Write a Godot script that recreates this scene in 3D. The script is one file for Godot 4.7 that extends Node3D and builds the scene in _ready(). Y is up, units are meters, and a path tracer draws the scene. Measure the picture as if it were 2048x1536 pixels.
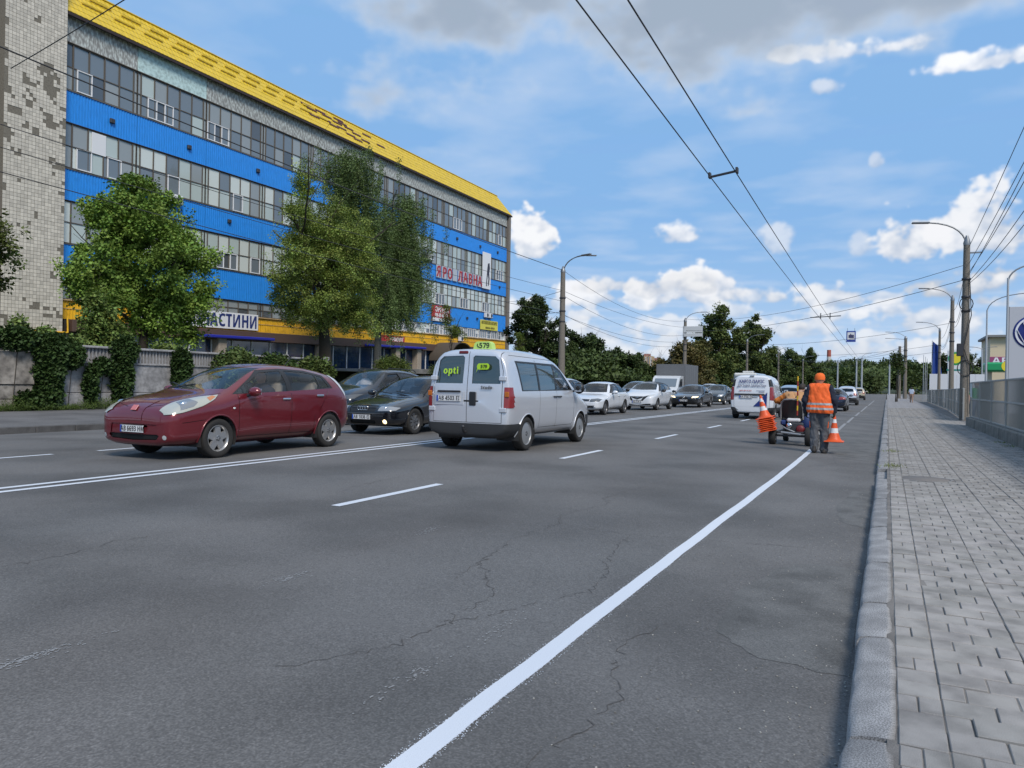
extends Node3D

# ---------------------------------------------------------------- mesh builder
class MB:
	var v := PackedVector3Array()
	var n := PackedVector3Array()
	var c := PackedColorArray()
	var u := PackedVector2Array()
	var col := Color(1, 1, 1)
	var xf := Transform3D()
	var use_uv := false
	func tri3(a: Vector3, b: Vector3, d: Vector3, na: Vector3, nb: Vector3, nd: Vector3) -> void:
		var g := (d - a).cross(b - a)
		if g.dot(na + nb + nd) < 0.0:
			v.append(a); v.append(d); v.append(b)
			n.append(na); n.append(nd); n.append(nb)
		else:
			v.append(a); v.append(b); v.append(d)
			n.append(na); n.append(nb); n.append(nd)
		c.append(col); c.append(col); c.append(col)
		if use_uv:
			u.append(Vector2.ZERO); u.append(Vector2.ZERO); u.append(Vector2.ZERO)
	func tri(a: Vector3, b: Vector3, d: Vector3) -> void:
		var g := (d - a).cross(b - a).normalized()
		v.append(a); v.append(b); v.append(d)
		n.append(g); n.append(g); n.append(g)
		c.append(col); c.append(col); c.append(col)
	func quad(a: Vector3, b: Vector3, d: Vector3, e: Vector3) -> void:
		tri(a, b, d); tri(a, d, e)
	func quad_n(a: Vector3, b: Vector3, d: Vector3, e: Vector3, nn: Vector3) -> void:
		tri3(a, b, d, nn, nn, nn); tri3(a, d, e, nn, nn, nn)
	# box with chamfered edges (bv = 0: plain)
	func box(at: Vector3, size: Vector3, bv := 0.0, basis := Basis()) -> void:
		var h := size * 0.5
		if bv <= 0.0:
			var ax := [basis.x * h.x, basis.y * h.y, basis.z * h.z]
			for k in 3:
				var p: Vector3 = ax[k]
				var q: Vector3 = ax[(k + 1) % 3]
				var r: Vector3 = ax[(k + 2) % 3]
				for s: float in [-1.0, 1.0]:
					var o: Vector3 = at + p * s
					quad_n(o - q - r, o + q - r, o + q + r, o - q + r, (p * s).normalized())
			return
		bv = minf(bv, minf(h.x, minf(h.y, h.z)) * 0.95)
		var hh := [h.x, h.y, h.z]
		var bb := [basis.x, basis.y, basis.z]
		for k in 3:
			var p: Vector3 = bb[k]
			var q: Vector3 = bb[(k + 1) % 3]
			var r: Vector3 = bb[(k + 2) % 3]
			var hp: float = hh[k]
			var hq: float = hh[(k + 1) % 3]
			var hr: float = hh[(k + 2) % 3]
			for s: float in [-1.0, 1.0]:
				var o: Vector3 = at + p * (s * hp)
				quad_n(o - q * (hq - bv) - r * (hr - bv), o + q * (hq - bv) - r * (hr - bv), o + q * (hq - bv) + r * (hr - bv), o - q * (hq - bv) + r * (hr - bv), p * s)
				for s2: float in [-1.0, 1.0]:
					var a1: Vector3 = at + p * (s * hp) + q * (s2 * (hq - bv))
					var a2: Vector3 = at + p * (s * (hp - bv)) + q * (s2 * hq)
					var w: Vector3 = r * (hr - bv)
					quad_n(a1 - w, a1 + w, a2 + w, a2 - w, (p * s + q * s2).normalized())
		for sx: float in [-1.0, 1.0]:
			for sy: float in [-1.0, 1.0]:
				for sz: float in [-1.0, 1.0]:
					var a := at + basis.x * (sx * h.x) + basis.y * (sy * (h.y - bv)) + basis.z * (sz * (h.z - bv))
					var b := at + basis.x * (sx * (h.x - bv)) + basis.y * (sy * h.y) + basis.z * (sz * (h.z - bv))
					var d := at + basis.x * (sx * (h.x - bv)) + basis.y * (sy * (h.y - bv)) + basis.z * (sz * h.z)
					var nn := (basis.x * sx + basis.y * sy + basis.z * sz).normalized()
					tri3(a, b, d, nn, nn, nn)
	func bar(a: Vector3, b: Vector3, w: float, t: float, bv := 0.0) -> void:
		var d := b - a
		var y := d.normalized()
		var x := y.cross(Vector3.UP)
		if x.length() < 0.05:
			x = Vector3.RIGHT
		x = x.normalized()
		var z := x.cross(y).normalized()
		box((a + b) * 0.5, Vector3(w, d.length(), t), bv, Basis(x, y, z))
	# round tube along points, a radius for each
	func tube(pts: Array, rad, sides := 8, caps := true) -> void:
		var rings := []
		var norms := []
		var px := Vector3.ZERO
		for i in pts.size():
			var p: Vector3 = pts[i]
			var d: Vector3 = (pts[mini(i + 1, pts.size() - 1)] - pts[maxi(i - 1, 0)]).normalized()
			if px == Vector3.ZERO:
				px = d.cross(Vector3.UP if absf(d.y) < 0.9 else Vector3.RIGHT).normalized()
			else:
				px = (px - d * px.dot(d)).normalized()
			var py := d.cross(px)
			var r: float = rad[i] if rad is Array else rad
			var ring := PackedVector3Array()
			var nr := PackedVector3Array()
			for k in sides:
				var a := TAU * k / sides
				var o := px * cos(a) + py * sin(a)
				ring.append(p + o * r)
				nr.append(o)
			rings.append(ring); norms.append(nr)
		for i in pts.size() - 1:
			for k in sides:
				var j := (k + 1) % sides
				tri3(rings[i][k], rings[i][j], rings[i + 1][j], norms[i][k], norms[i][j], norms[i + 1][j])
				tri3(rings[i][k], rings[i + 1][j], rings[i + 1][k], norms[i][k], norms[i + 1][j], norms[i + 1][k])
		if caps:
			for e in [0, pts.size() - 1]:
				var d: Vector3 = (pts[0] - pts[1]).normalized() if e == 0 else (pts[-1] - pts[-2]).normalized()
				for k in sides:
					tri3(pts[e], rings[e][k], rings[e][(k + 1) % sides], d, d, d)
	# profile of (radius, height) turned round an axis
	func lathe(prof: Array, at: Vector3, axis := Vector3.UP, sides := 16, sharp := false) -> void:
		var y := axis.normalized()
		var x := y.cross(Vector3.RIGHT if absf(y.x) < 0.9 else Vector3.UP).normalized()
		var z := x.cross(y)
		for i in prof.size() - 1:
			var p: Vector2 = prof[i]
			var q: Vector2 = prof[i + 1]
			if p.is_equal_approx(q):
				continue
			var t := (q - p).normalized()
			var np := Vector2(t.y, -t.x)
			var n0 := np
			var n1 := np
			if not sharp:
				if i > 0:
					var tp: Vector2 = (prof[i] - prof[i - 1]).normalized()
					if tp.dot(t) > 0.5:
						n0 = (np + Vector2(tp.y, -tp.x)).normalized()
				if i < prof.size() - 2:
					var tn: Vector2 = (prof[i + 2] - prof[i + 1]).normalized()
					if tn.dot(t) > 0.5:
						n1 = (np + Vector2(tn.y, -tn.x)).normalized()
			for k in sides:
				var a := TAU * k / sides
				var b := TAU * (k + 1) / sides
				var da := x * cos(a) + z * sin(a)
				var db := x * cos(b) + z * sin(b)
				var p0 := at + da * p.x + y * p.y
				var p1 := at + db * p.x + y * p.y
				var p2 := at + db * q.x + y * q.y
				var p3 := at + da * q.x + y * q.y
				if p.x > 1e-5:
					tri3(p0, p1, p2, da * n0.x + y * n0.y, db * n0.x + y * n0.y, db * n1.x + y * n1.y)
				if q.x > 1e-5:
					tri3(p0, p2, p3, da * n0.x + y * n0.y, db * n1.x + y * n1.y, da * n1.x + y * n1.y)
	func ball(at: Vector3, r: Vector3, sides := 12, rings := 8) -> void:
		for i in rings:
			var a0 := PI * i / rings - PI / 2
			var a1 := PI * (i + 1) / rings - PI / 2
			for k in sides:
				var b0 := TAU * k / sides
				var b1 := TAU * (k + 1) / sides
				var q := [Vector3(cos(a0) * cos(b0), sin(a0), cos(a0) * sin(b0)), Vector3(cos(a0) * cos(b1), sin(a0), cos(a0) * sin(b1)), Vector3(cos(a1) * cos(b1), sin(a1), cos(a1) * sin(b1)), Vector3(cos(a1) * cos(b0), sin(a1), cos(a1) * sin(b0))]
				var nn := []
				for e in q:
					nn.append((e / r).normalized())
				if i > 0:
					tri3(at + q[0] * r, at + q[1] * r, at + q[2] * r, nn[0], nn[1], nn[2])
				if i < rings - 1:
					tri3(at + q[0] * r, at + q[2] * r, at + q[3] * r, nn[0], nn[2], nn[3])
	# outline in the plane of two axes, pushed along a third
	func prism(poly: PackedVector2Array, at: Vector3, ax: Vector3, ay: Vector3, depth: Vector3) -> void:
		var idx := Geometry2D.triangulate_polygon(poly)
		var dn := depth.normalized()
		for i in range(0, idx.size(), 3):
			var q := []
			for k in 3:
				var p := poly[idx[i + k]]
				q.append(at + ax * p.x + ay * p.y)
			tri3(q[0], q[1], q[2], -dn, -dn, -dn)
			tri3(q[0] + depth, q[1] + depth, q[2] + depth, dn, dn, dn)
		var ctr := Vector2.ZERO
		for p in poly:
			ctr += p / poly.size()
		var cw := Geometry2D.is_polygon_clockwise(poly)
		for i in poly.size():
			var p := poly[i]
			var q := poly[(i + 1) % poly.size()]
			var e := (q - p).normalized()
			var o := Vector2(e.y, -e.x)
			if cw:
				o = -o
			quad_n(at + ax * p.x + ay * p.y, at + ax * q.x + ay * q.y, at + ax * q.x + ay * q.y + depth, at + ax * p.x + ay * p.y + depth, (ax * o.x + ay * o.y).normalized())
	# grid of points [row][column] with smooth normals
	func grid(g: Array, flip := false) -> void:
		var rows := g.size()
		var cols: int = g[0].size()
		var nn := []
		for i in rows:
			var r := PackedVector3Array()
			for j in cols:
				var a: Vector3 = g[mini(i + 1, rows - 1)][j] - g[maxi(i - 1, 0)][j]
				var b: Vector3 = g[i][mini(j + 1, cols - 1)] - g[i][maxi(j - 1, 0)]
				var w := a.cross(b)
				r.append((-w if flip else w).normalized())
			nn.append(r)
		for i in rows - 1:
			for j in cols - 1:
				tri3(g[i][j], g[i + 1][j], g[i + 1][j + 1], nn[i][j], nn[i + 1][j], nn[i + 1][j + 1])
				tri3(g[i][j], g[i + 1][j + 1], g[i][j + 1], nn[i][j], nn[i + 1][j + 1], nn[i][j + 1])
	func mesh(m: Material = null) -> ArrayMesh:
		var am := ArrayMesh.new()
		if v.is_empty():
			return am
		var a := []
		a.resize(Mesh.ARRAY_MAX)
		a[Mesh.ARRAY_VERTEX] = v
		a[Mesh.ARRAY_NORMAL] = n
		a[Mesh.ARRAY_COLOR] = c
		am.add_surface_from_arrays(Mesh.PRIMITIVE_TRIANGLES, a)
		if m:
			am.surface_set_material(0, m)
		return am

# ---------------------------------------------------------------- scene helpers
var used := {}
var M := {}
var rng := RandomNumberGenerator.new()

func numbered(called: String) -> String:
	var k: int = used.get(called, 0)
	used[called] = k + 1
	return called if k == 0 else "%s_%03d" % [called, k]

func thing(called: String, label: String, category: String, at := Vector3.ZERO, turn := 0.0, group := "") -> Node3D:
	var o := Node3D.new()
	o.name = numbered(called)
	add_child(o)
	o.position = at
	o.rotation.y = turn
	tag(o, label, category, group)
	return o

func tag(o: Node, label: String, category: String, group := "") -> Node:
	o.set_meta("label", label)
	o.set_meta("category", category)
	if group:
		o.set_meta("group", group)
	return o

func put(called: String, b, m: Material, parent: Node = null, at := Vector3.ZERO) -> MeshInstance3D:
	var o := MeshInstance3D.new()
	o.name = numbered(called) if parent == null else called
	o.mesh = b.mesh() if b is MB else b
	o.material_override = m
	o.position = at
	if parent == null:
		add_child(o)
	else:
		parent.add_child(o, true)
	return o

func setting(called: String, b, m: Material) -> MeshInstance3D:
	var o := put(called, b, m)
	o.set_meta("kind", "structure")
	return o

func copy(o: Node3D, at: Vector3, turn := 0.0) -> Node3D:
	var r: Node3D = o.duplicate()
	var base: String = o.name
	var re := RegEx.create_from_string("_\\d{3}$")
	r.name = numbered(re.sub(base, ""))
	add_child(r)
	r.position = at
	r.rotation.y = turn
	return r

# ---------------------------------------------------------------- materials
func lin(r: float, g: float, b: float, a := 1.0) -> Color:
	var k := Color(r, g, b).linear_to_srgb()
	k.a = a
	return k

func mat(key: String, colour: Color, rough := 0.8, metal := 0.0, extra := {}) -> StandardMaterial3D:
	if M.has(key):
		return M[key]
	var m := StandardMaterial3D.new()
	m.resource_name = key
	m.albedo_color = colour
	m.roughness = rough
	m.metallic = metal
	for k in extra:
		m.set(k, extra[k])
	if colour.a < 1.0:
		m.transparency = BaseMaterial3D.TRANSPARENCY_ALPHA
	M[key] = m
	return m

func noise(seed_: int, freq: float, kind := FastNoiseLite.TYPE_SIMPLEX_SMOOTH, oct := 4) -> FastNoiseLite:
	var f := FastNoiseLite.new()
	f.seed = seed_
	f.frequency = freq
	f.noise_type = kind
	f.fractal_type = FastNoiseLite.FRACTAL_FBM if oct > 1 else FastNoiseLite.FRACTAL_NONE
	f.fractal_octaves = oct
	return f

func ntex(f: FastNoiseLite, stops: Array, size := 512, normal := 0.0) -> NoiseTexture2D:
	var t := NoiseTexture2D.new()
	t.width = size
	t.height = size
	t.seamless = true
	t.noise = f
	if normal > 0.0:
		t.as_normal_map = true
		t.bump_strength = normal
	elif stops.size():
		var g := Gradient.new()
		var off := PackedFloat32Array()
		var cs := PackedColorArray()
		for s in stops:
			off.append(s[0])
			cs.append(s[1] if s[1] is Color else Color(s[1], s[1], s[1]))
		g.offsets = off
		g.colors = cs
		t.color_ramp = g
	return t

# a material with a fine and a coarse mottle, mapped by world position
func grainy(key: String, colour: Color, rough: float, fine: Texture2D, fine_scale: float, coarse: Texture2D = null, coarse_scale := 0.2, relief: Texture2D = null, relief_cm := 0.0, world := true) -> StandardMaterial3D:
	var m := mat(key, colour, rough)
	m.albedo_texture = fine
	m.uv1_triplanar = true
	m.uv1_world_triplanar = world
	m.uv1_scale = Vector3.ONE * fine_scale
	m.vertex_color_use_as_albedo = true
	if coarse:
		m.detail_enabled = true
		m.detail_albedo = coarse
		m.detail_blend_mode = BaseMaterial3D.BLEND_MODE_MUL
		m.detail_uv_layer = BaseMaterial3D.DETAIL_UV_2
		m.uv2_triplanar = true
		m.uv2_world_triplanar = world
		m.uv2_scale = Vector3.ONE * coarse_scale
	if relief:
		m.heightmap_enabled = true
		m.heightmap_texture = relief
		m.heightmap_scale = relief_cm
	return m

var fonts := {}
func text(words: String, height: float, m: Material, bold := true, depth := 0.004, face := "Droid Sans", squeeze := 1.0) -> MeshInstance3D:
	var key := face + str(bold)
	if not fonts.has(key):
		var f := SystemFont.new()
		f.font_names = PackedStringArray([face])
		f.font_weight = 700 if bold else 400
		fonts[key] = f
	var t := TextMesh.new()
	t.text = words
	t.font = fonts[key]
	t.font_size = 32
	t.pixel_size = height / 23.0
	t.curve_step = 3.0
	t.depth = depth
	t.horizontal_alignment = HORIZONTAL_ALIGNMENT_CENTER
	t.vertical_alignment = VERTICAL_ALIGNMENT_CENTER
	var o := MeshInstance3D.new()
	o.name = "lettering"
	o.mesh = t
	o.material_override = m
	o.scale = Vector3(squeeze, 1, 1)
	return o

func road_y(x: float) -> float:
	var t := (x + 9.1) / 9.1
	return 0.1 * (1.0 - minf(t * t, 1.0))

# ---------------------------------------------------------------- sky
var puffs := []
var n_big: FastNoiseLite
var n_fine: FastNoiseLite
var n_edge: FastNoiseLite

func sky_colour(az: float, el: float, near: Array) -> Color:
	# colours are linear; az and el in degrees, az 0 along the road
	var t := clampf(el / 60.0, 0.0, 1.0)
	var low := clampf(1.0 - el / 14.0, 0.0, 1.0)
	var c := Vector3(0.265, 0.49, 0.82).lerp(Vector3(0.2, 0.41, 0.75), t)
	c = c.lerp(Vector3(0.48, 0.66, 0.88), low * low)
	var d := Vector3(cos(deg_to_rad(el)) * sin(deg_to_rad(az)), sin(deg_to_rad(el)), -cos(deg_to_rad(el)) * cos(deg_to_rad(az)))
	# thin veil
	var up := maxf(d.y, 0.06)
	var px := d.x / up
	var pz := d.z / up
	var veil := clampf(n_big.get_noise_2d(px * 22.0 + 300.0, pz * 22.0) * 0.9 + 0.1, 0.0, 1.0)
	c = c.lerp(Vector3(0.62, 0.72, 0.88), veil * 0.58)
	var w1 := n_edge.get_noise_3d(d.x * 130.0, d.y * 200.0, d.z * 130.0)
	var w2 := n_fine.get_noise_3d(d.x * 420.0, d.y * 520.0, d.z * 420.0)
	# heaped clouds
	for e in near:
		var p: Array = e[0]
		var da: float = e[1]
		var de: float = el - p[1]
		if absf(de) > p[3] * 2.0:
			continue
		var hh: float = p[3] if de > 0.0 else p[3] * 0.62
		var q: float = (da / p[2]) * (da / p[2]) + (de / hh) * (de / hh)
		var dens: float = 1.0 - q + w1 * 1.35 + w2 * 0.85
		var a: float = smoothstep(0.0, p[5], dens) * p[6]
		if a <= 0.0:
			continue
		var lit: float = clampf(0.62 + 0.42 * de / hh + w1 * 0.75 + w2 * 0.75 - 0.18 * (da / p[2]), 0.0, 1.0)
		var body := Vector3(0.44, 0.53, 0.68).lerp(Vector3(0.93, 0.94, 0.97), lit)
		c = c.lerp(body * p[4], a)
	# the grey sheet overhead
	var sheet: float = n_big.get_noise_2d(px * 15.0, pz * 15.0)
	var side := smoothstep(-43.0, -29.0, az) * smoothstep(175.0, 120.0, az)
	var lean := clampf((el - 21.6) / 4.5, -1.0, 1.0) * lerpf(0.12, 0.55, side) + lerpf(-0.3, 0.1, side)
	if el > 40.0:
		lean = lerpf(lean, 0.22, clampf((el - 40.0) / 15.0, 0.0, 1.0))
	var g := smoothstep(-0.06, 0.62, sheet * 0.9 + lean - 0.08 + w1 * 0.3 + w2 * 0.1)
	if g > 0.0 and el > 9.0:
		var thick := clampf(sheet * 0.9 + lean + w1 * 0.3, 0.0, 1.0)
		var gc := Vector3(0.70, 0.76, 0.84).lerp(Vector3(0.37, 0.44, 0.54).lerp(Vector3(0.62, 0.66, 0.72), clampf((el - 34.0) / 20.0, 0.0, 1.0)), smoothstep(0.12, 0.8, thick))
		c = c.lerp(gc, g * clampf((el - 9.0) / 4.0, 0.0, 1.0) * 0.93)
	# haze low down
	var hz := clampf(1.0 - el / 7.0, 0.0, 1.0)
	c = c.lerp(Vector3(0.66, 0.76, 0.9), hz * 0.55)
	return Color(c.x, c.y, c.z).linear_to_srgb()

func puffs_near(az: float) -> Array:
	var out := []
	for p in puffs:
		var da := wrapf(az - p[0], -180.0, 180.0)
		if absf(da) < p[2] * 1.9:
			out.append([p, da])
	return out

func build_sky() -> ImageTexture:
	n_big = noise(11, 0.05, FastNoiseLite.TYPE_SIMPLEX_SMOOTH, 5)
	n_edge = noise(7, 0.09, FastNoiseLite.TYPE_SIMPLEX_SMOOTH, 4)
	n_fine = noise(19, 0.09, FastNoiseLite.TYPE_SIMPLEX_SMOOTH, 4)
	# azimuth, elevation, half width, half height, brightness, softness of edge, cover
	puffs = [
		[-24.8, 10.6, 1.7, 2.4, 1.0, 0.5, 1.0], [-14.5, 10.9, 2.6, 0.9, 1.0, 0.9, 0.9], [-12.6, 7.0, 3.6, 1.8, 1.0, 0.45, 1.0], [-16.2, 6.6, 1.8, 1.4, 1.0, 0.5, 0.9],
		[-20.6, 6.6, 2.6, 1.3, 1.0, 0.5, 0.95], [-7.4, 10.4, 1.6, 1.6, 0.95, 1.0, 0.6], [-9.0, 6.6, 2.2, 1.0, 0.95, 0.8, 0.7], [-4.0, 6.3, 2.6, 1.2, 0.95, 0.6, 0.9],
		[1.0, 9.8, 2.2, 2.2, 0.97, 0.6, 0.95], [5.4, 10.2, 3.0, 3.3, 0.98, 0.6, 0.95], [9.8, 9.0, 2.6, 2.2, 0.95, 0.7, 0.9], [4.4, 6.6, 3.0, 1.3, 0.72, 0.7, 0.9], [-1.8, 9.6, 1.0, 1.2, 0.9, 1.0, 0.5],
		[2.0, 4.6, 4.4, 1.3, 0.95, 0.6, 0.9], [-6.0, 4.0, 3.6, 1.0, 0.92, 0.8, 0.8], [-14.0, 4.2, 3.6, 1.0, 0.95, 0.7, 0.8], [-20.0, 3.8, 4.4, 1.2, 0.95, 0.7, 0.85], [-25.0, 5.2, 2.4, 1.4, 0.95, 0.6, 0.8],
		[-10.0, 2.6, 6.0, 0.7, 0.9, 0.9, 0.8], [-18.0, 2.3, 7.0, 0.7, 0.9, 0.9, 0.8], [0.0, 2.6, 7.0, 0.8, 0.9, 0.9, 0.8], [8.0, 3.0, 5.0, 1.1, 0.9, 0.8, 0.85],
		[-2.5, 22.0, 4.6, 0.8, 1.08, 0.9, 0.95], [-5.6, 22.2, 2.6, 0.8, 1.05, 0.9, 0.9], [5.4, 20.2, 4.0, 0.75, 1.08, 0.8, 0.95], [-4.3, 20.0, 1.3, 0.7, 0.95, 1.0, 0.6], [-0.9, 15.0, 0.5, 0.7, 0.9, 1.0, 0.5],
	]
	var r := RandomNumberGenerator.new()
	r.seed = 5
	for k in 46:
		var w := r.randf_range(0.7, 2.4)
		puffs.append([r.randf_range(-27.0, 10.0), 1.2 + 6.4 * pow(r.randf(), 1.4), w, w * r.randf_range(0.3, 0.55), r.randf_range(0.86, 1.0), r.randf_range(0.5, 0.95), r.randf_range(0.6, 0.95)])
	for k in 70:
		var az := r.randf_range(14.0, 302.0)
		var el := 2.0 + 11.0 * pow(r.randf(), 1.6)
		var w := r.randf_range(1.4, 4.2)
		puffs.append([az if az < 180.0 else az - 360.0, el, w, w * r.randf_range(0.3, 0.7), r.randf_range(0.9, 1.02), r.randf_range(0.45, 0.9), r.randf_range(0.7, 1.0)])
	var w := 640
	var h := 320
	var im := Image.create(w, h, false, Image.FORMAT_RGB8)
	for i in w:
		var az := wrapf((i + 0.5) / w * 360.0, -180.0, 180.0)
		var near := puffs_near(az)
		for j in h / 2 + 1:
			im.set_pixel(i, j, sky_colour(az, maxf(90.0 - (j + 0.5) / h * 180.0, 0.0), near))
	im.fill_rect(Rect2i(0, h / 2 + 1, w, h), Color(0.42, 0.43, 0.43))
	var big := 4096
	im.resize(big, big / 2, Image.INTERPOLATE_CUBIC)
	for i in big:
		var az := wrapf((i + 0.5) / big * 360.0, -180.0, 180.0)
		if az < -64.0 or az > 12.0:
			continue
		var near := puffs_near(az)
		for j in range(int(big * 0.5 * (90.0 - 30.0) / 180.0), big / 4):
			im.set_pixel(i, j, sky_colour(az, 90.0 - (j + 0.5) / (big * 0.5) * 180.0, near))
	return ImageTexture.create_from_image(im)

func build_camera_and_light() -> void:
	var cam := Camera3D.new()
	cam.name = "camera"
	add_child(cam)
	cam.fov = 53.08
	cam.near = 0.05
	cam.far = 6000.0
	cam.position = Vector3(0, 1.36, 0)
	cam.basis = Basis(Vector3.UP, deg_to_rad(26.0)) * Basis(Vector3.FORWARD, deg_to_rad(-1.0))
	cam.current = true
	var e := Environment.new()
	e.background_mode = Environment.BG_SKY
	var pm := PanoramaSkyMaterial.new()
	pm.panorama = build_sky()
	pm.energy_multiplier = 0.52
	var sk := Sky.new()
	sk.sky_material = pm
	e.sky = sk
	e.tonemap_mode = Environment.TONE_MAPPER_LINEAR
	e.tonemap_exposure = 1.95
	e.sdfgi_enabled = true
	e.ssao_enabled = true
	e.ssil_enabled = true
	e.fog_enabled = false
	e.fog_density = 0.0005
	e.fog_light_color = Color(0.8, 0.87, 0.96)
	var we := WorldEnvironment.new()
	we.name = "environment"
	we.environment = e
	add_child(we)
	var sun := DirectionalLight3D.new()
	sun.name = "sun"
	sun.light_energy = 0.5
	sun.light_color = Color(1.0, 0.965, 0.92)
	sun.light_angular_distance = 18.0
	sun.shadow_enabled = true
	sun.basis = Basis.looking_at(Vector3(-0.52, -0.72, -0.46))
	add_child(sun)

# ---------------------------------------------------------------- ground, road, kerbs, pavement
func strip(b: MB, pts: Array, w: float, lift: float) -> void:
	# a painted strip of width w along (x, z) points, on the cambered road
	for i in pts.size() - 1:
		var p: Vector2 = pts[i]
		var q: Vector2 = pts[i + 1]
		var d := (q - p).normalized()
		var s := Vector2(-d.y, d.x) * w * 0.5
		var k := []
		for e in [p - s, p + s, q + s, q - s]:
			k.append(Vector3(e.x, road_y(e.x) + lift, e.y))
		b.quad_n(k[0], k[1], k[2], k[3], Vector3.UP)

func build_ground() -> void:
	var fine := ntex(noise(3, 0.32, FastNoiseLite.TYPE_VALUE, 2), [[0.0, 0.6], [0.35, 0.7], [0.6, 0.78], [0.82, 0.86], [0.95, 1.0]], 1024)
	var coarse := ntex(noise(4, 0.012, FastNoiseLite.TYPE_SIMPLEX_SMOOTH, 6), [[0.0, 0.74], [0.45, 0.88], [0.6, 0.93], [1.0, 1.0]], 512)
	var bump := ntex(noise(3, 0.32, FastNoiseLite.TYPE_VALUE, 2), [], 1024)
	M.fine = fine
	M.coarse = coarse
	var asphalt := grainy("asphalt", lin(0.305, 0.296, 0.288), 0.88, fine, 0.42, coarse, 0.06, bump, 0.18)
	var concrete := grainy("concrete", lin(0.36, 0.35, 0.34), 0.9, ntex(noise(8, 0.05, FastNoiseLite.TYPE_SIMPLEX_SMOOTH, 6), [[0.0, 0.62], [0.5, 0.85], [1.0, 1.0]]), 0.5, coarse, 0.1)
	# earth
	var b := MB.new()
	b.col = Color(1, 1, 1)
	var soil := grainy("grass_ground", lin(0.09, 0.115, 0.05), 0.95, ntex(noise(21, 0.06, FastNoiseLite.TYPE_SIMPLEX_SMOOTH, 5), [[0.0, Color(0.55, 0.62, 0.45)], [0.5, Color(0.8, 0.85, 0.7)], [1.0, Color(1, 0.95, 0.8)]]), 0.4, coarse, 0.03)
	b.quad_n(Vector3(-4000, -0.12, 900), Vector3(4000, -0.12, 900), Vector3(4000, -0.12, -4000), Vector3(-4000, -0.12, -4000), Vector3.UP)
	setting("ground", b, soil)
	# road: cambered sheet with mottled wear
	b = MB.new()
	var zs := []
	var z := 16.0
	while z > -330.0:
		zs.append(z)
		z -= 0.35 if z > -14.0 and z < 2.0 else (1.0 if z > -40.0 else 6.0)
	var nx := 46
	var wear := noise(31, 0.22, FastNoiseLite.TYPE_SIMPLEX_SMOOTH, 4)
	var rows := []
	var cols := []
	for zz in zs:
		var r := PackedVector3Array()
		var cc := PackedColorArray()
		for i in nx + 1:
			var x := lerpf(-18.2, -0.08, float(i) / nx)
			var yy := road_y(x)
			r.append(Vector3(x, yy, zz))
			var k := 0.92 + 0.1 * wear.get_noise_2d(x * 1.2, zz * 0.5)
			var warm := wear.get_noise_2d(x * 2.2 + 50.0, zz * 0.6)
			# grit and dust that has gathered by the kerb, in patches
			var grit := clampf((x + 1.35) / 1.0, 0.0, 1.0) * clampf(0.55 + 1.5 * wear.get_noise_2d(x * 4.0 + 9.0, zz * 1.4), 0.0, 1.0)
			k += grit * 0.42 + 0.16 * smoothstep(-1.5, -0.7, x + 0.35 * wear.get_noise_2d(x * 6.0, zz * 2.6))
			cc.append(Color(k * (1.0 + 0.03 * warm + 0.05 * grit), k, k * (1.0 - 0.02 * warm - 0.06 * grit)))
		rows.append(r)
		cols.append(cc)
	for j in zs.size() - 1:
		for i in nx:
			var q := [rows[j][i], rows[j][i + 1], rows[j + 1][i + 1], rows[j + 1][i]]
			var qc := [cols[j][i], cols[j][i + 1], cols[j + 1][i + 1], cols[j + 1][i]]
			for t in [[0, 1, 2], [0, 2, 3]]:
				var g: Vector3 = (q[t[2]] - q[t[0]]).cross(q[t[1]] - q[t[0]]).normalized()
				var o: Array = t if g.y > 0.0 else [t[0], t[2], t[1]]
				for k in o:
					b.v.append(q[k])
					b.n.append(g * signf(g.y))
					b.c.append(qc[k])
	var road := setting("road", b, asphalt)
	build_markings(road)
	build_kerbs(concrete)
	build_pavement()
	# far side footway
	b = MB.new()
	b.quad_n(Vector3(-18.4, 0.15, 20), Vector3(-25.2, 0.2, 20), Vector3(-25.2, 0.2, -330), Vector3(-18.4, 0.15, -330), Vector3.UP)
	setting("footway", b, grainy("footway_asphalt", lin(0.30, 0.29, 0.288), 0.9, fine, 0.4, coarse, 0.08))

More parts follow.
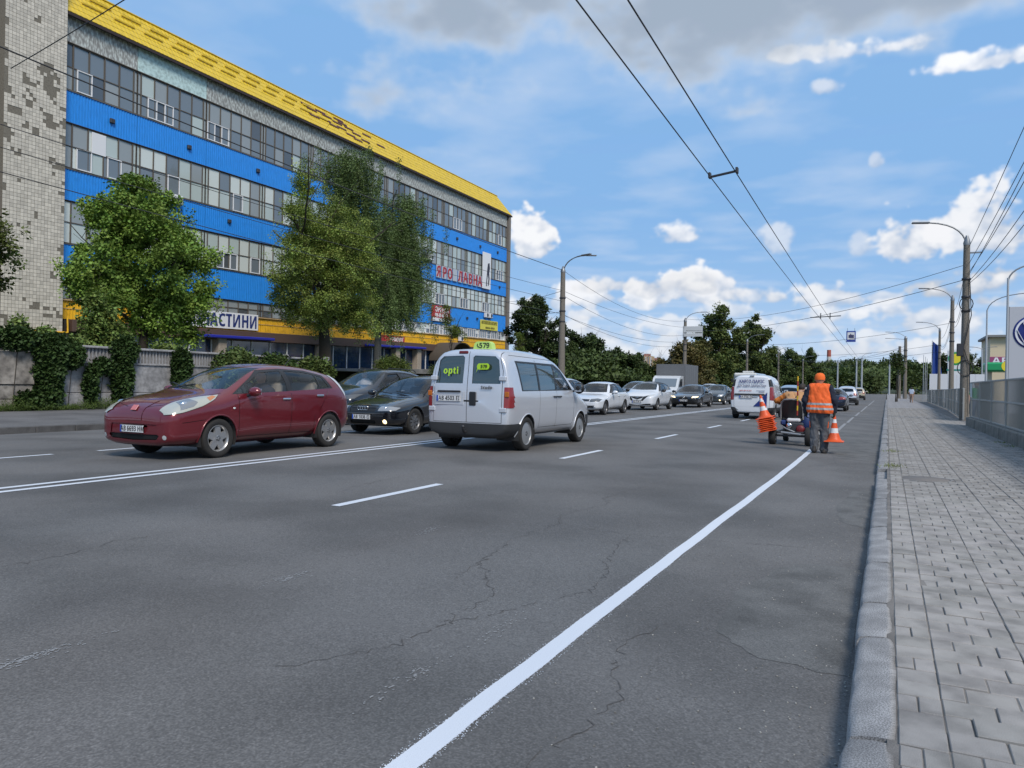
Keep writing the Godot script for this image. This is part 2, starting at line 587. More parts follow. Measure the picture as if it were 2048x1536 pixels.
func build_markings(road: Node) -> void:
	var paint := grainy("road_paint", lin(0.70, 0.735, 0.79), 0.55, ntex(noise(41, 0.2, FastNoiseLite.TYPE_SIMPLEX_SMOOTH, 3), [[0.0, 0.86], [0.4, 0.97], [1.0, 1.0]]), 1.6)
	var old := grainy("worn_paint", lin(0.5, 0.5, 0.5), 0.7, M.fine, 0.9)
	# the wet new edge line; its sides are not quite straight
	var b := MB.new()
	var wob := noise(51, 0.8, FastNoiseLite.TYPE_SIMPLEX_SMOOTH, 2)
	var fuzz := noise(52, 9.0, FastNoiseLite.TYPE_SIMPLEX_SMOOTH, 2)
	var z := 1.0
	var lines := []
	while z > -18.2:
		var cx := -1.47 + 0.008 * wob.get_noise_1d(z) + 0.02 * sin(z * 0.35)
		lines.append([Vector3(cx - 0.05 - 0.0016 * fuzz.get_noise_1d(z), 0, z), Vector3(cx + 0.05 + 0.0022 * fuzz.get_noise_1d(z + 40.0), 0, z)])
		z -= 0.02 if z > -6.0 else 0.12
	for i in lines.size() - 1:
		var k := [lines[i][0], lines[i][1], lines[i + 1][1], lines[i + 1][0]]
		for j in 4:
			k[j].y = road_y(k[j].x) + 0.0045
		b.quad_n(k[0], k[1], k[2], k[3], Vector3.UP)
	put("edge_line", b, paint, road).set_meta("label", "freshly painted white edge line")
	# overspray beside it
	b = MB.new()
	rng.seed = 8
	for k in 2600:
		var zz := -2.0 - 9.0 * pow(rng.randf(), 1.7)
		var side := -1.0 if rng.randf() < 0.45 else 1.0
		var cx := -1.47 + 0.008 * wob.get_noise_1d(zz) + 0.02 * sin(zz * 0.35)
		var x := cx + side * (0.05 + 0.03 * pow(rng.randf(), 3.6))
		var s := rng.randf_range(0.0012, 0.003)
		var y := road_y(x) + 0.004
		b.quad_n(Vector3(x - s, y, zz - s), Vector3(x + s, y, zz - s * 0.6), Vector3(x + s * 0.8, y, zz + s), Vector3(x - s * 0.7, y, zz + s * 0.9), Vector3.UP)
	var over := put("overspray", b, paint, road)
	over.set_meta("kind", "stuff")
	# the old line beyond the machine
	for seg in [[-20.5, -23.0], [-23.6, -26.0], [-27.0, -33.0], [-34.0, -41.0], [-43.0, -50.0], [-52.0, -70.0], [-73.0, -110.0]]:
		b = MB.new()
		strip(b, [Vector2(-1.42, seg[0]), Vector2(-1.45, seg[1])], 0.1, 0.0045)
		put("old_edge_line", b, old, road)
	for x in [-8.55, -8.83]:
		b = MB.new()
		z = 14.0
		var pts := []
		while z > -230.0:
			pts.append(Vector2(x, z))
			z -= 4.0
		strip(b, pts, 0.11, 0.0045)
		put("centre_line", b, paint, road)
	for k in 14:
		b = MB.new()
		strip(b, [Vector2(-5.05, -6.28 - 6.08 * k), Vector2(-5.05, -8.33 - 6.08 * k)], 0.11, 0.0045)
		put("lane_dash", b, paint, road)
	for k in range(-1, 12):
		b = MB.new()
		strip(b, [Vector2(-12.15, -6.0 - 2.75 * k), Vector2(-12.15, -7.95 - 2.75 * k)], 0.11, 0.0045)
		put("lane_dash", b, paint, road)
	# scraped remains of an older line
	for q in [[-3.52, -2.15, 0.05, 0.4, 210], [-3.5, -3.9, 0.06, 0.24, 120], [-3.6, -5.75, 0.06, 0.26, 70], [-1.9, -2.9, 0.05, 0.4, 50], [-1.85, -3.7, 0.06, 0.5, 40]]:
		b = MB.new()
		for k in q[4]:
			var x: float = q[0] + rng.randfn(0, q[2] * 0.5)
			var zz: float = q[1] + rng.randfn(0, q[3] * 0.42)
			var w := rng.randf_range(0.002, 0.006)
			var l := rng.randf_range(0.003, 0.014)
			b.quad_n(Vector3(x - w, road_y(x) + 0.003, zz - l), Vector3(x + w, road_y(x) + 0.003, zz - l * 0.8), Vector3(x + w * 0.6, road_y(x) + 0.003, zz + l), Vector3(x - w, road_y(x) + 0.003, zz + l * 0.7), Vector3.UP)
		var o := put("scraped_paint", b, old, road)
		o.set_meta("kind", "stuff")
	# cracks
	var tar := mat("crack_dark", lin(0.085, 0.08, 0.077), 0.95)
	var runs := [
		[[-2.6, -4.4], [-2.66, -4.97], [-2.82, -5.8], [-2.75, -6.72], [-2.93, -7.15], [-2.76, -8.11], [-2.93, -8.52], [-2.75, -10.54]],
		[[-2.75, -6.72], [-2.4, -6.62], [-2.03, -6.6], [-1.49, -6.77], [-1.0, -6.85], [-0.6, -7.0]],
		[[-2.03, -6.6], [-1.95, -5.9], [-1.75, -5.1], [-1.69, -4.74], [-1.95, -4.1], [-2.16, -3.55], [-2.2, -3.17], [-2.5, -2.7]],
		[[-1.12, -2.3], [-1.1, -2.6], [-1.03, -2.8], [-1.0, -3.14], [-1.12, -3.39], [-1.2, -3.81], [-1.1, -4.3]],
		[[-5.28, -3.12], [-5.26, -3.55], [-5.36, -4.07], [-5.3, -4.5]],
		[[-5.5, -6.9], [-5.75, -7.42], [-5.81, -7.9], [-5.86, -8.64]],
		[[-2.66, -4.97], [-2.4, -4.6], [-2.2, -4.3], [-2.16, -3.55]],
		[[-1.25, -14.0], [-0.8, -15.2], [-0.95, -16.4], [-0.55, -17.5]],
	]
	for run in runs:
		b = MB.new()
		for i in run.size() - 1:
			var p := Vector2(run[i][0], run[i][1])
			var q := Vector2(run[i + 1][0], run[i + 1][1])
			var steps := int(p.distance_to(q) / 0.045) + 2
			var last := p
			for s in range(1, steps + 1):
				var t := p.lerp(q, float(s) / steps)
				if s < steps:
					t += Vector2(rng.randfn(0, 0.02), rng.randfn(0, 0.016))
				var d := (t - last).normalized()
				var o := Vector2(-d.y, d.x) * rng.randf_range(0.0008, 0.0034)
				if rng.randf() > 0.1:
					b.quad_n(Vector3(last.x - o.x, road_y(last.x) + 0.0025, last.y - o.y), Vector3(last.x + o.x, road_y(last.x) + 0.0025, last.y + o.y), Vector3(t.x + o.x, road_y(t.x) + 0.0025, t.y + o.y), Vector3(t.x - o.x, road_y(t.x) + 0.0025, t.y - o.y), Vector3.UP)
				last = t
		put("crack", b, tar, road)
	# repair patches of paler asphalt beside the kerb
	var pale := grainy("patch_asphalt", lin(0.27, 0.268, 0.26), 0.92, M.fine, 0.55, M.coarse, 0.3)
	for q in [[[-0.14, -3.98], [-0.55, -4.0], [-0.82, -4.3], [-0.88, -5.2], [-0.7, -6.1], [-0.5, -6.36], [-0.14, -6.4]], [[-0.14, -8.2], [-0.42, -8.6], [-0.5, -9.6], [-0.4, -11.2], [-0.14, -11.6]], [[-0.14, -16.0], [-0.9, -16.2], [-1.2, -19.0], [-0.9, -23.0], [-0.14, -23.4]], [[-0.4, -24.0], [-2.6, -24.2], [-2.9, -26.4], [-0.5, -26.2]]]:
		b = MB.new()
		var poly := PackedVector2Array()
		for i in q.size():
			var p := Vector2(q[i][0], q[i][1])
			var e := Vector2(q[(i + 1) % q.size()][0], q[(i + 1) % q.size()][1])
			for s in 5:
				var t := p.lerp(e, s / 5.0)
				if s > 0 and t.x < -0.16:
					t += Vector2(rng.randfn(0, 0.018), rng.randfn(0, 0.018))
				poly.append(t)
		var idx := Geometry2D.triangulate_polygon(poly)
		for i in range(0, idx.size(), 3):
			var k := []
			for j in 3:
				var p := poly[idx[i + j]]
				k.append(Vector3(p.x, road_y(p.x) + 0.0018, p.y))
			b.tri3(k[0], k[1], k[2], Vector3.UP, Vector3.UP, Vector3.UP)
		put("repair_patch", b, pale, road)
	# grit and little stones
	b = MB.new()
	for k in 900:
		var x := -0.14 - 0.5 * pow(rng.randf(), 2.2) if rng.randf() < 0.6 else rng.randf_range(-1.4, -0.2)
		var zz := -2.4 - 16.0 * pow(rng.randf(), 1.6)
		var s := rng.randf_range(0.002, 0.0075)
		b.col = Color(1, 1, 1) * rng.randf_range(0.35, 1.0)
		b.box(Vector3(x, road_y(x) + s * 0.4, zz), Vector3(s, s * 0.8, s * 1.3), s * 0.25, Basis(Vector3.UP, rng.randf() * TAU))
	var grit := put("gutter_grit", b, mat("grit", lin(0.42, 0.4, 0.36), 0.9, 0.0, {"vertex_color_use_as_albedo": true}), road)
	grit.set_meta("kind", "stuff")

func build_kerbs(concrete: Material) -> void:
	var granite := []
	for k in 3:
		var sh: float = [0.56, 0.6, 0.52][k]
		granite.append(grainy("granite_%d" % k, lin(sh, sh * 0.985, sh * 0.98), 0.85, ntex(noise(60 + k, 0.16, FastNoiseLite.TYPE_SIMPLEX, 4), [[0.0, 0.5], [0.42, 0.72], [0.6, 0.88], [1.0, 1.0]]), 1.3, M.coarse, 0.5))
	var kerb := Node3D.new()
	kerb.name = "kerb"
	add_child(kerb)
	kerb.set_meta("kind", "structure")
	rng.seed = 14
	var z := 6.0
	var cuts := [-1.9, -3.06, -4.32, -5.02, -6.2, -7.15, -7.85, -9.0, -9.95, -10.9, -12.1, -12.5, -13.6, -14.9]
	var ci := 0
	while z > -120.0:
		var e := z - rng.randf_range(0.85, 1.35)
		if z <= -1.0 and ci < cuts.size():
			e = cuts[ci]
			ci += 1
		elif z > -1.0:
			e = maxf(e, -1.9)
		var sunk := 0.045 if (z < -12.0 and z > -13.0) else 0.0
		var b := MB.new()
		var jit := rng.randfn(0, 0.004)
		sunk += absf(rng.randfn(0, 0.007))
		# a rough stone: sloping face, rounded top edge, uneven surface
		var L := z - e - rng.randf_range(0.012, 0.03)
		var g := []
		var ns := maxi(6, int(L / 0.12))
		for i in ns + 1:
			var row := PackedVector3Array()
			var zz := z - L * float(i) / ns
			var endk := 0.008 if (i == 0 or i == ns) else 0.0
			for p in [[-0.128, -0.15], [-0.126, 0.05], [-0.121, 0.088], [-0.108, 0.108], [-0.08, 0.117], [-0.03, 0.122], [0.02, 0.124], [0.046, 0.121], [0.052, 0.0]]:
				var wob := 0.002 * sin(zz * 23.0 + p[0] * 90.0) * sin(zz * 9.0 + e) + rng.randfn(0, 0.0016)
				row.append(Vector3(p[0] + jit + wob + (endk if p[0] < 0 else -endk), p[1] - sunk - endk * 0.6 + rng.randfn(0, 0.0012), zz))
			g.append(row)
		b.grid(g)
		for f in [0, ns]:
			for k in 7:
				var nn := Vector3(0, 0, 1.0 if f == 0 else -1.0)
				b.tri3(g[f][0], g[f][k + 1], g[f][k + 2 if k < 7 else 8], nn, nn, nn)
		put("kerb_stone", b, granite[rng.randi() % 3], kerb)
		z = e
	# the far kerb
	var far := Node3D.new()
	far.name = "far_kerb"
	add_child(far)
	far.set_meta("kind", "structure")
	var stone := MB.new()
	stone.box(Vector3(0, 0, 0), Vector3(0.18, 0.3, 0.985), 0.015)
	var sm := stone.mesh()
	var far_stone := grainy("dark_kerb", lin(0.2, 0.195, 0.195), 0.9, M.fine, 0.8, M.coarse, 0.4)
	for k in 90:
		var o := put("kerb_stone", sm, far_stone, far, Vector3(-18.29 + rng.randfn(0, 0.006), 0.005 + rng.randfn(0, 0.004), -4.0 - k))
	var tail := MB.new()
	tail.box(Vector3(-18.29, 0.005, -210), Vector3(0.18, 0.3, 232.0), 0.015)
	put("kerb_run", tail, far_stone, far).set_meta("kind", "stuff")

func build_pavement() -> void:
	var bed := MB.new()
	bed.quad_n(Vector3(0.02, 0.1165, 16), Vector3(60.0, 0.1165, 16), Vector3(60.0, 0.1165, -330), Vector3(0.02, 0.1165, -330), Vector3.UP)
	var pf := ntex(noise(71, 0.2, FastNoiseLite.TYPE_SIMPLEX, 4), [[0.0, 0.7], [0.5, 0.86], [1.0, 1.0]])
	var pave := setting("pavement", bed, grainy("paving_joint", lin(0.30, 0.28, 0.26), 0.95, pf, 1.2, M.coarse, 0.3))
	var tones := [lin(0.495, 0.465, 0.435), lin(0.525, 0.495, 0.46), lin(0.48, 0.455, 0.42), lin(0.545, 0.51, 0.48)]
	var mats := []
	for k in 4:
		mats.append(grainy("paver_%d" % k, tones[k], 0.9, pf, 2.3, M.coarse, 0.6))
	var row := 0.168
	var colw := 0.37
	var gap := 0.0055
	var pieces := []
	rng.seed = 23
	for c in 8:
		var x0 := 0.215 + colw * c - colw
		var i := 0
		var shift := rng.randf() * row
		while true:
			var z := -1.2 - i * row - shift
			if z < -62.0:
				break
			var spans := [[0.0, 0.093], [0.093, 0.277], [0.277, 0.37]] if i % 2 == 0 else [[0.0, 0.185], [0.185, 0.37]]
			if c == 0:
				spans = [[0.21, 0.37]] if i % 3 else [[0.21, 0.285], [0.285, 0.37]]
			for s in spans:
				pieces.append([x0 + (s[0] + s[1]) * 0.5, z - row * 0.5, s[1] - s[0] - gap, row - gap])
			i += 1
	var hole := Vector2(0.51, -12.34)
	var shown := []
	var others := []
	for p in pieces:
		if Vector2(p[0], p[1]).distance_to(hole) < 0.36:
			continue
		if p[1] < -2.85 and p[0] < -p[1] * 0.147 + 0.05 and shown.size() < 100000:
			shown.append(p)
		else:
			others.append(p)
	shown.sort_custom(func(a, d): return a[0] * a[0] + a[1] * a[1] < d[0] * d[0] + d[1] * d[1])
	var meshes := {}
	var joined := MB.new()
	for i in shown.size() + others.size():
		var p: Array = shown[i] if i < shown.size() else others[i - shown.size()]
		var y: float = 0.088 + rng.randfn(0, 0.0022)
		var tilt := Basis.from_euler(Vector3(rng.randfn(0, 0.008), rng.randfn(0, 0.01), rng.randfn(0, 0.008)))
		if i < 300:
			var key := "%.3f" % p[2]
			if not meshes.has(key):
				var b := MB.new()
				b.box(Vector3.ZERO, Vector3(p[2], 0.07, p[3]), 0.0035)
				meshes[key] = b.mesh()
			var o := put("paver", meshes[key], mats[rng.randi() % 4], pave, Vector3(p[0], y, p[1]))
			o.basis = tilt
		else:
			joined.col = Color(1, 1, 1) * rng.randf_range(0.82, 1.0)
			var hx: float = p[2] * 0.5
			var hz: float = p[3] * 0.5
			var top := y + 0.035
			var bv := 0.006
			var q := [Vector3(-hx + bv, top, -hz + bv), Vector3(hx - bv, top, -hz + bv), Vector3(hx - bv, top, hz - bv), Vector3(-hx + bv, top, hz - bv)]
			var r := [Vector3(-hx, top - 0.03, -hz), Vector3(hx, top - 0.03, -hz), Vector3(hx, top - 0.03, hz), Vector3(-hx, top - 0.03, hz)]
			var at := Vector3(p[0], 0, p[1])
			var dy: float = rng.randfn(0, 0.0015)
			for k in 4:
				q[k] = q[k] + at + Vector3(0, dy * (1.0 if k < 2 else -1.0), 0)
				r[k] = r[k] + at
			joined.quad_n(q[0], q[1], q[2], q[3], Vector3.UP)
			for k in 4:
				var j := (k + 1) % 4
				joined.quad_n(q[k], q[j], r[j], r[k], (Vector3.UP * 0.3 + ((r[k] + r[j]) * 0.5 - at - Vector3(0, top - 0.03, 0)).normalized()).normalized())
	var rest := put("pavers", joined, mats[1], pave)
	rest.set_meta("kind", "stuff")
	# beyond the picked-out stones
	var far := MB.new()
	far.quad_n(Vector3(0.05, 0.122, -62), Vector3(3.1, 0.122, -62), Vector3(3.1, 0.122, -330), Vector3(0.05, 0.122, -330), Vector3.UP)
	put("far_paving", far, grainy("far_paver", lin(0.46, 0.44, 0.435), 0.9, pf, 1.0, M.coarse, 0.3), pave)
	# manhole cover
	var t := thing("manhole_cover", "round grey concrete manhole cover set in the paving by the kerb", "manhole cover", Vector3(0.51, 0.11, -12.34))
	var b := MB.new()
	b.lathe([Vector2(0, 0.016), Vector2(0.29, 0.014), Vector2(0.3, 0.004), Vector2(0.3, -0.04)], Vector3.ZERO, Vector3.UP, 28)
	put("lid", b, grainy("lid_concrete", lin(0.24, 0.22, 0.205), 0.9, pf, 2.0), t)
	b = MB.new()
	b.lathe([Vector2(0.312, -0.04), Vector2(0.312, 0.012), Vector2(0.35, 0.012), Vector2(0.352, -0.04)], Vector3.ZERO, Vector3.UP, 28, true)
	put("rim", b, M.concrete, t)
	# weeds in the joints
	var tuft := MB.new()
	for k in 260:
		var cz: float = [-14.0, -14.1, -17.5, -21.0, -22.3][k % 5]
		var x: float = 0.12 + rng.randfn(0, 0.09) if k % 5 < 3 else 2.55 + rng.randfn(0, 0.08)
		var zz: float = cz + rng.randfn(0, 0.18)
		var h := rng.randf_range(0.02, 0.06)
		var a := rng.randf() * TAU
		var s := Vector3(cos(a), 0, sin(a)) * 0.006
		tuft.col = Color(0.16, 0.19, 0.05) * rng.randf_range(0.7, 1.3)
		tuft.tri(Vector3(x, 0.12, zz) - s, Vector3(x, 0.12, zz) + s, Vector3(x + rng.randfn(0, 0.03), 0.12 + h, zz + rng.randfn(0, 0.03)))
	var w := put("weeds", tuft, mat("weed", Color.WHITE, 0.8, 0.0, {"vertex_color_use_as_albedo": true}))
	w.set_meta("kind", "stuff")
	tag(w, "small yellow green weeds in the paving joints", "weeds")

# ---------------------------------------------------------------- the long works building
var BX := Transform3D(Basis(Vector3(-0.03708, 0.0199, -0.99931), Vector3.UP, Vector3(0.99931, 0, -0.03708)), Vector3(-45.187, 0, -30.216))

func window_frame_white(parent: Node, x0: float, x1: float, y0: float, y1: float, z: float, leaves := 1, open := -1) -> void:
	var w := put("plastic_window", MB.new(), M.upvc, parent)
	var b := MB.new()
	var t := 0.07
	b.box(Vector3((x0 + x1) / 2, y0 + t / 2, z), Vector3(x1 - x0, t, 0.09), 0.012)
	b.box(Vector3((x0 + x1) / 2, y1 - t / 2, z), Vector3(x1 - x0, t, 0.09), 0.012)
	for k in leaves + 1:
		var x := lerpf(x0 + t / 2, x1 - t / 2, float(k) / leaves)
		b.box(Vector3(x, (y0 + y1) / 2, z), Vector3(t, y1 - y0 - 2 * t, 0.085), 0.012)
	w.mesh = b.mesh()
	for k in leaves:
		var a := lerpf(x0 + t, x1 - t, float(k) / leaves) + 0.03
		var e := lerpf(x0 + t, x1 - t, float(k + 1) / leaves) - 0.03
		var g := MB.new()
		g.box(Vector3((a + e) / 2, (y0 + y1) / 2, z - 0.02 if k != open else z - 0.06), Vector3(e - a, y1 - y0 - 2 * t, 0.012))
		put("pane", g, M.deep_glass_and_shade if k == open else M.glass_grey, w)  # open leaf: a darker pane painted in for the shade of the room behind

func air_unit(parent: Node, at: Vector3) -> void:
	var u := MB.new()
	u.box(at, Vector3(0.82, 0.62, 0.32), 0.03)
	var o := put("air_conditioner", u, M.upvc, parent)
	u = MB.new()
	u.lathe([Vector2(0.0, 0.012), Vector2(0.05, 0.012), Vector2(0.22, 0.008), Vector2(0.235, 0.016), Vector2(0.25, 0.0)], at + Vector3(0.1, 0, 0.16), Vector3(0, 0, 1), 18)
	put("fan_grille", u, M.dark_metal, o)
	u = MB.new()
	for s: float in [-1.0, 1.0]:
		u.box(at + Vector3(0.3 * s, -0.34, -0.02), Vector3(0.04, 0.04, 0.5))
	put("bracket", u, M.dark_metal, o)

func ribbed(w: float, h: float, pitch: float, depth: float) -> MB:
	var b := MB.new()
	var n := int(round(w / pitch))
	var p := w / n
	for k in n:
		var x := k * p
		var q := [Vector2(x, 0), Vector2(x + p * 0.42, 0), Vector2(x + p * 0.52, depth), Vector2(x + p * 0.88, depth), Vector2(x + p, 0)]
		for i in 4:
			var d: Vector2 = (q[i + 1] - q[i]).normalized()
			b.quad_n(Vector3(q[i].x, 0, q[i].y), Vector3(q[i + 1].x, 0, q[i + 1].y), Vector3(q[i + 1].x, h, q[i + 1].y), Vector3(q[i].x, h, q[i].y), Vector3(-d.y, 0, d.x))
	return b

func build_building() -> void:
	var peel := ntex(noise(81, 0.018, FastNoiseLite.TYPE_SIMPLEX_SMOOTH, 6), [[0.0, Color(0.50, 0.50, 0.50)], [0.4, Color(0.62, 0.63, 0.62)], [0.58, Color(0.74, 0.76, 0.75)], [0.8, Color(0.84, 0.88, 0.87)], [1.0, Color(0.9, 0.96, 0.95)]], 1024)
	var old_paint := mat("peeling_concrete", Color(0.92, 0.92, 0.92), 0.9)
	old_paint.albedo_texture = peel
	old_paint.uv1_triplanar = true
	old_paint.uv1_world_triplanar = true
	old_paint.uv1_scale = Vector3(0.3, 0.12, 0.3)
	var dirt_ := ntex(noise(83, 0.03, FastNoiseLite.TYPE_SIMPLEX_SMOOTH, 5), [[0.0, 0.7], [0.5, 0.9], [1.0, 1.0]])
	var teal := grainy("pale_teal_panel", lin(0.6, 0.8, 0.8), 0.85, dirt_, 0.2)
	var dirt := ntex(noise(82, 0.03, FastNoiseLite.TYPE_SIMPLEX_SMOOTH, 5), [[0.0, 0.78], [0.5, 0.94], [1.0, 1.0]])
	var streak := ntex(noise(84, 0.05, FastNoiseLite.TYPE_SIMPLEX_SMOOTH, 5), [[0.0, 0.84], [0.5, 0.95], [1.0, 1.0]])
	var blue := grainy("blue_cladding", lin(0.02, 0.28, 0.84), 0.42, streak, 0.12)
	blue.uv1_scale = Vector3(0.35, 0.05, 0.35)
	var yellow := grainy("yellow_cladding", lin(0.85, 0.48, 0.014), 0.5, dirt, 0.12)
	var roof_y := grainy("yellow_roof_tile", lin(0.76, 0.53, 0.024), 0.42, dirt, 0.1)
	var rust := mat("brown_sheet", lin(0.10, 0.032, 0.03), 0.6)
	var dark := mat("dark_fascia", lin(0.035, 0.022, 0.022), 0.7)
	M.upvc = mat("white_plastic", lin(0.72, 0.73, 0.75), 0.35)
	M.dark_metal = mat("dark_metal", lin(0.05, 0.05, 0.055), 0.5, 0.3)
	M.glass_grey = mat("grey_glass", lin(0.17, 0.20, 0.225), 0.06, 0.0, {"metallic_specular": 0.7})
	M.deep_glass_and_shade = mat("deep_glass_and_shade", lin(0.09, 0.10, 0.11), 0.05, 0.0, {"metallic_specular": 0.7})  # dark glass; its tone also stands in for shade inside open leaves
	var panes := [M.glass_grey, mat("pale_glass", lin(0.46, 0.53, 0.51), 0.12, 0.0, {"metallic_specular": 0.6}), mat("curtain_glass", lin(0.62, 0.67, 0.64), 0.14, 0.0, {"metallic_specular": 0.6}), mat("dusty_glass", lin(0.29, 0.32, 0.33), 0.2, 0.0, {"metallic_specular": 0.6}), M.deep_glass_and_shade]
	var frame_m := mat("steel_window_frame", lin(0.10, 0.085, 0.07), 0.7)
	var t := thing("works_building", "long five storey building in blue and yellow cladding with ribbon windows", "building")
	t.transform = BX
	var b := MB.new()
	# core
	b.box(Vector3(31.9, 12.4, -7.2), Vector3(66.2, 22.6, 14.0))
	b.box(Vector3(-12.0, 12.4, -7.0), Vector3(20.0, 24.0, 13.0))
	put("wall", b, grainy("wall_render", lin(0.16, 0.155, 0.15), 0.9, dirt, 0.2), t)
	var s0 := -1.15
	# concrete parapet slabs
	for k in 11:
		b = MB.new()
		b.box(Vector3(s0 + 6.0 * k + 3.0, 22.55, -0.1), Vector3(5.96, 1.75, 0.3), 0.02)
		put("concrete_panel", b, teal if k == 1 else old_paint, t)
		b = MB.new()
		b.box(Vector3(s0 + 6.0 * k + 3.0, 21.72, 0.06), Vector3(5.99, 0.06, 0.14), 0.01)
		put("drip_edge", b, frame_m, t)
	# cladding bands
	var bands := [[16.85, 18.8], [12.1, 14.03], [7.2, 9.45]]
	for bd in bands:
		var sheet := ribbed(5.98, bd[1] - bd[0] - 0.05, 0.2, 0.028).mesh()
		for k in 11:
			put("cladding_panel", sheet, blue, t, Vector3(s0 + 6.0 * k + 0.01, bd[0] + 0.02, 0.06))
		b = MB.new()
		b.box(Vector3(s0 + 33.0, bd[1] - 0.015, 0.07), Vector3(66.0, 0.03, 0.12))
		put("window_sill", b, mat("sill_metal", lin(0.2, 0.19, 0.17), 0.5, 0.4), t)
		b = MB.new()
		b.box(Vector3(s0 + 33.0, bd[0], 0.06), Vector3(66.0, 0.035, 0.12))
		put("edge_trim", b, dark, t)
	var ysheet := ribbed(5.98, 1.12, 0.2, 0.028).mesh()
	for k in 11:
		put("cladding_panel", ysheet, yellow, t, Vector3(s0 + 6.0 * k + 0.01, 4.86, 0.06))
	b = MB.new()
	b.box(Vector3(s0 + 33.0, 5.5, 0.1), Vector3(66.0, 0.03, 0.03))
	b.box(Vector3(s0 + 33.0, 6.02, 0.1), Vector3(66.0, 0.06, 0.2))
	put("edge_trim", b, mat("pale_trim", lin(0.6, 0.42, 0.2), 0.5), t)
	# ribbon windows
	rng.seed = 77
	var rows := [[18.83, 21.68], [14.06, 16.83], [9.48, 12.08], [6.06, 7.18]]
	var far_panes := [MB.new(), MB.new(), MB.new(), MB.new(), MB.new()]
	var count := 0
	for k in 11:
		for ri in 4:
			var r: Array = rows[ri]
			var mid: float = lerpf(r[0], r[1], 0.5)
			var fx := MB.new()
			var xs := [0.0, 0.29]
			for j in 5:
				xs.append(0.29 + 5.42 * (j + 1) / 5.0)
			xs.append(6.0)
			var plastic: bool = ri == 3 and k >= 5
			for j in xs.size():
				fx.box(Vector3(s0 + 6.0 * k + xs[j], (r[0] + r[1]) / 2, 0.02), Vector3(0.075, r[1] - r[0], 0.1), 0.008)
			for y in [r[0] + 0.03, mid, r[1] - 0.03]:
				fx.box(Vector3(s0 + 6.0 * k + 3.0, y, 0.017), Vector3(6.0, 0.06, 0.07))
			put("window_frame", fx, M.upvc if plastic else frame_m, t)
			for j in 6 + 1:
				for half in 2:
					var y0: float = r[0] if half == 0 else mid
					var y1: float = mid if half == 0 else r[1]
					var p := rng.randf()
					var which := 0
					if ri == 0:
						which = 0 if p < 0.62 else (3 if p < 0.86 else (4 if p < 0.95 else 1))
						if k > 7:
							which = 1 if p < 0.45 else 0
					elif ri == 1:
						which = 3 if p < 0.3 else (1 if p < 0.65 else (2 if p < 0.9 else 0))
					elif ri == 2:
						which = 2 if p < 0.55 else (1 if p < 0.85 else 3)
					else:
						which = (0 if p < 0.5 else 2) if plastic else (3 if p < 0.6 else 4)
					var ctr := Vector3(s0 + 6.0 * k + (xs[j] + xs[j + 1]) / 2, (y0 + y1) / 2, 0.0)
					var size := Vector3(xs[j + 1] - xs[j] - 0.07, y1 - y0 - 0.05, 0.012)
					if j == 0 or j == 6:
						which = [3, 1, 1, 0][ri]
					if count < 300:
						var g := MB.new()
						# each old pane sits a little differently in its putty
						g.box(ctr, size, 0.0, Basis.from_euler(Vector3(rng.randfn(0, 0.006), rng.randfn(0, 0.008), 0)))
						put("pane", g, panes[which], t)
						count += 1
					else:
						far_panes[which].box(ctr, size, 0.0, Basis.from_euler(Vector3(rng.randfn(0, 0.006), rng.randfn(0, 0.008), 0)))
	for k in 5:
		put("pane_rows", far_panes[k], panes[k], t).set_meta("kind", "stuff")
	# plastic windows let into the old glazing
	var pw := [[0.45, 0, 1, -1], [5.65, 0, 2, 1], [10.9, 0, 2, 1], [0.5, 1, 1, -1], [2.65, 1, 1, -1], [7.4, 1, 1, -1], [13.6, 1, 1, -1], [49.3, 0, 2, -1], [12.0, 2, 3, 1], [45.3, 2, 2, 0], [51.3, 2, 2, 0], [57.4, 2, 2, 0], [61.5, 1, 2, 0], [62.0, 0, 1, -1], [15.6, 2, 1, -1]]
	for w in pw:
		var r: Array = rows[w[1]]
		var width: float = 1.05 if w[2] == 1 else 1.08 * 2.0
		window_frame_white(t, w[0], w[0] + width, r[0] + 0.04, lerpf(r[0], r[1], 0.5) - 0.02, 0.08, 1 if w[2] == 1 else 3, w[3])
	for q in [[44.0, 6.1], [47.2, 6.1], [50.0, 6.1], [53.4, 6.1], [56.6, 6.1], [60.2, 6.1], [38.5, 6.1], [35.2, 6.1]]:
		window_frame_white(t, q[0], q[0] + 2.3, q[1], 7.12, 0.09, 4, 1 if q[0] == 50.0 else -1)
	b = MB.new()
	b.box(Vector3(2.05, 16.05, 0.05), Vector3(1.0, 1.35, 0.05), 0.01)
	put("white_infill", b, M.upvc, t)
	# vents and floodlights on the cladding
	for x in [2.9, 9.2, 16.2, 23.0, 50.2, 56.5, 61.8]:
		b = MB.new()
		b.box(Vector3(x, 17.8, 0.16), Vector3(0.34, 0.3, 0.16), 0.03)
		put("vent", b, M.dark_metal, t)
	for q in [[62.6, 13.2], [53.2, 8.4], [56.0, 8.5], [13.2, 13.2], [20.0, 12.9]]:
		b = MB.new()
		b.box(Vector3(q[0], q[1], 0.16), Vector3(0.32, 0.28, 0.16), 0.03)
		put("vent", b, M.dark_metal, t)
	air_unit(t, Vector3(8.0, 13.75, 0.35))
	air_unit(t, Vector3(58.2, 9.1, 0.35))
	air_unit(t, Vector3(59.4, 9.1, 0.35))
	air_unit(t, Vector3(51.2, 5.75, 0.35))
	air_unit(t, Vector3(43.6, 14.6, 0.35))
	# corner column
	b = MB.new()
	b.box(Vector3(65.25, 13.0, 0.12), Vector3(0.55, 21.0, 0.5), 0.03)
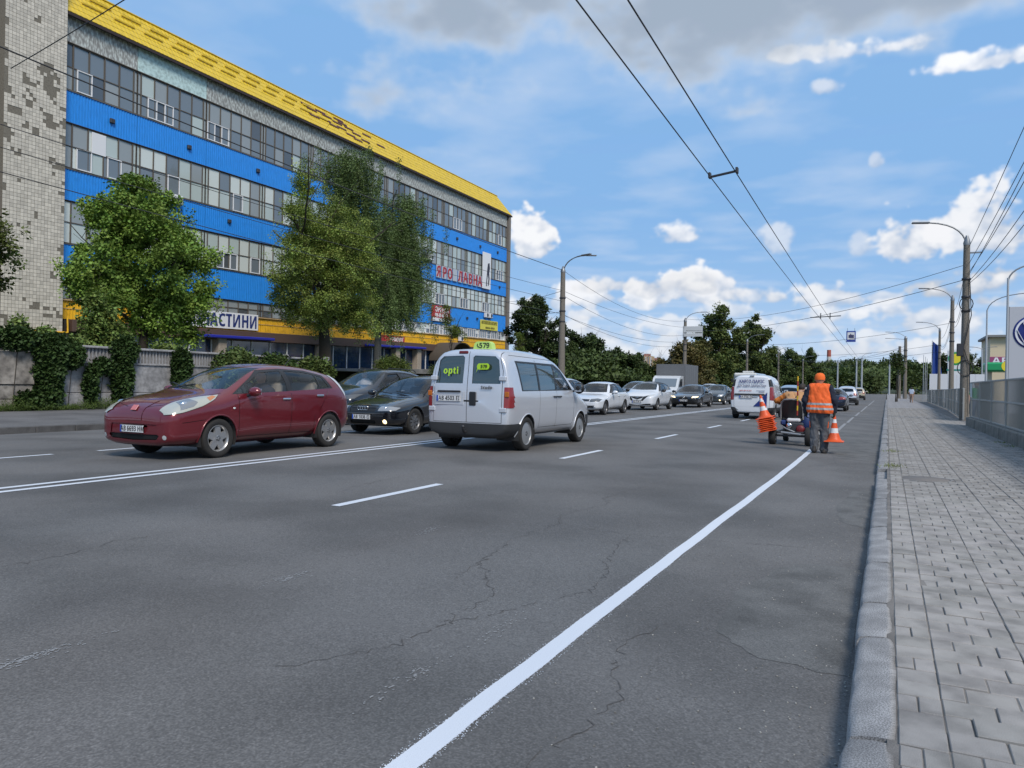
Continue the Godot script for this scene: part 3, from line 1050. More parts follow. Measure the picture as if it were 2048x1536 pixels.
	put("corner_column", b, grainy("column_concrete", lin(0.22, 0.2, 0.18), 0.9, dirt, 0.4), t)
	# mansard roof of pressed tile sheets
	var under := MB.new()
	var xa := -3.9
	var xb := 65.75
	under.quad(Vector3(xa, 23.42, 0.42), Vector3(xb, 23.42, 0.42), Vector3(xb - 1.6, 25.95, -1.25), Vector3(xa, 25.95, -1.25))
	under.quad(Vector3(xb, 23.42, 0.42), Vector3(xb, 23.42, -14.0), Vector3(xb - 1.6, 25.95, -12.4), Vector3(xb - 1.6, 25.95, -1.25))
	under.quad(Vector3(xa, 25.95, -1.25), Vector3(xb - 1.6, 25.95, -1.25), Vector3(xb - 1.6, 25.97, -12.4), Vector3(xa, 25.97, -12.4))
	under.quad(Vector3(xa, 23.42, 0.42), Vector3(xa, 23.42, -0.4), Vector3(xb, 23.42, -0.4), Vector3(xb, 23.42, 0.42))
	put("roof_deck", under, roof_y, t)
	var up := Vector3(0, 2.53, -1.67)
	var un := Vector3(0, 1.67, 2.53).normalized()
	for k in 12:
		var x0 := xa + 5.805 * k
		var sheet := MB.new()
		var courses := 6
		var nrib := 17
		for cidx in courses:
			var f0 := float(cidx) / courses
			var f1 := float(cidx + 1) / courses
			for i in nrib:
				var q0 := x0 + 5.8 * i / nrib
				var q1 := x0 + 5.8 * (i + 0.5) / nrib
				var q2 := x0 + 5.8 * (i + 1.0) / nrib
				if q2 > xb - 0.05 - 1.6 * f1 and k == 11:
					continue
				var lo := Vector3(0, 23.42, 0.42) + up * f0 + un * 0.04
				var hi := Vector3(0, 23.42, 0.42) + up * f1 + un * 0.025
				var bulge := un * 0.014
				sheet.quad_n(lo + Vector3(q0, 0, 0), lo + bulge + Vector3(q1, 0, 0), hi + bulge + Vector3(q1, 0, 0), hi + Vector3(q0, 0, 0), (un + Vector3(-0.16, 0, 0)).normalized())
				sheet.quad_n(lo + bulge + Vector3(q1, 0, 0), lo + Vector3(q2, 0, 0), hi + Vector3(q2, 0, 0), hi + bulge + Vector3(q1, 0, 0), (un + Vector3(0.16, 0, 0)).normalized())
				sheet.quad_n(lo + Vector3(q0, 0, 0) - un * 0.04, lo + Vector3(q2, 0, 0) - un * 0.04, lo + Vector3(q2, 0, 0), lo + Vector3(q0, 0, 0), -up.normalized())
		put("roof_sheet", sheet, roof_y, t)
	b = MB.new()
	b.box(Vector3((xa + xb) / 2, 23.3, 0.4), Vector3(xb - xa, 0.2, 0.14), 0.02)
	put("gutter", b, dark, t)
	b = MB.new()
	b.box(Vector3((xa + xb - 1.6) / 2, 25.98, -1.22), Vector3(xb - xa - 1.6, 0.09, 0.2), 0.02)
	put("ridge_cap", b, roof_y, t)
	for k in 22:
		var x := -0.5 + 1.15 * k + (0.3 if k % 2 else 0.0)
		if x > 24.0:
			break
		b = MB.new()
		var f := 0.72 if k % 2 == 0 else 0.46
		var c := Vector3(x, 23.42, 0.42) + up * f + un * 0.12
		b.bar(c, c + Vector3(1.55, 0, 0), 0.09, 0.13, 0.02)
		put("snow_guard", b, roof_y, t)
	for q in [[22.4, 0.78], [23.0, 0.68], [24.4, 0.78], [25.2, 0.7], [22.8, 0.4], [24.6, 0.48], [25.6, 0.38], [26.6, 0.62], [27.6, 0.72], [28.4, 0.62], [26.9, 0.44], [28.0, 0.3], [29.4, 0.5], [30.6, 0.36], [31.6, 0.72], [33.6, 0.5], [27.2, 0.82], [29.0, 0.22]]:
		b = MB.new()
		var c: Vector3 = Vector3(q[0], 23.42, 0.42) + up * q[1] + un * 0.085
		var e1 := up.normalized() * 0.16
		b.box(c + Vector3(0.7, 0, 0), Vector3(1.4, 0.2, 0.03), 0.0, Basis(Vector3.RIGHT, up.normalized(), un))
		put("bare_patch", b, rust, t)
	# stair tower of small tiles, many fallen
	var tower := MB.new()
	tower.box(Vector3(-2.45, 15.0, -1.6), Vector3(3.7, 30.0, 4.4))
	var tw := put("stair_tower", tower, grainy("tower_mortar", lin(0.21, 0.19, 0.155), 0.95, dirt, 0.5), t)
	var tiles := MB.new()
	var gone := noise(91, 0.16, FastNoiseLite.TYPE_SIMPLEX_SMOOTH, 4)
	for j in 126:
		for i in 18:
			var x := -4.3 + i * 0.205 + 0.1
			var y := 2.0 + j * 0.21
			var zone := exp(-pow((y - 17.2) / 2.8, 2.0)) * 0.6 + 0.38 * exp(-pow((y - 10.2) / 1.8, 2.0)) * clampf((x + 2.2), 0.0, 1.0)
			if gone.get_noise_2d(x * 3.4, y * 4.2) * 0.9 + rng.randf() * 0.3 < -0.3 + zone * 0.62:
				continue
			tiles.col = Color(1, 1, 1) * rng.randf_range(0.72, 1.0)
			var hx := 0.096
			var hy := 0.098
			var z := 0.6 + 0.02 + rng.randfn(0, 0.002)
			var c := Vector3(x, y, z)
			tiles.quad_n(c + Vector3(-hx, -hy, 0), c + Vector3(hx, -hy, 0), c + Vector3(hx, hy, 0), c + Vector3(-hx, hy, 0), Vector3(rng.randfn(0, 0.01), rng.randfn(0, 0.01), 1).normalized())
			tiles.quad_n(c + Vector3(-hx, -hy, 0), c + Vector3(hx, -hy, 0), c + Vector3(hx, -hy, -0.02), c + Vector3(-hx, -hy, -0.02), Vector3.DOWN)
			tiles.quad_n(c + Vector3(hx, -hy, 0), c + Vector3(hx, hy, 0), c + Vector3(hx, hy, -0.02), c + Vector3(hx, -hy, -0.02), Vector3.RIGHT)
	var tl := put("wall_tiles", tiles, mat("cream_tile", lin(0.68, 0.63, 0.54), 0.55, 0.0, {"vertex_color_use_as_albedo": true}), tw)
	tl.set_meta("kind", "stuff")
	b = MB.new()
	b.tube([Vector3(-4.0, 4.05, 0.68), Vector3(-0.35, 4.0, 0.68), Vector3(-0.3, 4.0, 0.68), Vector3(-0.28, 4.9, 0.6)], 0.05, 8)
	put("gas_pipe", b, yellow, t)
	# ground floor: brown band, shop glazing, pillars
	var brown := mat("brown_panel", lin(0.10, 0.06, 0.045), 0.6)
	b = MB.new()
	b.box(Vector3(32.0, 4.45, 0.35), Vector3(64.0, 0.75, 0.7), 0.02)
	put("soffit", b, brown, t)
	var shop := mat("shop_glass", lin(0.012, 0.03, 0.075), 0.05, 0.0, {"metallic_specular": 0.7})
	for k in 30:
		var x := 1.0 + 2.1 * k
		if x > 62.0:
			break
		b = MB.new()
		b.box(Vector3(x + 1.0, 3.05, 0.2), Vector3(2.0, 2.1, 0.03))
		put("shop_pane", b, shop, t)
		b = MB.new()
		b.box(Vector3(x, 3.05, 0.24), Vector3(0.08, 2.1, 0.08))
		put("shop_mullion", b, M.upvc, t)
	for x in [12.0, 24.0, 36.3, 40.6, 54.0]:
		b = MB.new()
		b.box(Vector3(x, 3.0, 0.5), Vector3(0.8, 2.4, 0.8), 0.03)
		put("pillar", b, grainy("pillar_render", lin(0.4, 0.34, 0.28), 0.8, dirt, 0.4), t)
	b = MB.new()
	b.box(Vector3(32.0, 1.7, 0.6), Vector3(64.0, 0.6, 1.0), 0.02)
	put("plinth", b, M.concrete, t)
	# blue awning edges
	var ink := mat("awning_blue", lin(0.02, 0.025, 0.35), 0.4)
	for q in [[9.5, 17.3], [30.5, 41.5]]:
		b = MB.new()
		b.box(Vector3((q[0] + q[1]) / 2, 4.28, 0.98), Vector3(q[1] - q[0], 0.22, 0.5), 0.04)
		put("awning", b, ink, t)
	# arched entrance canopy
	b = MB.new()
	var arc := []
	for depth in [0.4, 3.2]:
		var row := PackedVector3Array()
		for k in 17:
			var a := PI * k / 16.0
			row.append(Vector3(46.4 + 2.9 * cos(a), 3.0 + 2.1 * sin(a), depth))
		arc.append(row)
	b.grid(arc)
	var inner := []
	for depth in [0.4, 3.15]:
		var row := PackedVector3Array()
		for k in 17:
			var a := PI * k / 16.0
			row.append(Vector3(46.4 + 2.78 * cos(a), 2.95 + 2.02 * sin(a), depth))
		inner.append(row)
	b.grid(inner, true)
	b.grid([arc[1], inner[1]])
	var canopy := put("entrance_canopy", b, mat("canopy_brown", lin(0.075, 0.06, 0.045), 0.6), t)
	b = MB.new()
	for k in 5:
		var x := 43.7 + 1.35 * k
		b.box(Vector3(x, 3.0, 3.0), Vector3(0.06, 2.6, 0.06))
	for y in [2.2, 3.1, 3.9]:
		b.box(Vector3(46.4, y, 3.0), Vector3(5.4, 0.05, 0.05))
	put("lattice", b, mat("lattice_red", lin(0.11, 0.04, 0.035), 0.6), canopy)
	build_signs(t)

func sign_board(called: String, label: String, category: String, s0: float, s1: float, h0: float, h1: float, z: float, m: Material) -> Node3D:
	var o := thing(called, label, category)
	o.transform = BX * Transform3D(Basis(), Vector3((s0 + s1) / 2, (h0 + h1) / 2, z))
	var b := MB.new()
	b.box(Vector3.ZERO, Vector3(s1 - s0, h1 - h0, 0.08), 0.01)
	put("board", b, m, o)
	return o

func letter(parent: Node, words: String, height: float, at: Vector3, m: Material, squeeze := 1.0, bold := true, width := 0.0) -> void:
	var l := text(words, height, m, bold, 0.02, "Droid Sans", squeeze)
	if width > 0.0:
		l.scale.x = width / maxf(l.mesh.get_aabb().size.x, 0.01)
	l.position = at
	parent.add_child(l, true)

func build_signs(_b: Node) -> void:
	var white := mat("sign_white", lin(0.76, 0.77, 0.79), 0.5)
	var red := mat("sign_red", lin(0.42, 0.02, 0.025), 0.5)
	var navy := mat("sign_navy", lin(0.02, 0.035, 0.16), 0.5)
	var lemon := mat("sign_lemon", lin(0.72, 0.66, 0.08), 0.5)
	# letters on white squares, one square without its letter
	var word := "ЯРО ЛАВНА"
	for k in 9:
		var x := 45.1 + 1.33 * k
		var ch := word[k]
		var o := thing("letter_panel", "white square panel with %s red letter on blue cladding" % ["mirrored R like", "P like second", "round", "", "tent shaped", "first pointed A like", "B like", "H like", "last pointed A like"][k] if ch != " " else "blank white square panel in the row of red letters", "sign", Vector3.ZERO, 0.0, "red letters on the building")
		o.transform = BX * Transform3D(Basis(), Vector3(x + 0.6, 13.3, 0.2))
		var b := MB.new()
		b.box(Vector3.ZERO, Vector3(1.06, 1.45, 0.08), 0.01)
		put("board", b, mat("letter_panel_grey", lin(0.46, 0.5, 0.56), 0.5), o)
		if ch != " ":
			letter(o, ch, 1.25, Vector3(0, 0, 0.06), red, 1.0)
	var o := sign_board("advert_banner", "tall white advertising banner with dark figure above the red letters", "banner", 56.9, 59.3, 12.5, 17.2, 0.32, white)
	var b := MB.new()
	var dk := mat("banner_print", lin(0.03, 0.03, 0.05), 0.6)
	b.prism(PackedVector2Array([Vector2(0.3, 1.0), Vector2(0.75, 1.1), Vector2(0.9, 0.4), Vector2(0.7, -0.2), Vector2(0.85, -1.0), Vector2(0.6, -1.9), Vector2(0.35, -1.9), Vector2(0.5, -1.0), Vector2(0.3, -0.4), Vector2(0.15, -1.2), Vector2(0.05, -2.0), Vector2(-0.2, -2.0), Vector2(-0.05, -0.9), Vector2(0.1, 0.2)]), Vector3(0, 0, 0.045), Vector3.RIGHT, Vector3.UP, Vector3(0, 0, 0.006))
	put("printed_figure", b, dk, o)
	o = sign_board("rental_banner", "red and white rental banner with white lettering and phone number", "banner", 44.3, 48.6, 7.55, 9.35, 0.2, red)
	b = MB.new()
	b.box(Vector3(0, -0.7, 0.045), Vector3(4.28, 0.38, 0.02))
	put("white_strip", b, white, o)
	letter(o, "ОРЕНДА", 0.62, Vector3(0.15, 0.45, 0.06), white, 0.95)
	letter(o, "096-88-86-111", 0.42, Vector3(0, -0.2, 0.06), white, 0.8)
	o = sign_board("driving_school_banner", "yellow banner with dark lettering below the air conditioners", "banner", 56.7, 61.9, 7.2, 8.45, 0.25, lemon)
	letter(o, "АВТОШКОЛА АНТАРЕС", 0.42, Vector3(0, 0.3, 0.05), mat("sign_olive", lin(0.10, 0.09, 0.015), 0.6), 0.8, true, 4.8)
	letter(o, "066 68-26-6 - 068-56-4", 0.26, Vector3(0.2, -0.35, 0.05), M.sign_olive, 0.75)
	o = sign_board("parts_shop_sign", "long white sign with navy capital lettering on yellow cladding", "sign", 4.6, 16.3, 4.95, 6.2, 0.3, white)
	letter(o, "АВТОЗАПЧАСТИНИ", 0.98, Vector3(0.1, 0, 0.05), navy, 1.0, true, 11.2)
	o = sign_board("hardware_shop_sign", "red sign with two lines of white lettering behind the birch", "sign", 33.5, 38.4, 4.2, 5.4, 0.3, red)
	letter(o, "ЛАМІНАТ", 0.42, Vector3(0.9, 0.28, 0.05), white, 0.95)
	letter(o, "ЛЮСТРИ", 0.42, Vector3(0.9, -0.3, 0.05), white, 0.95)
	o = sign_board("blank_board", "plain white board fixed beside the tiled stair tower", "board", 1.45, 2.6, 3.6, 5.5, 0.2, white)
	b = MB.new()
	b.box(Vector3(0.95, -0.4, 0.0), Vector3(0.75, 1.05, 0.06), 0.01)
	put("side_board", b, white, o)
	o = sign_board("tyre_shop_sign", "dark sign with brown hill shape beside the white board", "sign", -0.2, 1.4, 3.7, 4.8, 0.16, mat("sign_charcoal", lin(0.04, 0.035, 0.03), 0.6))
	b = MB.new()
	b.prism(PackedVector2Array([Vector2(-0.75, -0.1), Vector2(0.75, -0.1), Vector2(0.75, 0.42), Vector2(0.3, 0.4), Vector2(-0.3, 0.15)]), Vector3(0, 0, 0.042), Vector3.RIGHT, Vector3.UP, Vector3(0, 0, 0.006))
	put("print", b, mat("sign_brown", lin(0.09, 0.03, 0.02), 0.6), o)

# ---------------------------------------------------------------- plants
func leaf_mat(key: String, c: Color, glow := 0.5) -> StandardMaterial3D:
	var m := mat(key, c, 0.62, 0.0, {"vertex_color_use_as_albedo": true, "backlight_enabled": true, "backlight": Color(glow, glow, glow * 0.6), "metallic_specular": 0.35, "cull_mode": BaseMaterial3D.CULL_DISABLED})
	return m

# a sprig: a handful of folded leaves round a short twig
func sprig(leaves: int, size: float, spread: float, hang: float, seed_: int, narrow := 0.55) -> ArrayMesh:
	var r := RandomNumberGenerator.new()
	r.seed = seed_
	var b := MB.new()
	for k in leaves:
		var d := Vector3(r.randfn(), r.randfn() * 0.7, r.randfn()).normalized()
		var at := d * spread * pow(r.randf(), 0.6)
		var dir := (d + Vector3(r.randfn(0, 0.5), -hang + r.randfn(0, 0.4), r.randfn(0, 0.5))).normalized()
		var side := dir.cross(Vector3(r.randfn(0, 0.4), 1, r.randfn(0, 0.4))).normalized()
		var up := side.cross(dir).normalized()
		var l := size * r.randf_range(0.7, 1.25)
		var w := l * narrow * 0.5
		b.col = Color(1, 1, 1) * r.randf_range(0.72, 1.15)
		var tip := at + dir * l
		var m1 := at + dir * l * 0.45 + side * w - up * w * 0.35
		var m2 := at + dir * l * 0.45 - side * w - up * w * 0.35
		b.tri3(at, m1, tip, up, up, up)
		b.tri3(at, tip, m2, up, up, up)
	return b.mesh()

func scatter(called: String, mesh: Mesh, m: Material, xs: Array, cs: PackedColorArray, parent: Node) -> MultiMeshInstance3D:
	var mm := MultiMesh.new()
	mm.transform_format = MultiMesh.TRANSFORM_3D
	mm.use_colors = true
	mm.mesh = mesh
	mm.instance_count = xs.size()
	for i in xs.size():
		mm.set_instance_transform(i, xs[i])
		mm.set_instance_color(i, cs[i])
	var o := MultiMeshInstance3D.new()
	o.name = called
	o.multimesh = mm
	o.material_override = m
	parent.add_child(o, true)
	return o

# the same as one real mesh: each sprig's leaves set in place
func grown(called: String, sp: ArrayMesh, m: Material, xs: Array, cs: PackedColorArray, parent: Node) -> MeshInstance3D:
	var a := sp.surface_get_arrays(0)
	var sv: PackedVector3Array = a[Mesh.ARRAY_VERTEX]
	var sn: PackedVector3Array = a[Mesh.ARRAY_NORMAL]
	var sc: PackedColorArray = a[Mesh.ARRAY_COLOR]
	var b := MB.new()
	var tints := {}
	for i in xs.size():
		var x: Transform3D = xs[i]
		var key := Vector2i(roundi(cs[i].r * 400.0), roundi(cs[i].g * 300.0))
		if not tints.has(key):
			var t := PackedColorArray()
			for k in sc:
				t.append(Color(k.r * cs[i].r, k.g * cs[i].g, k.b * cs[i].b))
			tints[key] = t
		b.v.append_array(x * sv)
		b.n.append_array(Transform3D(x.basis.orthonormalized(), Vector3.ZERO) * sn)
		b.c.append_array(tints[key])
	return put(called, b, m, parent)

func turn_random(r: RandomNumberGenerator, s: float) -> Basis:
	return Basis.from_euler(Vector3(r.randf_range(-0.7, 0.7), r.randf() * TAU, r.randf_range(-0.7, 0.7))).scaled(Vector3.ONE * s)

func branch(b: MB, r: RandomNumberGenerator, a: Vector3, dir: Vector3, length: float, rad: float, depth: int, ends: Array, droop := 0.0) -> void:
	var pts := [a]
	var rs := [rad]
	var p := a
	var d := dir
	var n := 5
	for k in n:
		d = (d + Vector3(r.randfn(0, 0.13), 0.06 - droop * k * 0.05 + r.randfn(0, 0.06), r.randfn(0, 0.13))).normalized()
		p = p + d * length / n
		pts.append(p)
		rs.append(rad * (1.0 - 0.62 * (k + 1) / n))
	b.tube(pts, rs, 8 if rad > 0.08 else 5, false)
	ends.append(p)
	if depth > 0:
		for k in (3 if depth > 1 else 3):
			var q: Vector3 = pts[2 + k % 4]
			var side := Vector3(r.randfn(), r.randf_range(0.0, 0.7), r.randfn()).normalized()
			branch(b, r, q, (d * 0.6 + side * 0.8).normalized(), length * r.randf_range(0.45, 0.7), rs[2 + k % 4] * 0.6, depth - 1, ends, droop)

# lobes: [centre, radii] relative to the foot of the trunk
func tree(called: String, label: String, at: Vector3, trunk_h: float, trunk_r: float, lobes: Array, count: int, sp: Mesh, lm: Material, bark: Material, tint: Color, size := 1.0, droop := 0.0, group := "", gaps := 0.12, limbs := 6) -> Node3D:
	var r := RandomNumberGenerator.new()
	r.seed = hash(called + label) % 100000
	var t := thing(called, label, "tree", at, 0.0, group)
	var b := MB.new()
	var lean := Vector3(r.randfn(0, 0.05), 0, r.randfn(0, 0.05)) * trunk_h
	var top := Vector3(0, trunk_h, 0) + lean
	b.tube([Vector3(0, -0.3, 0), Vector3(0, 0.15, 0), lean * 0.3 + Vector3(0, trunk_h * 0.4, 0), lean * 0.7 + Vector3(0, trunk_h * 0.75, 0), top], [trunk_r * 1.5, trunk_r * 1.12, trunk_r, trunk_r * 0.86, trunk_r * 0.7], 10, false)
	var ends := []
	for k in limbs:
		var L: Array = lobes[k % lobes.size()]
		var to: Vector3 = L[0] + Vector3(r.randfn() * L[1].x * 0.4, r.randfn() * L[1].y * 0.35, r.randfn() * L[1].z * 0.4) - top
		branch(b, r, top - Vector3(0, trunk_h * 0.22 * r.randf(), 0), (to.normalized() + Vector3(0, 0.25, 0)).normalized(), maxf(to.length() * 0.95, 0.8), trunk_r * 0.5, 2, ends, droop)
	put("trunk", b, bark, t)
	var hole := noise(r.seed % 977, 0.42, FastNoiseLite.TYPE_SIMPLEX_SMOOTH, 2)
	var xs := []
	var cs := PackedColorArray()
	var vol := 0.0
	for L in lobes:
		vol += L[1].x * L[1].y * L[1].z
	for L in lobes:
		var n := int(count * L[1].x * L[1].y * L[1].z / vol)
		var clumps := maxi(6, n / 22)
		for q in clumps:
			var d := Vector3(r.randfn(), r.randfn(), r.randfn()).normalized()
			var c: Vector3 = L[0] + d * L[1] * pow(r.randf(), 0.42)
			if hole.get_noise_3dv(c) < -0.42 + gaps:
				continue
			var cr := r.randf_range(0.28, 0.62) * size
			var shade := r.randf_range(0.72, 1.2)
			for k in 22:
				var o := Vector3(r.randfn(), r.randfn() * 0.7, r.randfn()) * cr * 0.62
				xs.append(Transform3D(turn_random(r, size * r.randf_range(0.75, 1.25)), c + o))
				var g := shade * r.randf_range(0.82, 1.18)
				var y := r.randf_range(0.9, 1.15)
				cs.append(Color(tint.r * g * y, tint.g * g, tint.b * g))
	grown("crown", sp, lm, xs, cs, t)
	return t

func bush(called: String, label: String, category: String, at: Vector3, lobes: Array, count: int, sp: Mesh, lm: Material, tint: Color, size := 1.0, group := "", stems := true) -> Node3D:
	var r := RandomNumberGenerator.new()
	r.seed = hash(called + label) % 100000
	var t := thing(called, label, category, at, 0.0, group)
	if stems:
		var b := MB.new()
		for k in 5:
			var L: Array = lobes[k % lobes.size()]
			var e: Vector3 = L[0] + Vector3(r.randfn() * 0.3, 0.2, r.randfn() * 0.3) * L[1]
			b.tube([Vector3(r.randfn(0, 0.1), -0.1, r.randfn(0, 0.1)), e * 0.5 + Vector3(r.randfn(0, 0.05), 0, 0), e], [0.035, 0.025, 0.01], 5)
		put("stem", b, M.bark, t)
	var xs := []
	var cs := PackedColorArray()
	var vol := 0.0
	for L in lobes:
		vol += L[1].x * L[1].y * L[1].z
	for L in lobes:
		for k in int(count * L[1].x * L[1].y * L[1].z / vol):
			var d := Vector3(r.randfn(), r.randfn(), r.randfn()).normalized()
			xs.append(Transform3D(turn_random(r, size * r.randf_range(0.7, 1.25)), L[0] + d * L[1] * pow(r.randf(), 0.4)))
			var g := r.randf_range(0.7, 1.25)
			cs.append(Color(tint.r * g * r.randf_range(0.9, 1.15), tint.g * g, tint.b * g))
	grown("foliage", sp, lm, xs, cs, t)
	return t

# ivy hanging on a wall that faces +x; spans: list of [z, top, bottom, half width]
func ivy(label: String, x: float, blobs: Array, count: int, sp: Mesh, lm: Material, tint: Color) -> void:
	var r := RandomNumberGenerator.new()
	r.seed = hash(label) % 100000
	var z0: float = blobs[0][0]
	var t := thing("ivy", label, "ivy", Vector3(x, 0.2, z0), 0.0, "ivy on the concrete fence")
	var xs := []
	var cs := PackedColorArray()
	var area := 0.0
	for q in blobs:
		area += q[2] * q[3]
	var edge := noise(r.seed % 555, 1.2, FastNoiseLite.TYPE_SIMPLEX_SMOOTH, 2)
	for q in blobs:
		for k in int(count * q[2] * q[3] / area):
			var a := r.randf() * TAU
			var rr := sqrt(r.randf())
			var y: float = q[1] + sin(a) * rr * q[3] - 0.2
			var z: float = q[0] + cos(a) * rr * q[2] * (1.0 + 0.35 * edge.get_noise_1d(y))
			if y < 0.02:
				continue
			var bulge: float = (1.0 - rr * rr) * q[4]
			xs.append(Transform3D(turn_random(r, r.randf_range(0.7, 1.2)), Vector3(0.05 + bulge * r.randf_range(0.3, 1.0), y, z - z0)))
			var g := r.randf_range(0.6, 1.3)
			cs.append(Color(tint.r * g, tint.g * g, tint.b * g))
	grown("foliage", sp, lm, xs, cs, t)
	var b := MB.new()
	for q in blobs:
		b.tube([Vector3(0.03, -0.1, q[0] - z0 + 0.1), Vector3(0.04, q[1] * 0.5, q[0] - z0), Vector3(0.03, q[1], q[0] - z0 - 0.1)], 0.012, 5)
	put("stem", b, M.bark, t)

func build_plants() -> void:
	M.bark = grainy("bark", lin(0.075, 0.06, 0.045), 0.95, ntex(noise(101, 0.08, FastNoiseLite.TYPE_SIMPLEX_SMOOTH, 4), [[0.0, 0.5], [1.0, 1.0]]), 2.5)
	var lm := leaf_mat("leaves", Color.WHITE)
	var maple := sprig(18, 0.13, 0.24, 0.35, 1, 0.8)
	var linden := sprig(18, 0.10, 0.22, 0.5, 2, 0.8)
	var birch := sprig(12, 0.12, 0.2, 0.9, 3, 0.6)
	var ivy_sp := sprig(12, 0.10, 0.13, 0.6, 4, 0.95)
	var far_sp := sprig(16, 0.27, 0.42, 0.3, 5, 0.85)
	var small := sprig(14, 0.11, 0.17, 0.25, 6, 0.5)
	M.small_sprig = small
	# terrace behind the wall, bank beside the road
	var b := MB.new()
	b.quad_n(Vector3(-26.1, 1.9, 10), Vector3(-90, 1.9, 10), Vector3(-90, 1.9, -130), Vector3(-26.1, 1.9, -130), Vector3.UP)
	setting("terrace", b, M.grass_ground)
	b = MB.new()
	b.quad(Vector3(-25.1, 0.19, -31.4), Vector3(-29.5, 1.92, -31.4), Vector3(-29.5, 1.92, -130), Vector3(-25.1, 0.19, -130))
	b.quad(Vector3(-25.1, 0.19, -130), Vector3(-90, 1.9, -130), Vector3(-90, 0.0, -150), Vector3(-25.1, 0.0, -150))
	setting("bank", b, M.grass_ground)
	# maple behind the wall
	tree("maple_tree", "broad dark green maple behind the ivy covered concrete fence", Vector3(-30.5, 1.9, -24.1), 2.2, 0.2, [[Vector3(0, 4.4, -0.2), Vector3(3.0, 2.4, 3.0)], [Vector3(0.3, 6.2, 0.5), Vector3(2.1, 1.9, 2.0)], [Vector3(0.2, 3.2, 1.9), Vector3(1.7, 1.2, 1.9)], [Vector3(0.4, 2.4, -1.6), Vector3(1.6, 1.8, 1.5)], [Vector3(0.5, 1.6, -0.8), Vector3(1.4, 1.5, 1.7)], [Vector3(0.0, 7.6, 0.9), Vector3(0.7, 1.2, 0.7)], [Vector3(0.0, 7.2, -0.9), Vector3(0.8, 1.1, 0.8)], [Vector3(0.0, 7.0, 2.1), Vector3(0.7, 1.1, 0.7)], [Vector3(0.2, 5.4, -2.4), Vector3(1.3, 1.4, 1.2)], [Vector3(0.2, 3.6, 2.7), Vector3(0.8, 0.7, 0.9)]], 4600, maple, lm, M.bark, Color(0.175, 0.285, 0.052), 1.0)
	tree("dark_tree", "dark leaning tree beside the tiled stair tower above the slab wall", Vector3(-29.0, 1.9, -14.6), 2.4, 0.18, [[Vector3(0, 3.6, -1.2), Vector3(1.5, 1.4, 1.7)], [Vector3(0.2, 2.9, 0.2), Vector3(1.2, 1.0, 1.2)]], 1300, maple, lm, M.bark, Color(0.09, 0.12, 0.03), 1.0)
	# linden with a leaning trunk
	tree("linden_tree", "yellowish green linden with thick dark trunk in front of the birch", Vector3(-29.5, 1.9, -35.6), 3.0, 0.36, [[Vector3(0.2, 5.4, 0), Vector3(3.0, 2.9, 3.3)], [Vector3(0.2, 7.6, 0.2), Vector3(2.4, 2.0, 2.6)], [Vector3(0.3, 9.3, 1.5), Vector3(0.9, 1.6, 1.0)], [Vector3(0.3, 9.0, -0.8), Vector3(1.1, 1.4, 1.2)], [Vector3(0.3, 4.0, 2.6), Vector3(1.5, 1.6, 1.5)], [Vector3(0.3, 3.4, -2.4), Vector3(1.7, 1.5, 1.6)], [Vector3(0.4, 7.2, 3.0), Vector3(1.0, 1.1, 1.1)], [Vector3(0.2, 2.9, 1.0), Vector3(1.2, 0.8, 1.4)], [Vector3(0.3, 10.3, 2.2), Vector3(0.5, 1.1, 0.5)], [Vector3(0.3, 5.8, 3.4), Vector3(1.4, 1.8, 1.5)], [Vector3(0.3, 8.6, 3.3), Vector3(0.9, 1.0, 1.0)]], 6200, linden, lm, M.bark, Color(0.205, 0.275, 0.062), 1.05)
	# birch: hanging strands
	var r := RandomNumberGenerator.new()
	r.seed = 404
	var t := thing("birch_tree", "tall drooping birch close to the building facade", "tree", Vector3(-37.0, 1.9, -51.0))
	b = MB.new()
	var ends := []
	b.tube([Vector3(0, -0.3, 0), Vector3(0.1, 4, 0.1), Vector3(0, 9, 0.4), Vector3(0.2, 14.5, 2.6), Vector3(0.2, 17.0, 3.6)], [0.34, 0.26, 0.2, 0.11, 0.03], 10, false)
	b.tube([Vector3(0.05, 4.2, 0.1), Vector3(0.0, 9, -1.6), Vector3(0.1, 13.5, -2.9), Vector3(0, 15.2, -3.2)], [0.2, 0.15, 0.08, 0.03], 8, false)
	for k in 26:
		var h := r.randf_range(4.5, 15.0)
		var a := r.randf() * TAU
		branch(b, r, Vector3(0, h, 0.3 if k % 2 else -1.8), Vector3(cos(a), 0.7, sin(a)).normalized(), r.randf_range(1.6, 3.6) * (1.15 - h / 22.0), 0.06, 1, ends, 1.2)
	put("trunk", b, grainy("birch_bark", lin(0.28, 0.27, 0.25), 0.9, ntex(noise(103, 0.03, FastNoiseLite.TYPE_SIMPLEX_SMOOTH, 4), [[0.0, 0.15], [0.4, 0.7], [1.0, 1.0]]), 1.2), t)
	var xs := []
	var cs := PackedColorArray()
	for k in 1150:
		var low := r.randf()
		var c: Vector3
		if k % 3 == 0:
			c = Vector3(r.randfn(0, 1.0), r.randf_range(8.0, 17.2), 3.6 + r.randfn(0, 1.5) * (1.0 - 0.3 * low))
		elif k % 3 == 1:
			c = Vector3(r.randfn(0, 1.0), r.randf_range(6.5, 15.2), -3.4 + r.randfn(0, 1.35))
		else:
			c = Vector3(r.randfn(0, 1.6), r.randf_range(5.0, 13.5), 0.2 + r.randfn(0, 2.6))
		var L := r.randf_range(1.0, 3.6)
		var n := int(L / 0.13)
		var sway := Vector3(r.randfn(0, 0.12), 0, r.randfn(0, 0.12))
		var g0 := r.randf_range(0.7, 1.2)
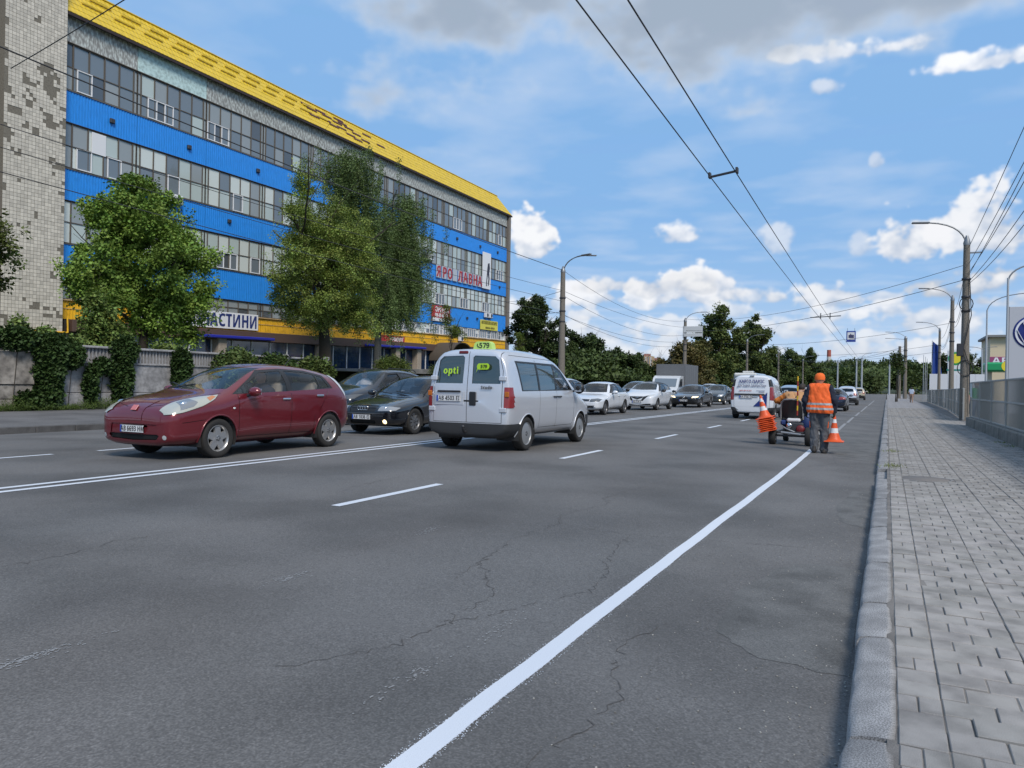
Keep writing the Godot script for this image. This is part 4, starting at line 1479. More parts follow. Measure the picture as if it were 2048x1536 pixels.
		for i in n:
			xs.append(Transform3D(Basis(Vector3.UP, r.randf() * TAU).scaled(Vector3.ONE * r.randf_range(0.8, 1.3)), c - Vector3(0, i * 0.13, 0) + sway * i * 0.13 + Vector3(r.randfn(0, 0.06), 0, r.randfn(0, 0.06))))
			var g := g0 * r.randf_range(0.8, 1.2)
			cs.append(Color(0.155 * g, 0.225 * g, 0.08 * g))
	grown("crown", birch, lm, xs, cs, t)
	# saplings in front of the facade
	for q in [[Vector3(-31.0, 1.7, -52.5), "thin staked sapling with a black tie before the red banner", 6.6, 1.2], [Vector3(-33.0, 1.7, -69.5), "thin young tree near the corner column of the building", 5.6, 0.9]]:
		tree("young_tree", q[1], q[0], 2.6, 0.06, [[Vector3(0, q[2] * 0.75, 0), Vector3(q[3] * 0.75, q[2] * 0.24, q[3] * 0.75)], [Vector3(0, q[2] * 0.5, 0), Vector3(q[3], 0.8, q[3])]], 300, maple, lm, M.bark, Color(0.115, 0.16, 0.03), 0.75, 0.0, "", 0.3, 5)
	# pale self-sown maples and shrubs behind the fence
	bush("maple_sapling", "pale green bushy maple sapling rising behind the ribbed fence panels", "sapling", Vector3(-27.3, 1.8, -19.6), [[Vector3(0, 1.5, 0), Vector3(0.6, 1.1, 0.7)], [Vector3(0, 0.8, -0.5), Vector3(0.7, 0.8, 0.9)], [Vector3(0.1, 2.4, 0.2), Vector3(0.25, 0.6, 0.3)]], 460, maple, lm, Color(0.15, 0.22, 0.055), 0.95)
	bush("maple_sapling", "small pale maple shoot above the ivy at the slab wall", "sapling", Vector3(-27.0, 2.2, -16.4), [[Vector3(0, 0.6, 0), Vector3(0.28, 0.55, 0.28)]], 70, maple, lm, Color(0.17, 0.25, 0.07), 0.9)
	bush("maple_sapling", "pale maple shoot beside the dark sign under the building", "sapling", Vector3(-27.0, 2.1, -17.3), [[Vector3(0, 0.5, 0), Vector3(0.26, 0.55, 0.26)]], 70, maple, lm, Color(0.17, 0.25, 0.07), 0.9)
	bush("maple_sapling", "low pale shoots over the fence cap below the white board", "sapling", Vector3(-26.8, 2.1, -18.3), [[Vector3(0, 0.3, 0), Vector3(0.25, 0.4, 0.5)]], 90, maple, lm, Color(0.17, 0.25, 0.07), 0.85)
	bush("maple_sapling", "low pale shoots over the fence cap under the maple crown", "sapling", Vector3(-26.8, 2.1, -22.4), [[Vector3(0, 0.3, 0), Vector3(0.25, 0.35, 0.9)]], 110, maple, lm, Color(0.16, 0.23, 0.06), 0.85)
	# ivy curtains on the fence: [z, height, half width, half height, bulge]
	var it := Color(0.045, 0.082, 0.024)
	ivy("broad ivy curtain where slab wall meets the ribbed fence", -25.85, [[-16.9, 2.25, 0.8, 0.5, 0.35], [-16.7, 1.5, 0.5, 0.8, 0.35], [-16.75, 0.8, 0.32, 0.7, 0.25], [-17.5, 2.1, 0.4, 0.4, 0.3], [-15.6, 2.6, 0.7, 0.3, 0.3], [-16.2, 0.5, 0.5, 0.35, 0.2]], 2600, ivy_sp, lm, it)
	ivy("ragged ivy strand along the top of the slab wall", -25.85, [[-14.4, 2.72, 0.7, 0.28, 0.3], [-13.2, 2.75, 0.8, 0.25, 0.3]], 700, ivy_sp, lm, it)
	ivy("double hanging ivy below the pale maple sapling", -25.85, [[-19.6, 2.3, 0.42, 0.55, 0.3], [-19.5, 1.4, 0.36, 0.7, 0.25], [-18.7, 1.75, 0.45, 0.22, 0.2], [-18.25, 1.1, 0.16, 0.6, 0.15], [-19.5, 0.75, 0.26, 0.45, 0.15]], 1500, ivy_sp, lm, it)
	ivy("narrow ivy column on a post between two ribbed panels", -25.85, [[-22.2, 2.0, 0.36, 0.5, 0.3], [-22.2, 1.2, 0.34, 0.6, 0.3]], 1000, ivy_sp, lm, it)
	bush("hedge_mound", "rounded dark hedge mound draped over the end of the fence", "hedge", Vector3(-25.7, 0.2, -25.0), [[Vector3(0, 1.6, 0), Vector3(0.7, 0.95, 1.2)], [Vector3(0.1, 0.7, 0), Vector3(0.5, 0.8, 1.1)]], 1300, ivy_sp, lm, Color(0.095, 0.14, 0.04), 1.1)
	bush("hedge_mound", "middle hedge mound between the rounded mound and the linden", "hedge", Vector3(-25.7, 0.2, -27.4), [[Vector3(0, 1.5, 0), Vector3(0.7, 0.9, 1.3)], [Vector3(0.1, 0.6, 0), Vector3(0.5, 0.8, 1.2)]], 1300, ivy_sp, lm, Color(0.072, 0.115, 0.033), 1.1)
	bush("hedge_mound", "last hedge mound beside the linden trunk", "hedge", Vector3(-25.9, 0.2, -30.2), [[Vector3(0, 1.5, 0), Vector3(0.7, 0.9, 1.5)], [Vector3(0.1, 0.6, 0), Vector3(0.5, 0.8, 1.4)]], 1400, ivy_sp, lm, Color(0.09, 0.13, 0.034), 1.1)
	bush("shrub", "loose green shrub at the foot of the linden before the shop windows", "shrub", Vector3(-28.5, 1.8, -41.0), [[Vector3(0, 0.5, 0), Vector3(0.7, 0.7, 1.8)]], 380, linden, lm, Color(0.10, 0.14, 0.03), 1.0)
	bush("shrub", "low shrub before the arched entrance canopy", "shrub", Vector3(-28.8, 1.8, -48.0), [[Vector3(0, 0.35, 0), Vector3(0.6, 0.55, 2.2)]], 340, linden, lm, Color(0.09, 0.12, 0.03), 1.0)
	# grass at the foot of the wall
	xs = []
	cs = PackedColorArray()
	for k in 5200:
		var z := r.randf_range(-32.0, -9.0)
		xs.append(Transform3D(turn_random(r, r.randf_range(0.5, 1.1)), Vector3(-25.75 + absf(r.randfn(0, 0.2)), 0.2 + absf(r.randfn(0, 0.1)) * (1.0 + 0.6 * sin(z * 2.3)), z)))
		var g := r.randf_range(0.7, 1.3)
		cs.append(Color(0.085 * g, 0.13 * g, 0.03 * g))
	var blade := sprig(10, 0.11, 0.06, -0.9, 9, 0.14)
	var verge := scatter("verge_grass", blade, lm, xs, cs, self)
	verge.set_meta("kind", "stuff")
	tag(verge, "rough green grass and weeds along the foot of the concrete fence", "grass")
	# dark trees past the building, street trees, woods
	var dark := Color(0.05, 0.08, 0.026)
	tree("dark_tree", "tall dark tree just past the end of the building", Vector3(-38.0, 1.5, -84.0), 3.0, 0.3, [[Vector3(0, 5.5, 0), Vector3(3.8, 4.0, 4.2)], [Vector3(0, 8.6, 1.0), Vector3(2.2, 2.0, 2.4)], [Vector3(0, 3.0, -3.0), Vector3(3.0, 2.8, 3.0)]], 3000, far_sp, lm, M.bark, dark, 0.8)
	tree("dark_tree", "round dark tree behind the twin armed lamp post", Vector3(-34.0, 0.8, -90.0), 2.4, 0.3, [[Vector3(0, 4.6, 0), Vector3(3.4, 3.6, 4.4)], [Vector3(0, 3.0, -4.5), Vector3(3.0, 2.6, 3.6)]], 2600, far_sp, lm, M.bark, dark, 0.8)
	tree("dark_tree", "lower dark tree reaching down to the queue of cars", Vector3(-33.0, 0.4, -104.0), 2.0, 0.25, [[Vector3(0, 3.4, 0), Vector3(3.4, 3.2, 4.6)], [Vector3(0, 2.6, -6.0), Vector3(3.0, 2.4, 4.0)]], 2200, far_sp, lm, M.bark, dark * 1.2, 0.9)
	var mids := [
		["chestnut_tree", "chestnut with browning leaves beside the blank signboard post", Vector3(-25.5, 0.2, -106.0), 7.4, 4.3, Color(0.125, 0.11, 0.038)],
		["chestnut_tree", "second chestnut with browning leaves in the roadside row", Vector3(-27.5, 0.2, -122.0), 8.6, 4.6, Color(0.115, 0.115, 0.038)],
		["roadside_tree", "tallest green tree of the roadside row", Vector3(-28.5, 0.2, -146.0), 16.5, 6.0, Color(0.10, 0.135, 0.038)],
		["roadside_tree", "tall green tree with thin top behind the cargo van", Vector3(-25.5, 0.2, -168.0), 17.0, 5.6, Color(0.095, 0.13, 0.038)],
		["roadside_tree", "green tree behind the white bus", Vector3(-25.0, 0.2, -190.0), 11.0, 5.0, Color(0.07, 0.105, 0.032)],
		["roadside_tree", "smaller tree following the tall pair along the road", Vector3(-23.5, 0.2, -215.0), 12.5, 5.5, Color(0.078, 0.115, 0.035)],
		["roadside_tree", "last tree of the roadside row before the wood", Vector3(-22.0, 0.2, -245.0), 13.5, 6.5, Color(0.08, 0.118, 0.035)],
	]
	for q in mids:
		var h: float = q[3]
		var w: float = q[4]
		tree(q[0], q[1], q[2], h * 0.25, 0.3, [[Vector3(0, h * 0.52, 0), Vector3(w * 0.8, h * 0.34, w)], [Vector3(0.5, h * 0.8, w * 0.25), Vector3(w * 0.5, h * 0.2, w * 0.55)], [Vector3(0, h * 0.3, -w * 0.4), Vector3(w * 0.7, h * 0.26, w * 0.8)], [Vector3(0, h * 0.28, w * 0.5), Vector3(w * 0.6, h * 0.24, w * 0.6)]], 2600, far_sp, lm, M.bark, q[5], 1.0 + h * 0.02)
	var hedge_xs := []
	# low growth behind the queue, one mass
	xs = []
	cs = PackedColorArray()
	for k in 9000:
		var z := -72.0 - 170.0 * pow(r.randf(), 1.2)
		var h := 2.6 + 1.4 * sin(z * 0.21) + 0.8 * sin(z * 0.53)
		xs.append(Transform3D(turn_random(r, r.randf_range(0.9, 1.7)), Vector3(-30.0 + r.randfn(0, 1.2), 0.3 + h * pow(r.randf(), 0.8), z)))
		var g := r.randf_range(0.6, 1.3)
		cs.append(Color(0.075 * g, 0.112 * g, 0.034 * g))
	var scrub := scatter("roadside_scrub", far_sp, lm, xs, cs, self)
	scrub.set_meta("kind", "stuff")
	tag(scrub, "dense green scrub filling the roadside behind the queue of cars", "scrub")
	# wooded rise where the road bends out of sight
	var crown := sprig(420, 0.95, 3.4, 0.2, 12, 0.8)
	xs = []
	cs = PackedColorArray()
	for k in 620:
		var x := r.randf_range(-95.0, 75.0)
		var z := r.randf_range(-560.0, -275.0)
		if x > 1.0 and z > -330.0:
			continue
		var far := clampf((-z - 275.0) / 285.0, 0.0, 1.0)
		var ridge := lerpf(0.0, 13.0, far) * exp(-pow((x + 10.0) / 95.0, 2.0))
		var s := r.randf_range(0.75, 1.3)
		xs.append(Transform3D(turn_random(r, s) * Basis().scaled(Vector3(1, 1.2, 1)), Vector3(x, ridge + 2.0 + 2.6 * r.randf() * s, z)))
		var g := r.randf_range(0.65, 1.25)
		cs.append(Color(0.088 * g, 0.125 * g, 0.04 * g))
	var wood := scatter("woodland", crown, lm, xs, cs, self)
	wood.set_meta("kind", "stuff")
	tag(wood, "green woodland covering the rise at the end of the road", "woodland")
	# far wooded hills as ground
	b = MB.new()
	var g2 := []
	var hn := noise(111, 0.004, FastNoiseLite.TYPE_SIMPLEX_SMOOTH, 3)
	for i in 12:
		var row := PackedVector3Array()
		for j in 60:
			var x := -1700.0 + 50.0 * j
			var z := -560.0 - 130.0 * i
			var hh := 4.0 + 9.0 * minf(i, 4.0) / 4.0 + 8.0 * hn.get_noise_2d(x, z)
			row.append(Vector3(x, hh if i > 0 else -0.2, z))
		g2.append(row)
	b.grid(g2, true)
	setting("hills", b, grainy("hill_green", lin(0.05, 0.075, 0.03), 0.95, ntex(noise(112, 0.1, FastNoiseLite.TYPE_SIMPLEX_SMOOTH, 4), [[0.0, 0.55], [1.0, 1.0]]), 0.012))
	xs = []
	cs = PackedColorArray()
	for k in 900:
		var x := r.randf_range(-900.0, 120.0)
		var z := r.randf_range(-900.0, -520.0)
		if x > -80.0 and z > -560.0:
			continue
		xs.append(Transform3D(turn_random(r, r.randf_range(1.0, 1.7)), Vector3(x, 4.0 + 5.0 * clampf((-z - 520.0) / 300.0, 0.0, 1.0) + 3.0 * hn.get_noise_2d(x, z) + r.randf() * 3.0, z)))
		var g := r.randf_range(0.65, 1.2)
		cs.append(Color(0.085 * g, 0.12 * g, 0.045 * g))
	var fw := scatter("far_wood", crown, lm, xs, cs, self)
	fw.set_meta("kind", "stuff")
	tag(fw, "far dark green wood along the skyline below the clouds", "woodland")
	# the trees by the filling station
	for q in [["station_tree", "dark tree behind the filling station price sign", Vector3(22.0, 0.1, -170.0), 11.0, 6.0], ["station_tree", "dark tree between the tall pole and the cream building", Vector3(27.5, 0.1, -165.0), 10.5, 5.0], ["station_tree", "smaller dark tree beyond the blue flags", Vector3(14.0, 0.1, -190.0), 10.0, 5.0]]:
		var h: float = q[3]
		var w: float = q[4]
		tree(q[0], q[1], q[2], h * 0.3, 0.25, [[Vector3(0, h * 0.6, 0), Vector3(w, h * 0.38, w * 0.8)], [Vector3(0.5, h * 0.85, 0), Vector3(w * 0.5, h * 0.15, w * 0.55)]], 1500, far_sp, lm, M.bark, Color(0.06, 0.085, 0.028), 1.2)
	bush("street_sapling", "thin staked sapling in a round pit on the pavement", "sapling", Vector3(0.95, 0.12, -96.0), [[Vector3(0, 4.6, 0), Vector3(0.8, 1.0, 0.8)], [Vector3(0.3, 3.6, 0.2), Vector3(0.5, 0.5, 0.5)]], 120, far_sp, lm, Color(0.055, 0.085, 0.025), 0.6)

func build_fence_wall() -> void:
	var con := grainy("fence_concrete", lin(0.46, 0.455, 0.46), 0.92, ntex(noise(121, 0.03, FastNoiseLite.TYPE_SIMPLEX_SMOOTH, 6), [[0.0, 0.76], [0.5, 0.9], [1.0, 1.0]]), 0.35, M.coarse, 0.2)
	var slab := grainy("slab_concrete", lin(0.46, 0.42, 0.37), 0.92, ntex(noise(122, 0.02, FastNoiseLite.TYPE_SIMPLEX_SMOOTH, 6), [[0.0, 0.55], [0.5, 0.85], [1.0, 1.0]]), 0.3, M.coarse, 0.25)
	var t := thing("slab_wall", "brownish wall of large stacked concrete slabs beside the ribbed fence", "wall", Vector3(-26.0, 0.15, -12.2))
	var ys := [0.0, 0.42, 0.9, 2.02, 2.72]
	for k in 4:
		for j in 2:
			var b := MB.new()
			b.box(Vector3(rng.randfn(0, 0.012), (ys[k] + ys[k + 1]) / 2, -2.05 + 4.1 * j + 0.05), Vector3(0.34, ys[k + 1] - ys[k] - 0.02, 4.08), 0.015)
			put("concrete_slab", b, slab, t)
	t = thing("ribbed_fence", "grey concrete fence of smooth panels with ribbed tops and posts", "fence", Vector3(-26.0, 0.15, -16.4))
	var rib := ribbed(2.9, 0.5, 0.145, 0.07).mesh()
	for k in 5:
		var z := -3.0 * k - 1.5
		var b := MB.new()
		b.box(Vector3(0, 0.32, z), Vector3(0.2, 0.6, 2.96), 0.015)
		put("plinth_panel", b, con, t)
		b = MB.new()
		b.box(Vector3(-0.03, 1.16, z), Vector3(0.14, 1.05, 2.92), 0.015)
		put("smooth_panel", b, con, t)
		var o := put("ribbed_panel", rib, con, t, Vector3(-0.04, 1.76, z + 1.45))
		o.rotation.y = PI / 2
		b = MB.new()
		b.box(Vector3(0.0, 1.72, z), Vector3(0.2, 0.07, 2.94), 0.01)
		put("rail", b, con, t)
		b = MB.new()
		b.box(Vector3(0.0, 2.29, z), Vector3(0.26, 0.09, 3.0), 0.02)
		put("cap", b, con, t)
		b = MB.new()
		b.box(Vector3(0.02, 1.2, z - 1.5), Vector3(0.24, 2.46, 0.22), 0.02)
		put("post", b, con, t)

# ---------------------------------------------------------------- lamp posts, wires, roadside things
func catenary(a: Vector3, b: Vector3, sag: float, n := 14) -> Array:
	var pts := []
	for k in n + 1:
		var f := float(k) / n
		pts.append(a.lerp(b, f) - Vector3(0, sag * 4.0 * f * (1.0 - f), 0))
	return pts

func wire(label: String, a: Vector3, b: Vector3, sag: float, rad := 0.011, group := "overhead wires", called := "overhead_wire") -> void:
	var m := MB.new()
	m.tube(catenary(Vector3.ZERO, b - a, sag), rad, 5, false)
	var o := put(called, m, mat("wire_black", lin(0.03, 0.03, 0.032), 0.6))
	o.position = a
	tag(o, label, "wire", group)

func lamp_post(label: String, at: Vector3, h: float, r0: float, r1: float, m: Material, arms: Array, steel := false, group := "") -> Node3D:
	var t := thing("lamp_post", label, "lamp post", at, 0.0, group)
	var b := MB.new()
	b.tube([Vector3(0, -0.2, 0), Vector3(0, h, 0)], [r0, r1], 10 if not steel else 12)
	put("pole", b, m, t)
	var gm := mat("lamp_steel", lin(0.27, 0.28, 0.29), 0.45, 0.6)
	for a in arms:
		# arm: [reach x, rise, reach z]
		var e := Vector3(a[0], a[1], a[2])
		b = MB.new()
		var pts := []
		for k in 9:
			var f := k / 8.0
			pts.append(Vector3(0, h - 0.25, 0) + Vector3(e.x * pow(f, 2.2), e.y * sin(f * PI * 0.5) + 0.25 * f, e.z * pow(f, 2.2)))
		b.tube(pts, 0.035 if not steel else 0.04, 7)
		put("arm", b, gm, t)
		b = MB.new()
		var dir: Vector3 = (Vector3(e.x, 0.05, e.z)).normalized()
		var side := dir.cross(Vector3.UP).normalized()
		b.box(pts[-1] + dir * 0.32, Vector3(0.72, 0.07, 0.24), 0.03, Basis(dir, side.cross(dir), side))
		put("lamp_head", b, gm, t)
	if not steel:
		b = MB.new()
		b.lathe([Vector2(r1 * 1.05, -0.02), Vector2(r1 * 1.15, 0.1), Vector2(0.05, 0.42), Vector2(0, 0.43)], Vector3(0, h - 0.05, 0), Vector3.UP, 10)
		put("pole_cap", b, gm, t)
		for y in [h * 0.62, h * 0.7, h * 0.8]:
			b = MB.new()
			b.lathe([Vector2(r1 * 1.3, -0.05), Vector2(r1 * 1.42, -0.04), Vector2(r1 * 1.42, 0.04), Vector2(r1 * 1.3, 0.05)], Vector3(0, y, 0), Vector3.UP, 10)
			put("clamp_band", b, M.dark_metal, t)
	return t

func build_street() -> void:
	var pole := grainy("pole_concrete", lin(0.28, 0.25, 0.21), 0.92, ntex(noise(131, 0.04, FastNoiseLite.TYPE_SIMPLEX_SMOOTH, 5), [[0.0, 0.6], [1.0, 1.0]]), 0.8)
	var galv := mat("galvanised", lin(0.42, 0.44, 0.46), 0.45, 0.3)
	var t := lamp_post("tall concrete lamp post with coiled cables behind the mesh fence", Vector3(3.05, 0.1, -39.0), 7.75, 0.2, 0.13, pole, [[-1.5, 1.0, 0.2]])
	var b := MB.new()
	for q in [[5.1, 0.26], [2.3, 0.3]]:
		var ring := []
		for k in 13:
			var a := TAU * k / 12.0
			ring.append(Vector3(cos(a) * q[1], q[0] + sin(a) * q[1] * 1.15, 0.2))
		b.tube(ring, 0.022, 6, false)
	b.tube([Vector3(0.12, 6.2, 0.16), Vector3(0.2, 4.6, 0.2), Vector3(-0.08, 3.2, 0.22), Vector3(0.16, 2.4, 0.22), Vector3(0.2, 0.3, 0.2)], 0.02, 6)
	put("cable_coil", b, mat("cable_black", lin(0.02, 0.02, 0.022), 0.5), t)
	b = MB.new()
	b.box(Vector3(-0.2, 3.1, 0.14), Vector3(0.26, 0.55, 0.22), 0.02)
	put("junction_box", b, M.dark_metal, t)
	b = MB.new()
	b.box(Vector3(0.3, 7.35, 0.0), Vector3(0.6, 0.06, 0.06))
	put("bracket", b, M.lamp_steel, t)
	lamp_post("concrete lamp post with single arm, second behind the mesh fence", Vector3(4.3, 0.1, -66.0), 8.1, 0.2, 0.13, pole, [[-1.6, 0.9, 0.2]])
	lamp_post("concrete lamp post beside the blue flags", Vector3(5.2, 0.1, -98.0), 8.0, 0.18, 0.12, pole, [[-1.7, 1.0, 0.2]])
	t = lamp_post("pair of close standing posts with striped cable box at the pavement edge", Vector3(2.5, 0.1, -134.0), 9.4, 0.3, 0.22, pole, [[-2.2, 1.0, 0.2], [-2.2, 0.0, 0.2]])
	b = MB.new()
	b.tube([Vector3(-0.75, 0, -4), Vector3(-0.75, 8.4, -4)], [0.26, 0.2], 9)
	put("second_pole", b, pole, t)
	# left side
	lamp_post("twin armed concrete lamp post at the end of the building", Vector3(-19.4, 0.15, -47.2), 8.7, 0.26, 0.15, pole, [[1.3, 1.15, -0.9], [1.5, 0.95, 0.4]])
	var l2 := lamp_post("concrete lamp post carrying the blank white signboard", Vector3(-19.4, 0.15, -81.6), 8.2, 0.24, 0.15, pole, [[1.5, 1.0, -0.6]])
	var sg := thing("blank_signboard", "blank white two panel signboard on the roadside lamp post", "signboard", Vector3(-18.9, 7.15, -81.2))
	b = MB.new()
	b.box(Vector3(0.4, 0.3, 0), Vector3(2.0, 0.66, 0.08), 0.01)
	put("upper_panel", b, mat("sign_back", lin(0.55, 0.57, 0.58), 0.5), sg)
	b = MB.new()
	b.box(Vector3(0.4, -0.28, 0), Vector3(2.0, 0.36, 0.08), 0.01)
	put("lower_panel", b, M.sign_back, sg)
	b = MB.new()
	for s: float in [-1.0, 1.0]:
		b.box(Vector3(0.4 + 1.02 * s, 0.05, 0), Vector3(0.05, 1.3, 0.06))
	put("frame", b, galv, sg)
	for q in [[Vector3(-19.4, 0.15, -122.0), "grey lamp post before the tallest roadside tree"], [Vector3(-19.4, 0.15, -160.0), "grey lamp post behind the white bus"], [Vector3(-19.0, 0.15, -205.0), "distant lamp post past the cargo van"]]:
		lamp_post(q[1], q[0], 8.4, 0.22, 0.14, pole, [[1.8, 1.0, -0.3]])
	for q in [[Vector3(-14.0, 0.1, -262.0), "pale steel lamp post beyond the silver estate car"], [Vector3(-8.6, 0.1, -262.0), "pale concrete post where the road bends"], [Vector3(-6.5, 0.1, -240.0), "far lamp post with arm over the bend"], [Vector3(0.6, 0.1, -255.0), "pale post at the far pavement end"]]:
		lamp_post(q[1], q[0], 10.5, 0.26, 0.2, galv, [[1.8, 1.2, 0.0]], true)
	# trolley wires
	wire("trolley wire over the inner lane, on the kerb side of the pair", Vector3(-2.55, 5.95, 8), Vector3(-3.25, 5.75, -51), 0.12, 0.011, "", "trolley_wire")
	wire("trolley wire over the inner lane, on the centre side of the pair", Vector3(-3.1, 5.95, 8), Vector3(-3.78, 5.75, -51), 0.12, 0.011, "", "trolley_wire")
	wire("far trolley wire toward the bend, on the kerb side", Vector3(-3.25, 5.75, -51), Vector3(-3.6, 5.7, -150), 0.15, 0.012, "", "trolley_wire")
	wire("far trolley wire toward the bend, on the centre side", Vector3(-3.78, 5.75, -51), Vector3(-4.2, 5.7, -150), 0.15, 0.012, "", "trolley_wire")
	t = thing("wire_spreader", "dark insulating bar joining the two trolley wires", "spreader", Vector3(-3.08, 5.72, -16.0))
	b = MB.new()
	b.bar(Vector3(-0.3, 0.0, -0.1), Vector3(0.3, 0.02, 0.1), 0.045, 0.045, 0.01)
	put("bar", b, M.dark_metal, t)
	for s: float in [-1.0, 1.0]:
		b = MB.new()
		b.box(Vector3(0.29 * s, 0.03, 0.09 * s), Vector3(0.05, 0.12, 0.12), 0.01)
		put("clamp", b, M.dark_metal, t)
	wire("upper cross span between the coiled cable post and the signboard post", Vector3(3.05, 6.95, -39.0), Vector3(-19.4, 8.6, -81.6), 0.9, 0.012)
	wire("lower cross span carrying the trolley wire hangers", Vector3(3.05, 6.3, -39.0), Vector3(-19.4, 7.4, -81.6), 0.75, 0.014)
	t = thing("wire_hanger", "pair of small hangers holding the trolley wires to the cross span", "hanger", Vector3(-3.5, 5.75, -51.3))
	b = MB.new()
	for s: float in [-1.0, 1.0]:
		b.tube([Vector3(0.27 * s, 0, 0), Vector3(0.27 * s, 0.35, 0)], 0.03, 6)
	b.tube([Vector3(-0.9, 0.12, -0.4), Vector3(0.9, 0.12, 0.4)], 0.03, 6)
	put("hanger_rods", b, M.dark_metal, t)
	wire("cross span at the second mesh fence post", Vector3(4.3, 6.5, -66.0), Vector3(-19.4, 7.0, -98.0), 0.8, 0.014)
	wire("cross span at the flag post", Vector3(5.2, 6.6, -98.0), Vector3(-19.4, 7.0, -122.0), 0.9, 0.016)
	wire("lower cross span at the flag post", Vector3(5.2, 5.8, -98.0), Vector3(-19.4, 6.3, -122.0), 0.9, 0.016)
	wire("cross span at the pair of close posts", Vector3(2.5, 7.6, -134.0), Vector3(-19.4, 7.4, -160.0), 1.1, 0.022)
	wire("second cross span at the pair of close posts", Vector3(2.5, 6.7, -134.0), Vector3(-19.4, 6.2, -160.0), 1.1, 0.022)
	wire("third cross span at the pair of close posts", Vector3(2.5, 8.3, -134.0), Vector3(-19.4, 8.4, -205.0), 1.2, 0.024)
	# cables along the far side
	for q in [[9.6, 8.95, 0.02, "thick topmost"], [7.55, 7.6, 0.011, "second highest"], [7.05, 6.9, 0.011, "third highest"], [6.55, 6.05, 0.013, "lowest"]]:
		wire("%s cable along the far footway meeting the twin armed post" % q[3], Vector3(-19.4, q[0] + 0.2, 2.0), Vector3(-19.4, q[1], -47.2), 0.35, q[2], "cables along the far footway")
	for q in [[8.95, 8.4, 1.3, "topmost"], [7.6, 7.7, 0.6, "tautest"], [7.3, 6.9, 1.2, "middle"], [6.0, 6.2, 0.8, "next to lowest"], [6.05, 5.8, 1.1, "lowest"]]:
		wire("%s sagging cable from the twin armed post to the signboard post" % q[3], Vector3(-19.4, q[0], -47.2), Vector3(-19.4, q[1], -81.6), q[2] * 0.8, 0.012, "cables along the far footway")
	for q in [[7.6, 6.6, "upper"], [6.2, 5.4, "lower"]]:
		wire("%s cable from the twin armed post to the building corner" % q[2], Vector3(-19.4, q[0], -47.2), Vector3(-47.3, q[1] + 6.0, -92.0), 0.4, 0.016, "cables along the far footway")
	wire("single cable crossing high over the road by the stair tower", Vector3(-19.6, 8.95, -11.6), Vector3(3.6, 9.4, -6.5), 0.25, 0.012)
	# cables on the near side, running up to the next post
	for q in [[7.75, 10.7, 0.25, 0.3, "topmost"], [7.0, 9.9, 0.35, 0.45, "second highest"], [6.6, 9.2, 0.6, 0.2, "third highest"], [6.5, 9.0, 0.35, 0.0, "fourth highest"], [6.2, 8.6, 0.75, 0.5, "slack next to lowest"], [6.1, 8.2, 0.9, 0.6, "slackest lowest"]]:
		wire("%s cable rising from the coiled cable post along the pavement" % q[4], Vector3(3.15, q[0], -39.0), Vector3(3.1 + q[3], q[1], 0.0), q[2], 0.011, "cables above the pavement")
	for q in [[7.4, 7.5, 0.8, "upper"], [6.8, 6.9, 1.2, "middle"], [6.2, 6.4, 0.9, "lower"]]:
		wire("%s cable between the coiled cable post and the second post" % q[3], Vector3(3.1, q[0], -39.0), Vector3(4.3, q[1], -66.0), q[2], 0.011, "cables above the pavement")
		wire("%s cable between the second post and the flag post" % q[3], Vector3(4.3, q[1], -66.0), Vector3(5.2, q[1] - 0.1, -98.0), q[2], 0.013, "cables above the pavement")
	lamp_post("concrete post near the viewer carrying the pavement cables", Vector3(3.4, 0.1, 0.6), 11.0, 0.2, 0.14, pole, [[-1.5, 1.0, 0.2]])
	lamp_post("concrete post near the viewer on the far footway", Vector3(-19.4, 0.15, 2.4), 10.2, 0.24, 0.15, pole, [[1.5, 1.0, 0.2]])
	# hanging bus stop sign
	t = thing("hanging_sign", "blue framed trolley stop sign hanging over the road", "sign", Vector3(-3.0, 6.2, -76.0))
	b = MB.new()
	b.box(Vector3.ZERO, Vector3(0.78, 1.0, 0.06), 0.01)
	put("panel", b, mat("stop_blue", lin(0.03, 0.06, 0.3), 0.5), t)
	b = MB.new()
	b.box(Vector3(0, 0.05, 0.035), Vector3(0.6, 0.66, 0.02))
	var face := put("white_face", b, mat("stop_white", lin(0.7, 0.7, 0.7), 0.5), t)
	b = MB.new()
	b.prism(PackedVector2Array([Vector2(-0.22, -0.18), Vector2(0.22, -0.18), Vector2(0.22, 0.12), Vector2(0.02, 0.12), Vector2(-0.05, 0.24), Vector2(-0.12, 0.12), Vector2(-0.22, 0.1)]), Vector3(0.02, 0.03, 0.046), Vector3.RIGHT, Vector3.UP, Vector3(0, 0, 0.005))
	put("pictogram", b, mat("stop_dark", lin(0.05, 0.05, 0.12), 0.5), face)
	b = MB.new()
	for s: float in [-1.0, 1.0]:
		b.tube([Vector3(0.3 * s, 0.5, 0), Vector3(0.3 * s, 0.75, 0)], 0.015, 5)
	put("hook", b, M.dark_metal, t)
	build_right_side(galv)

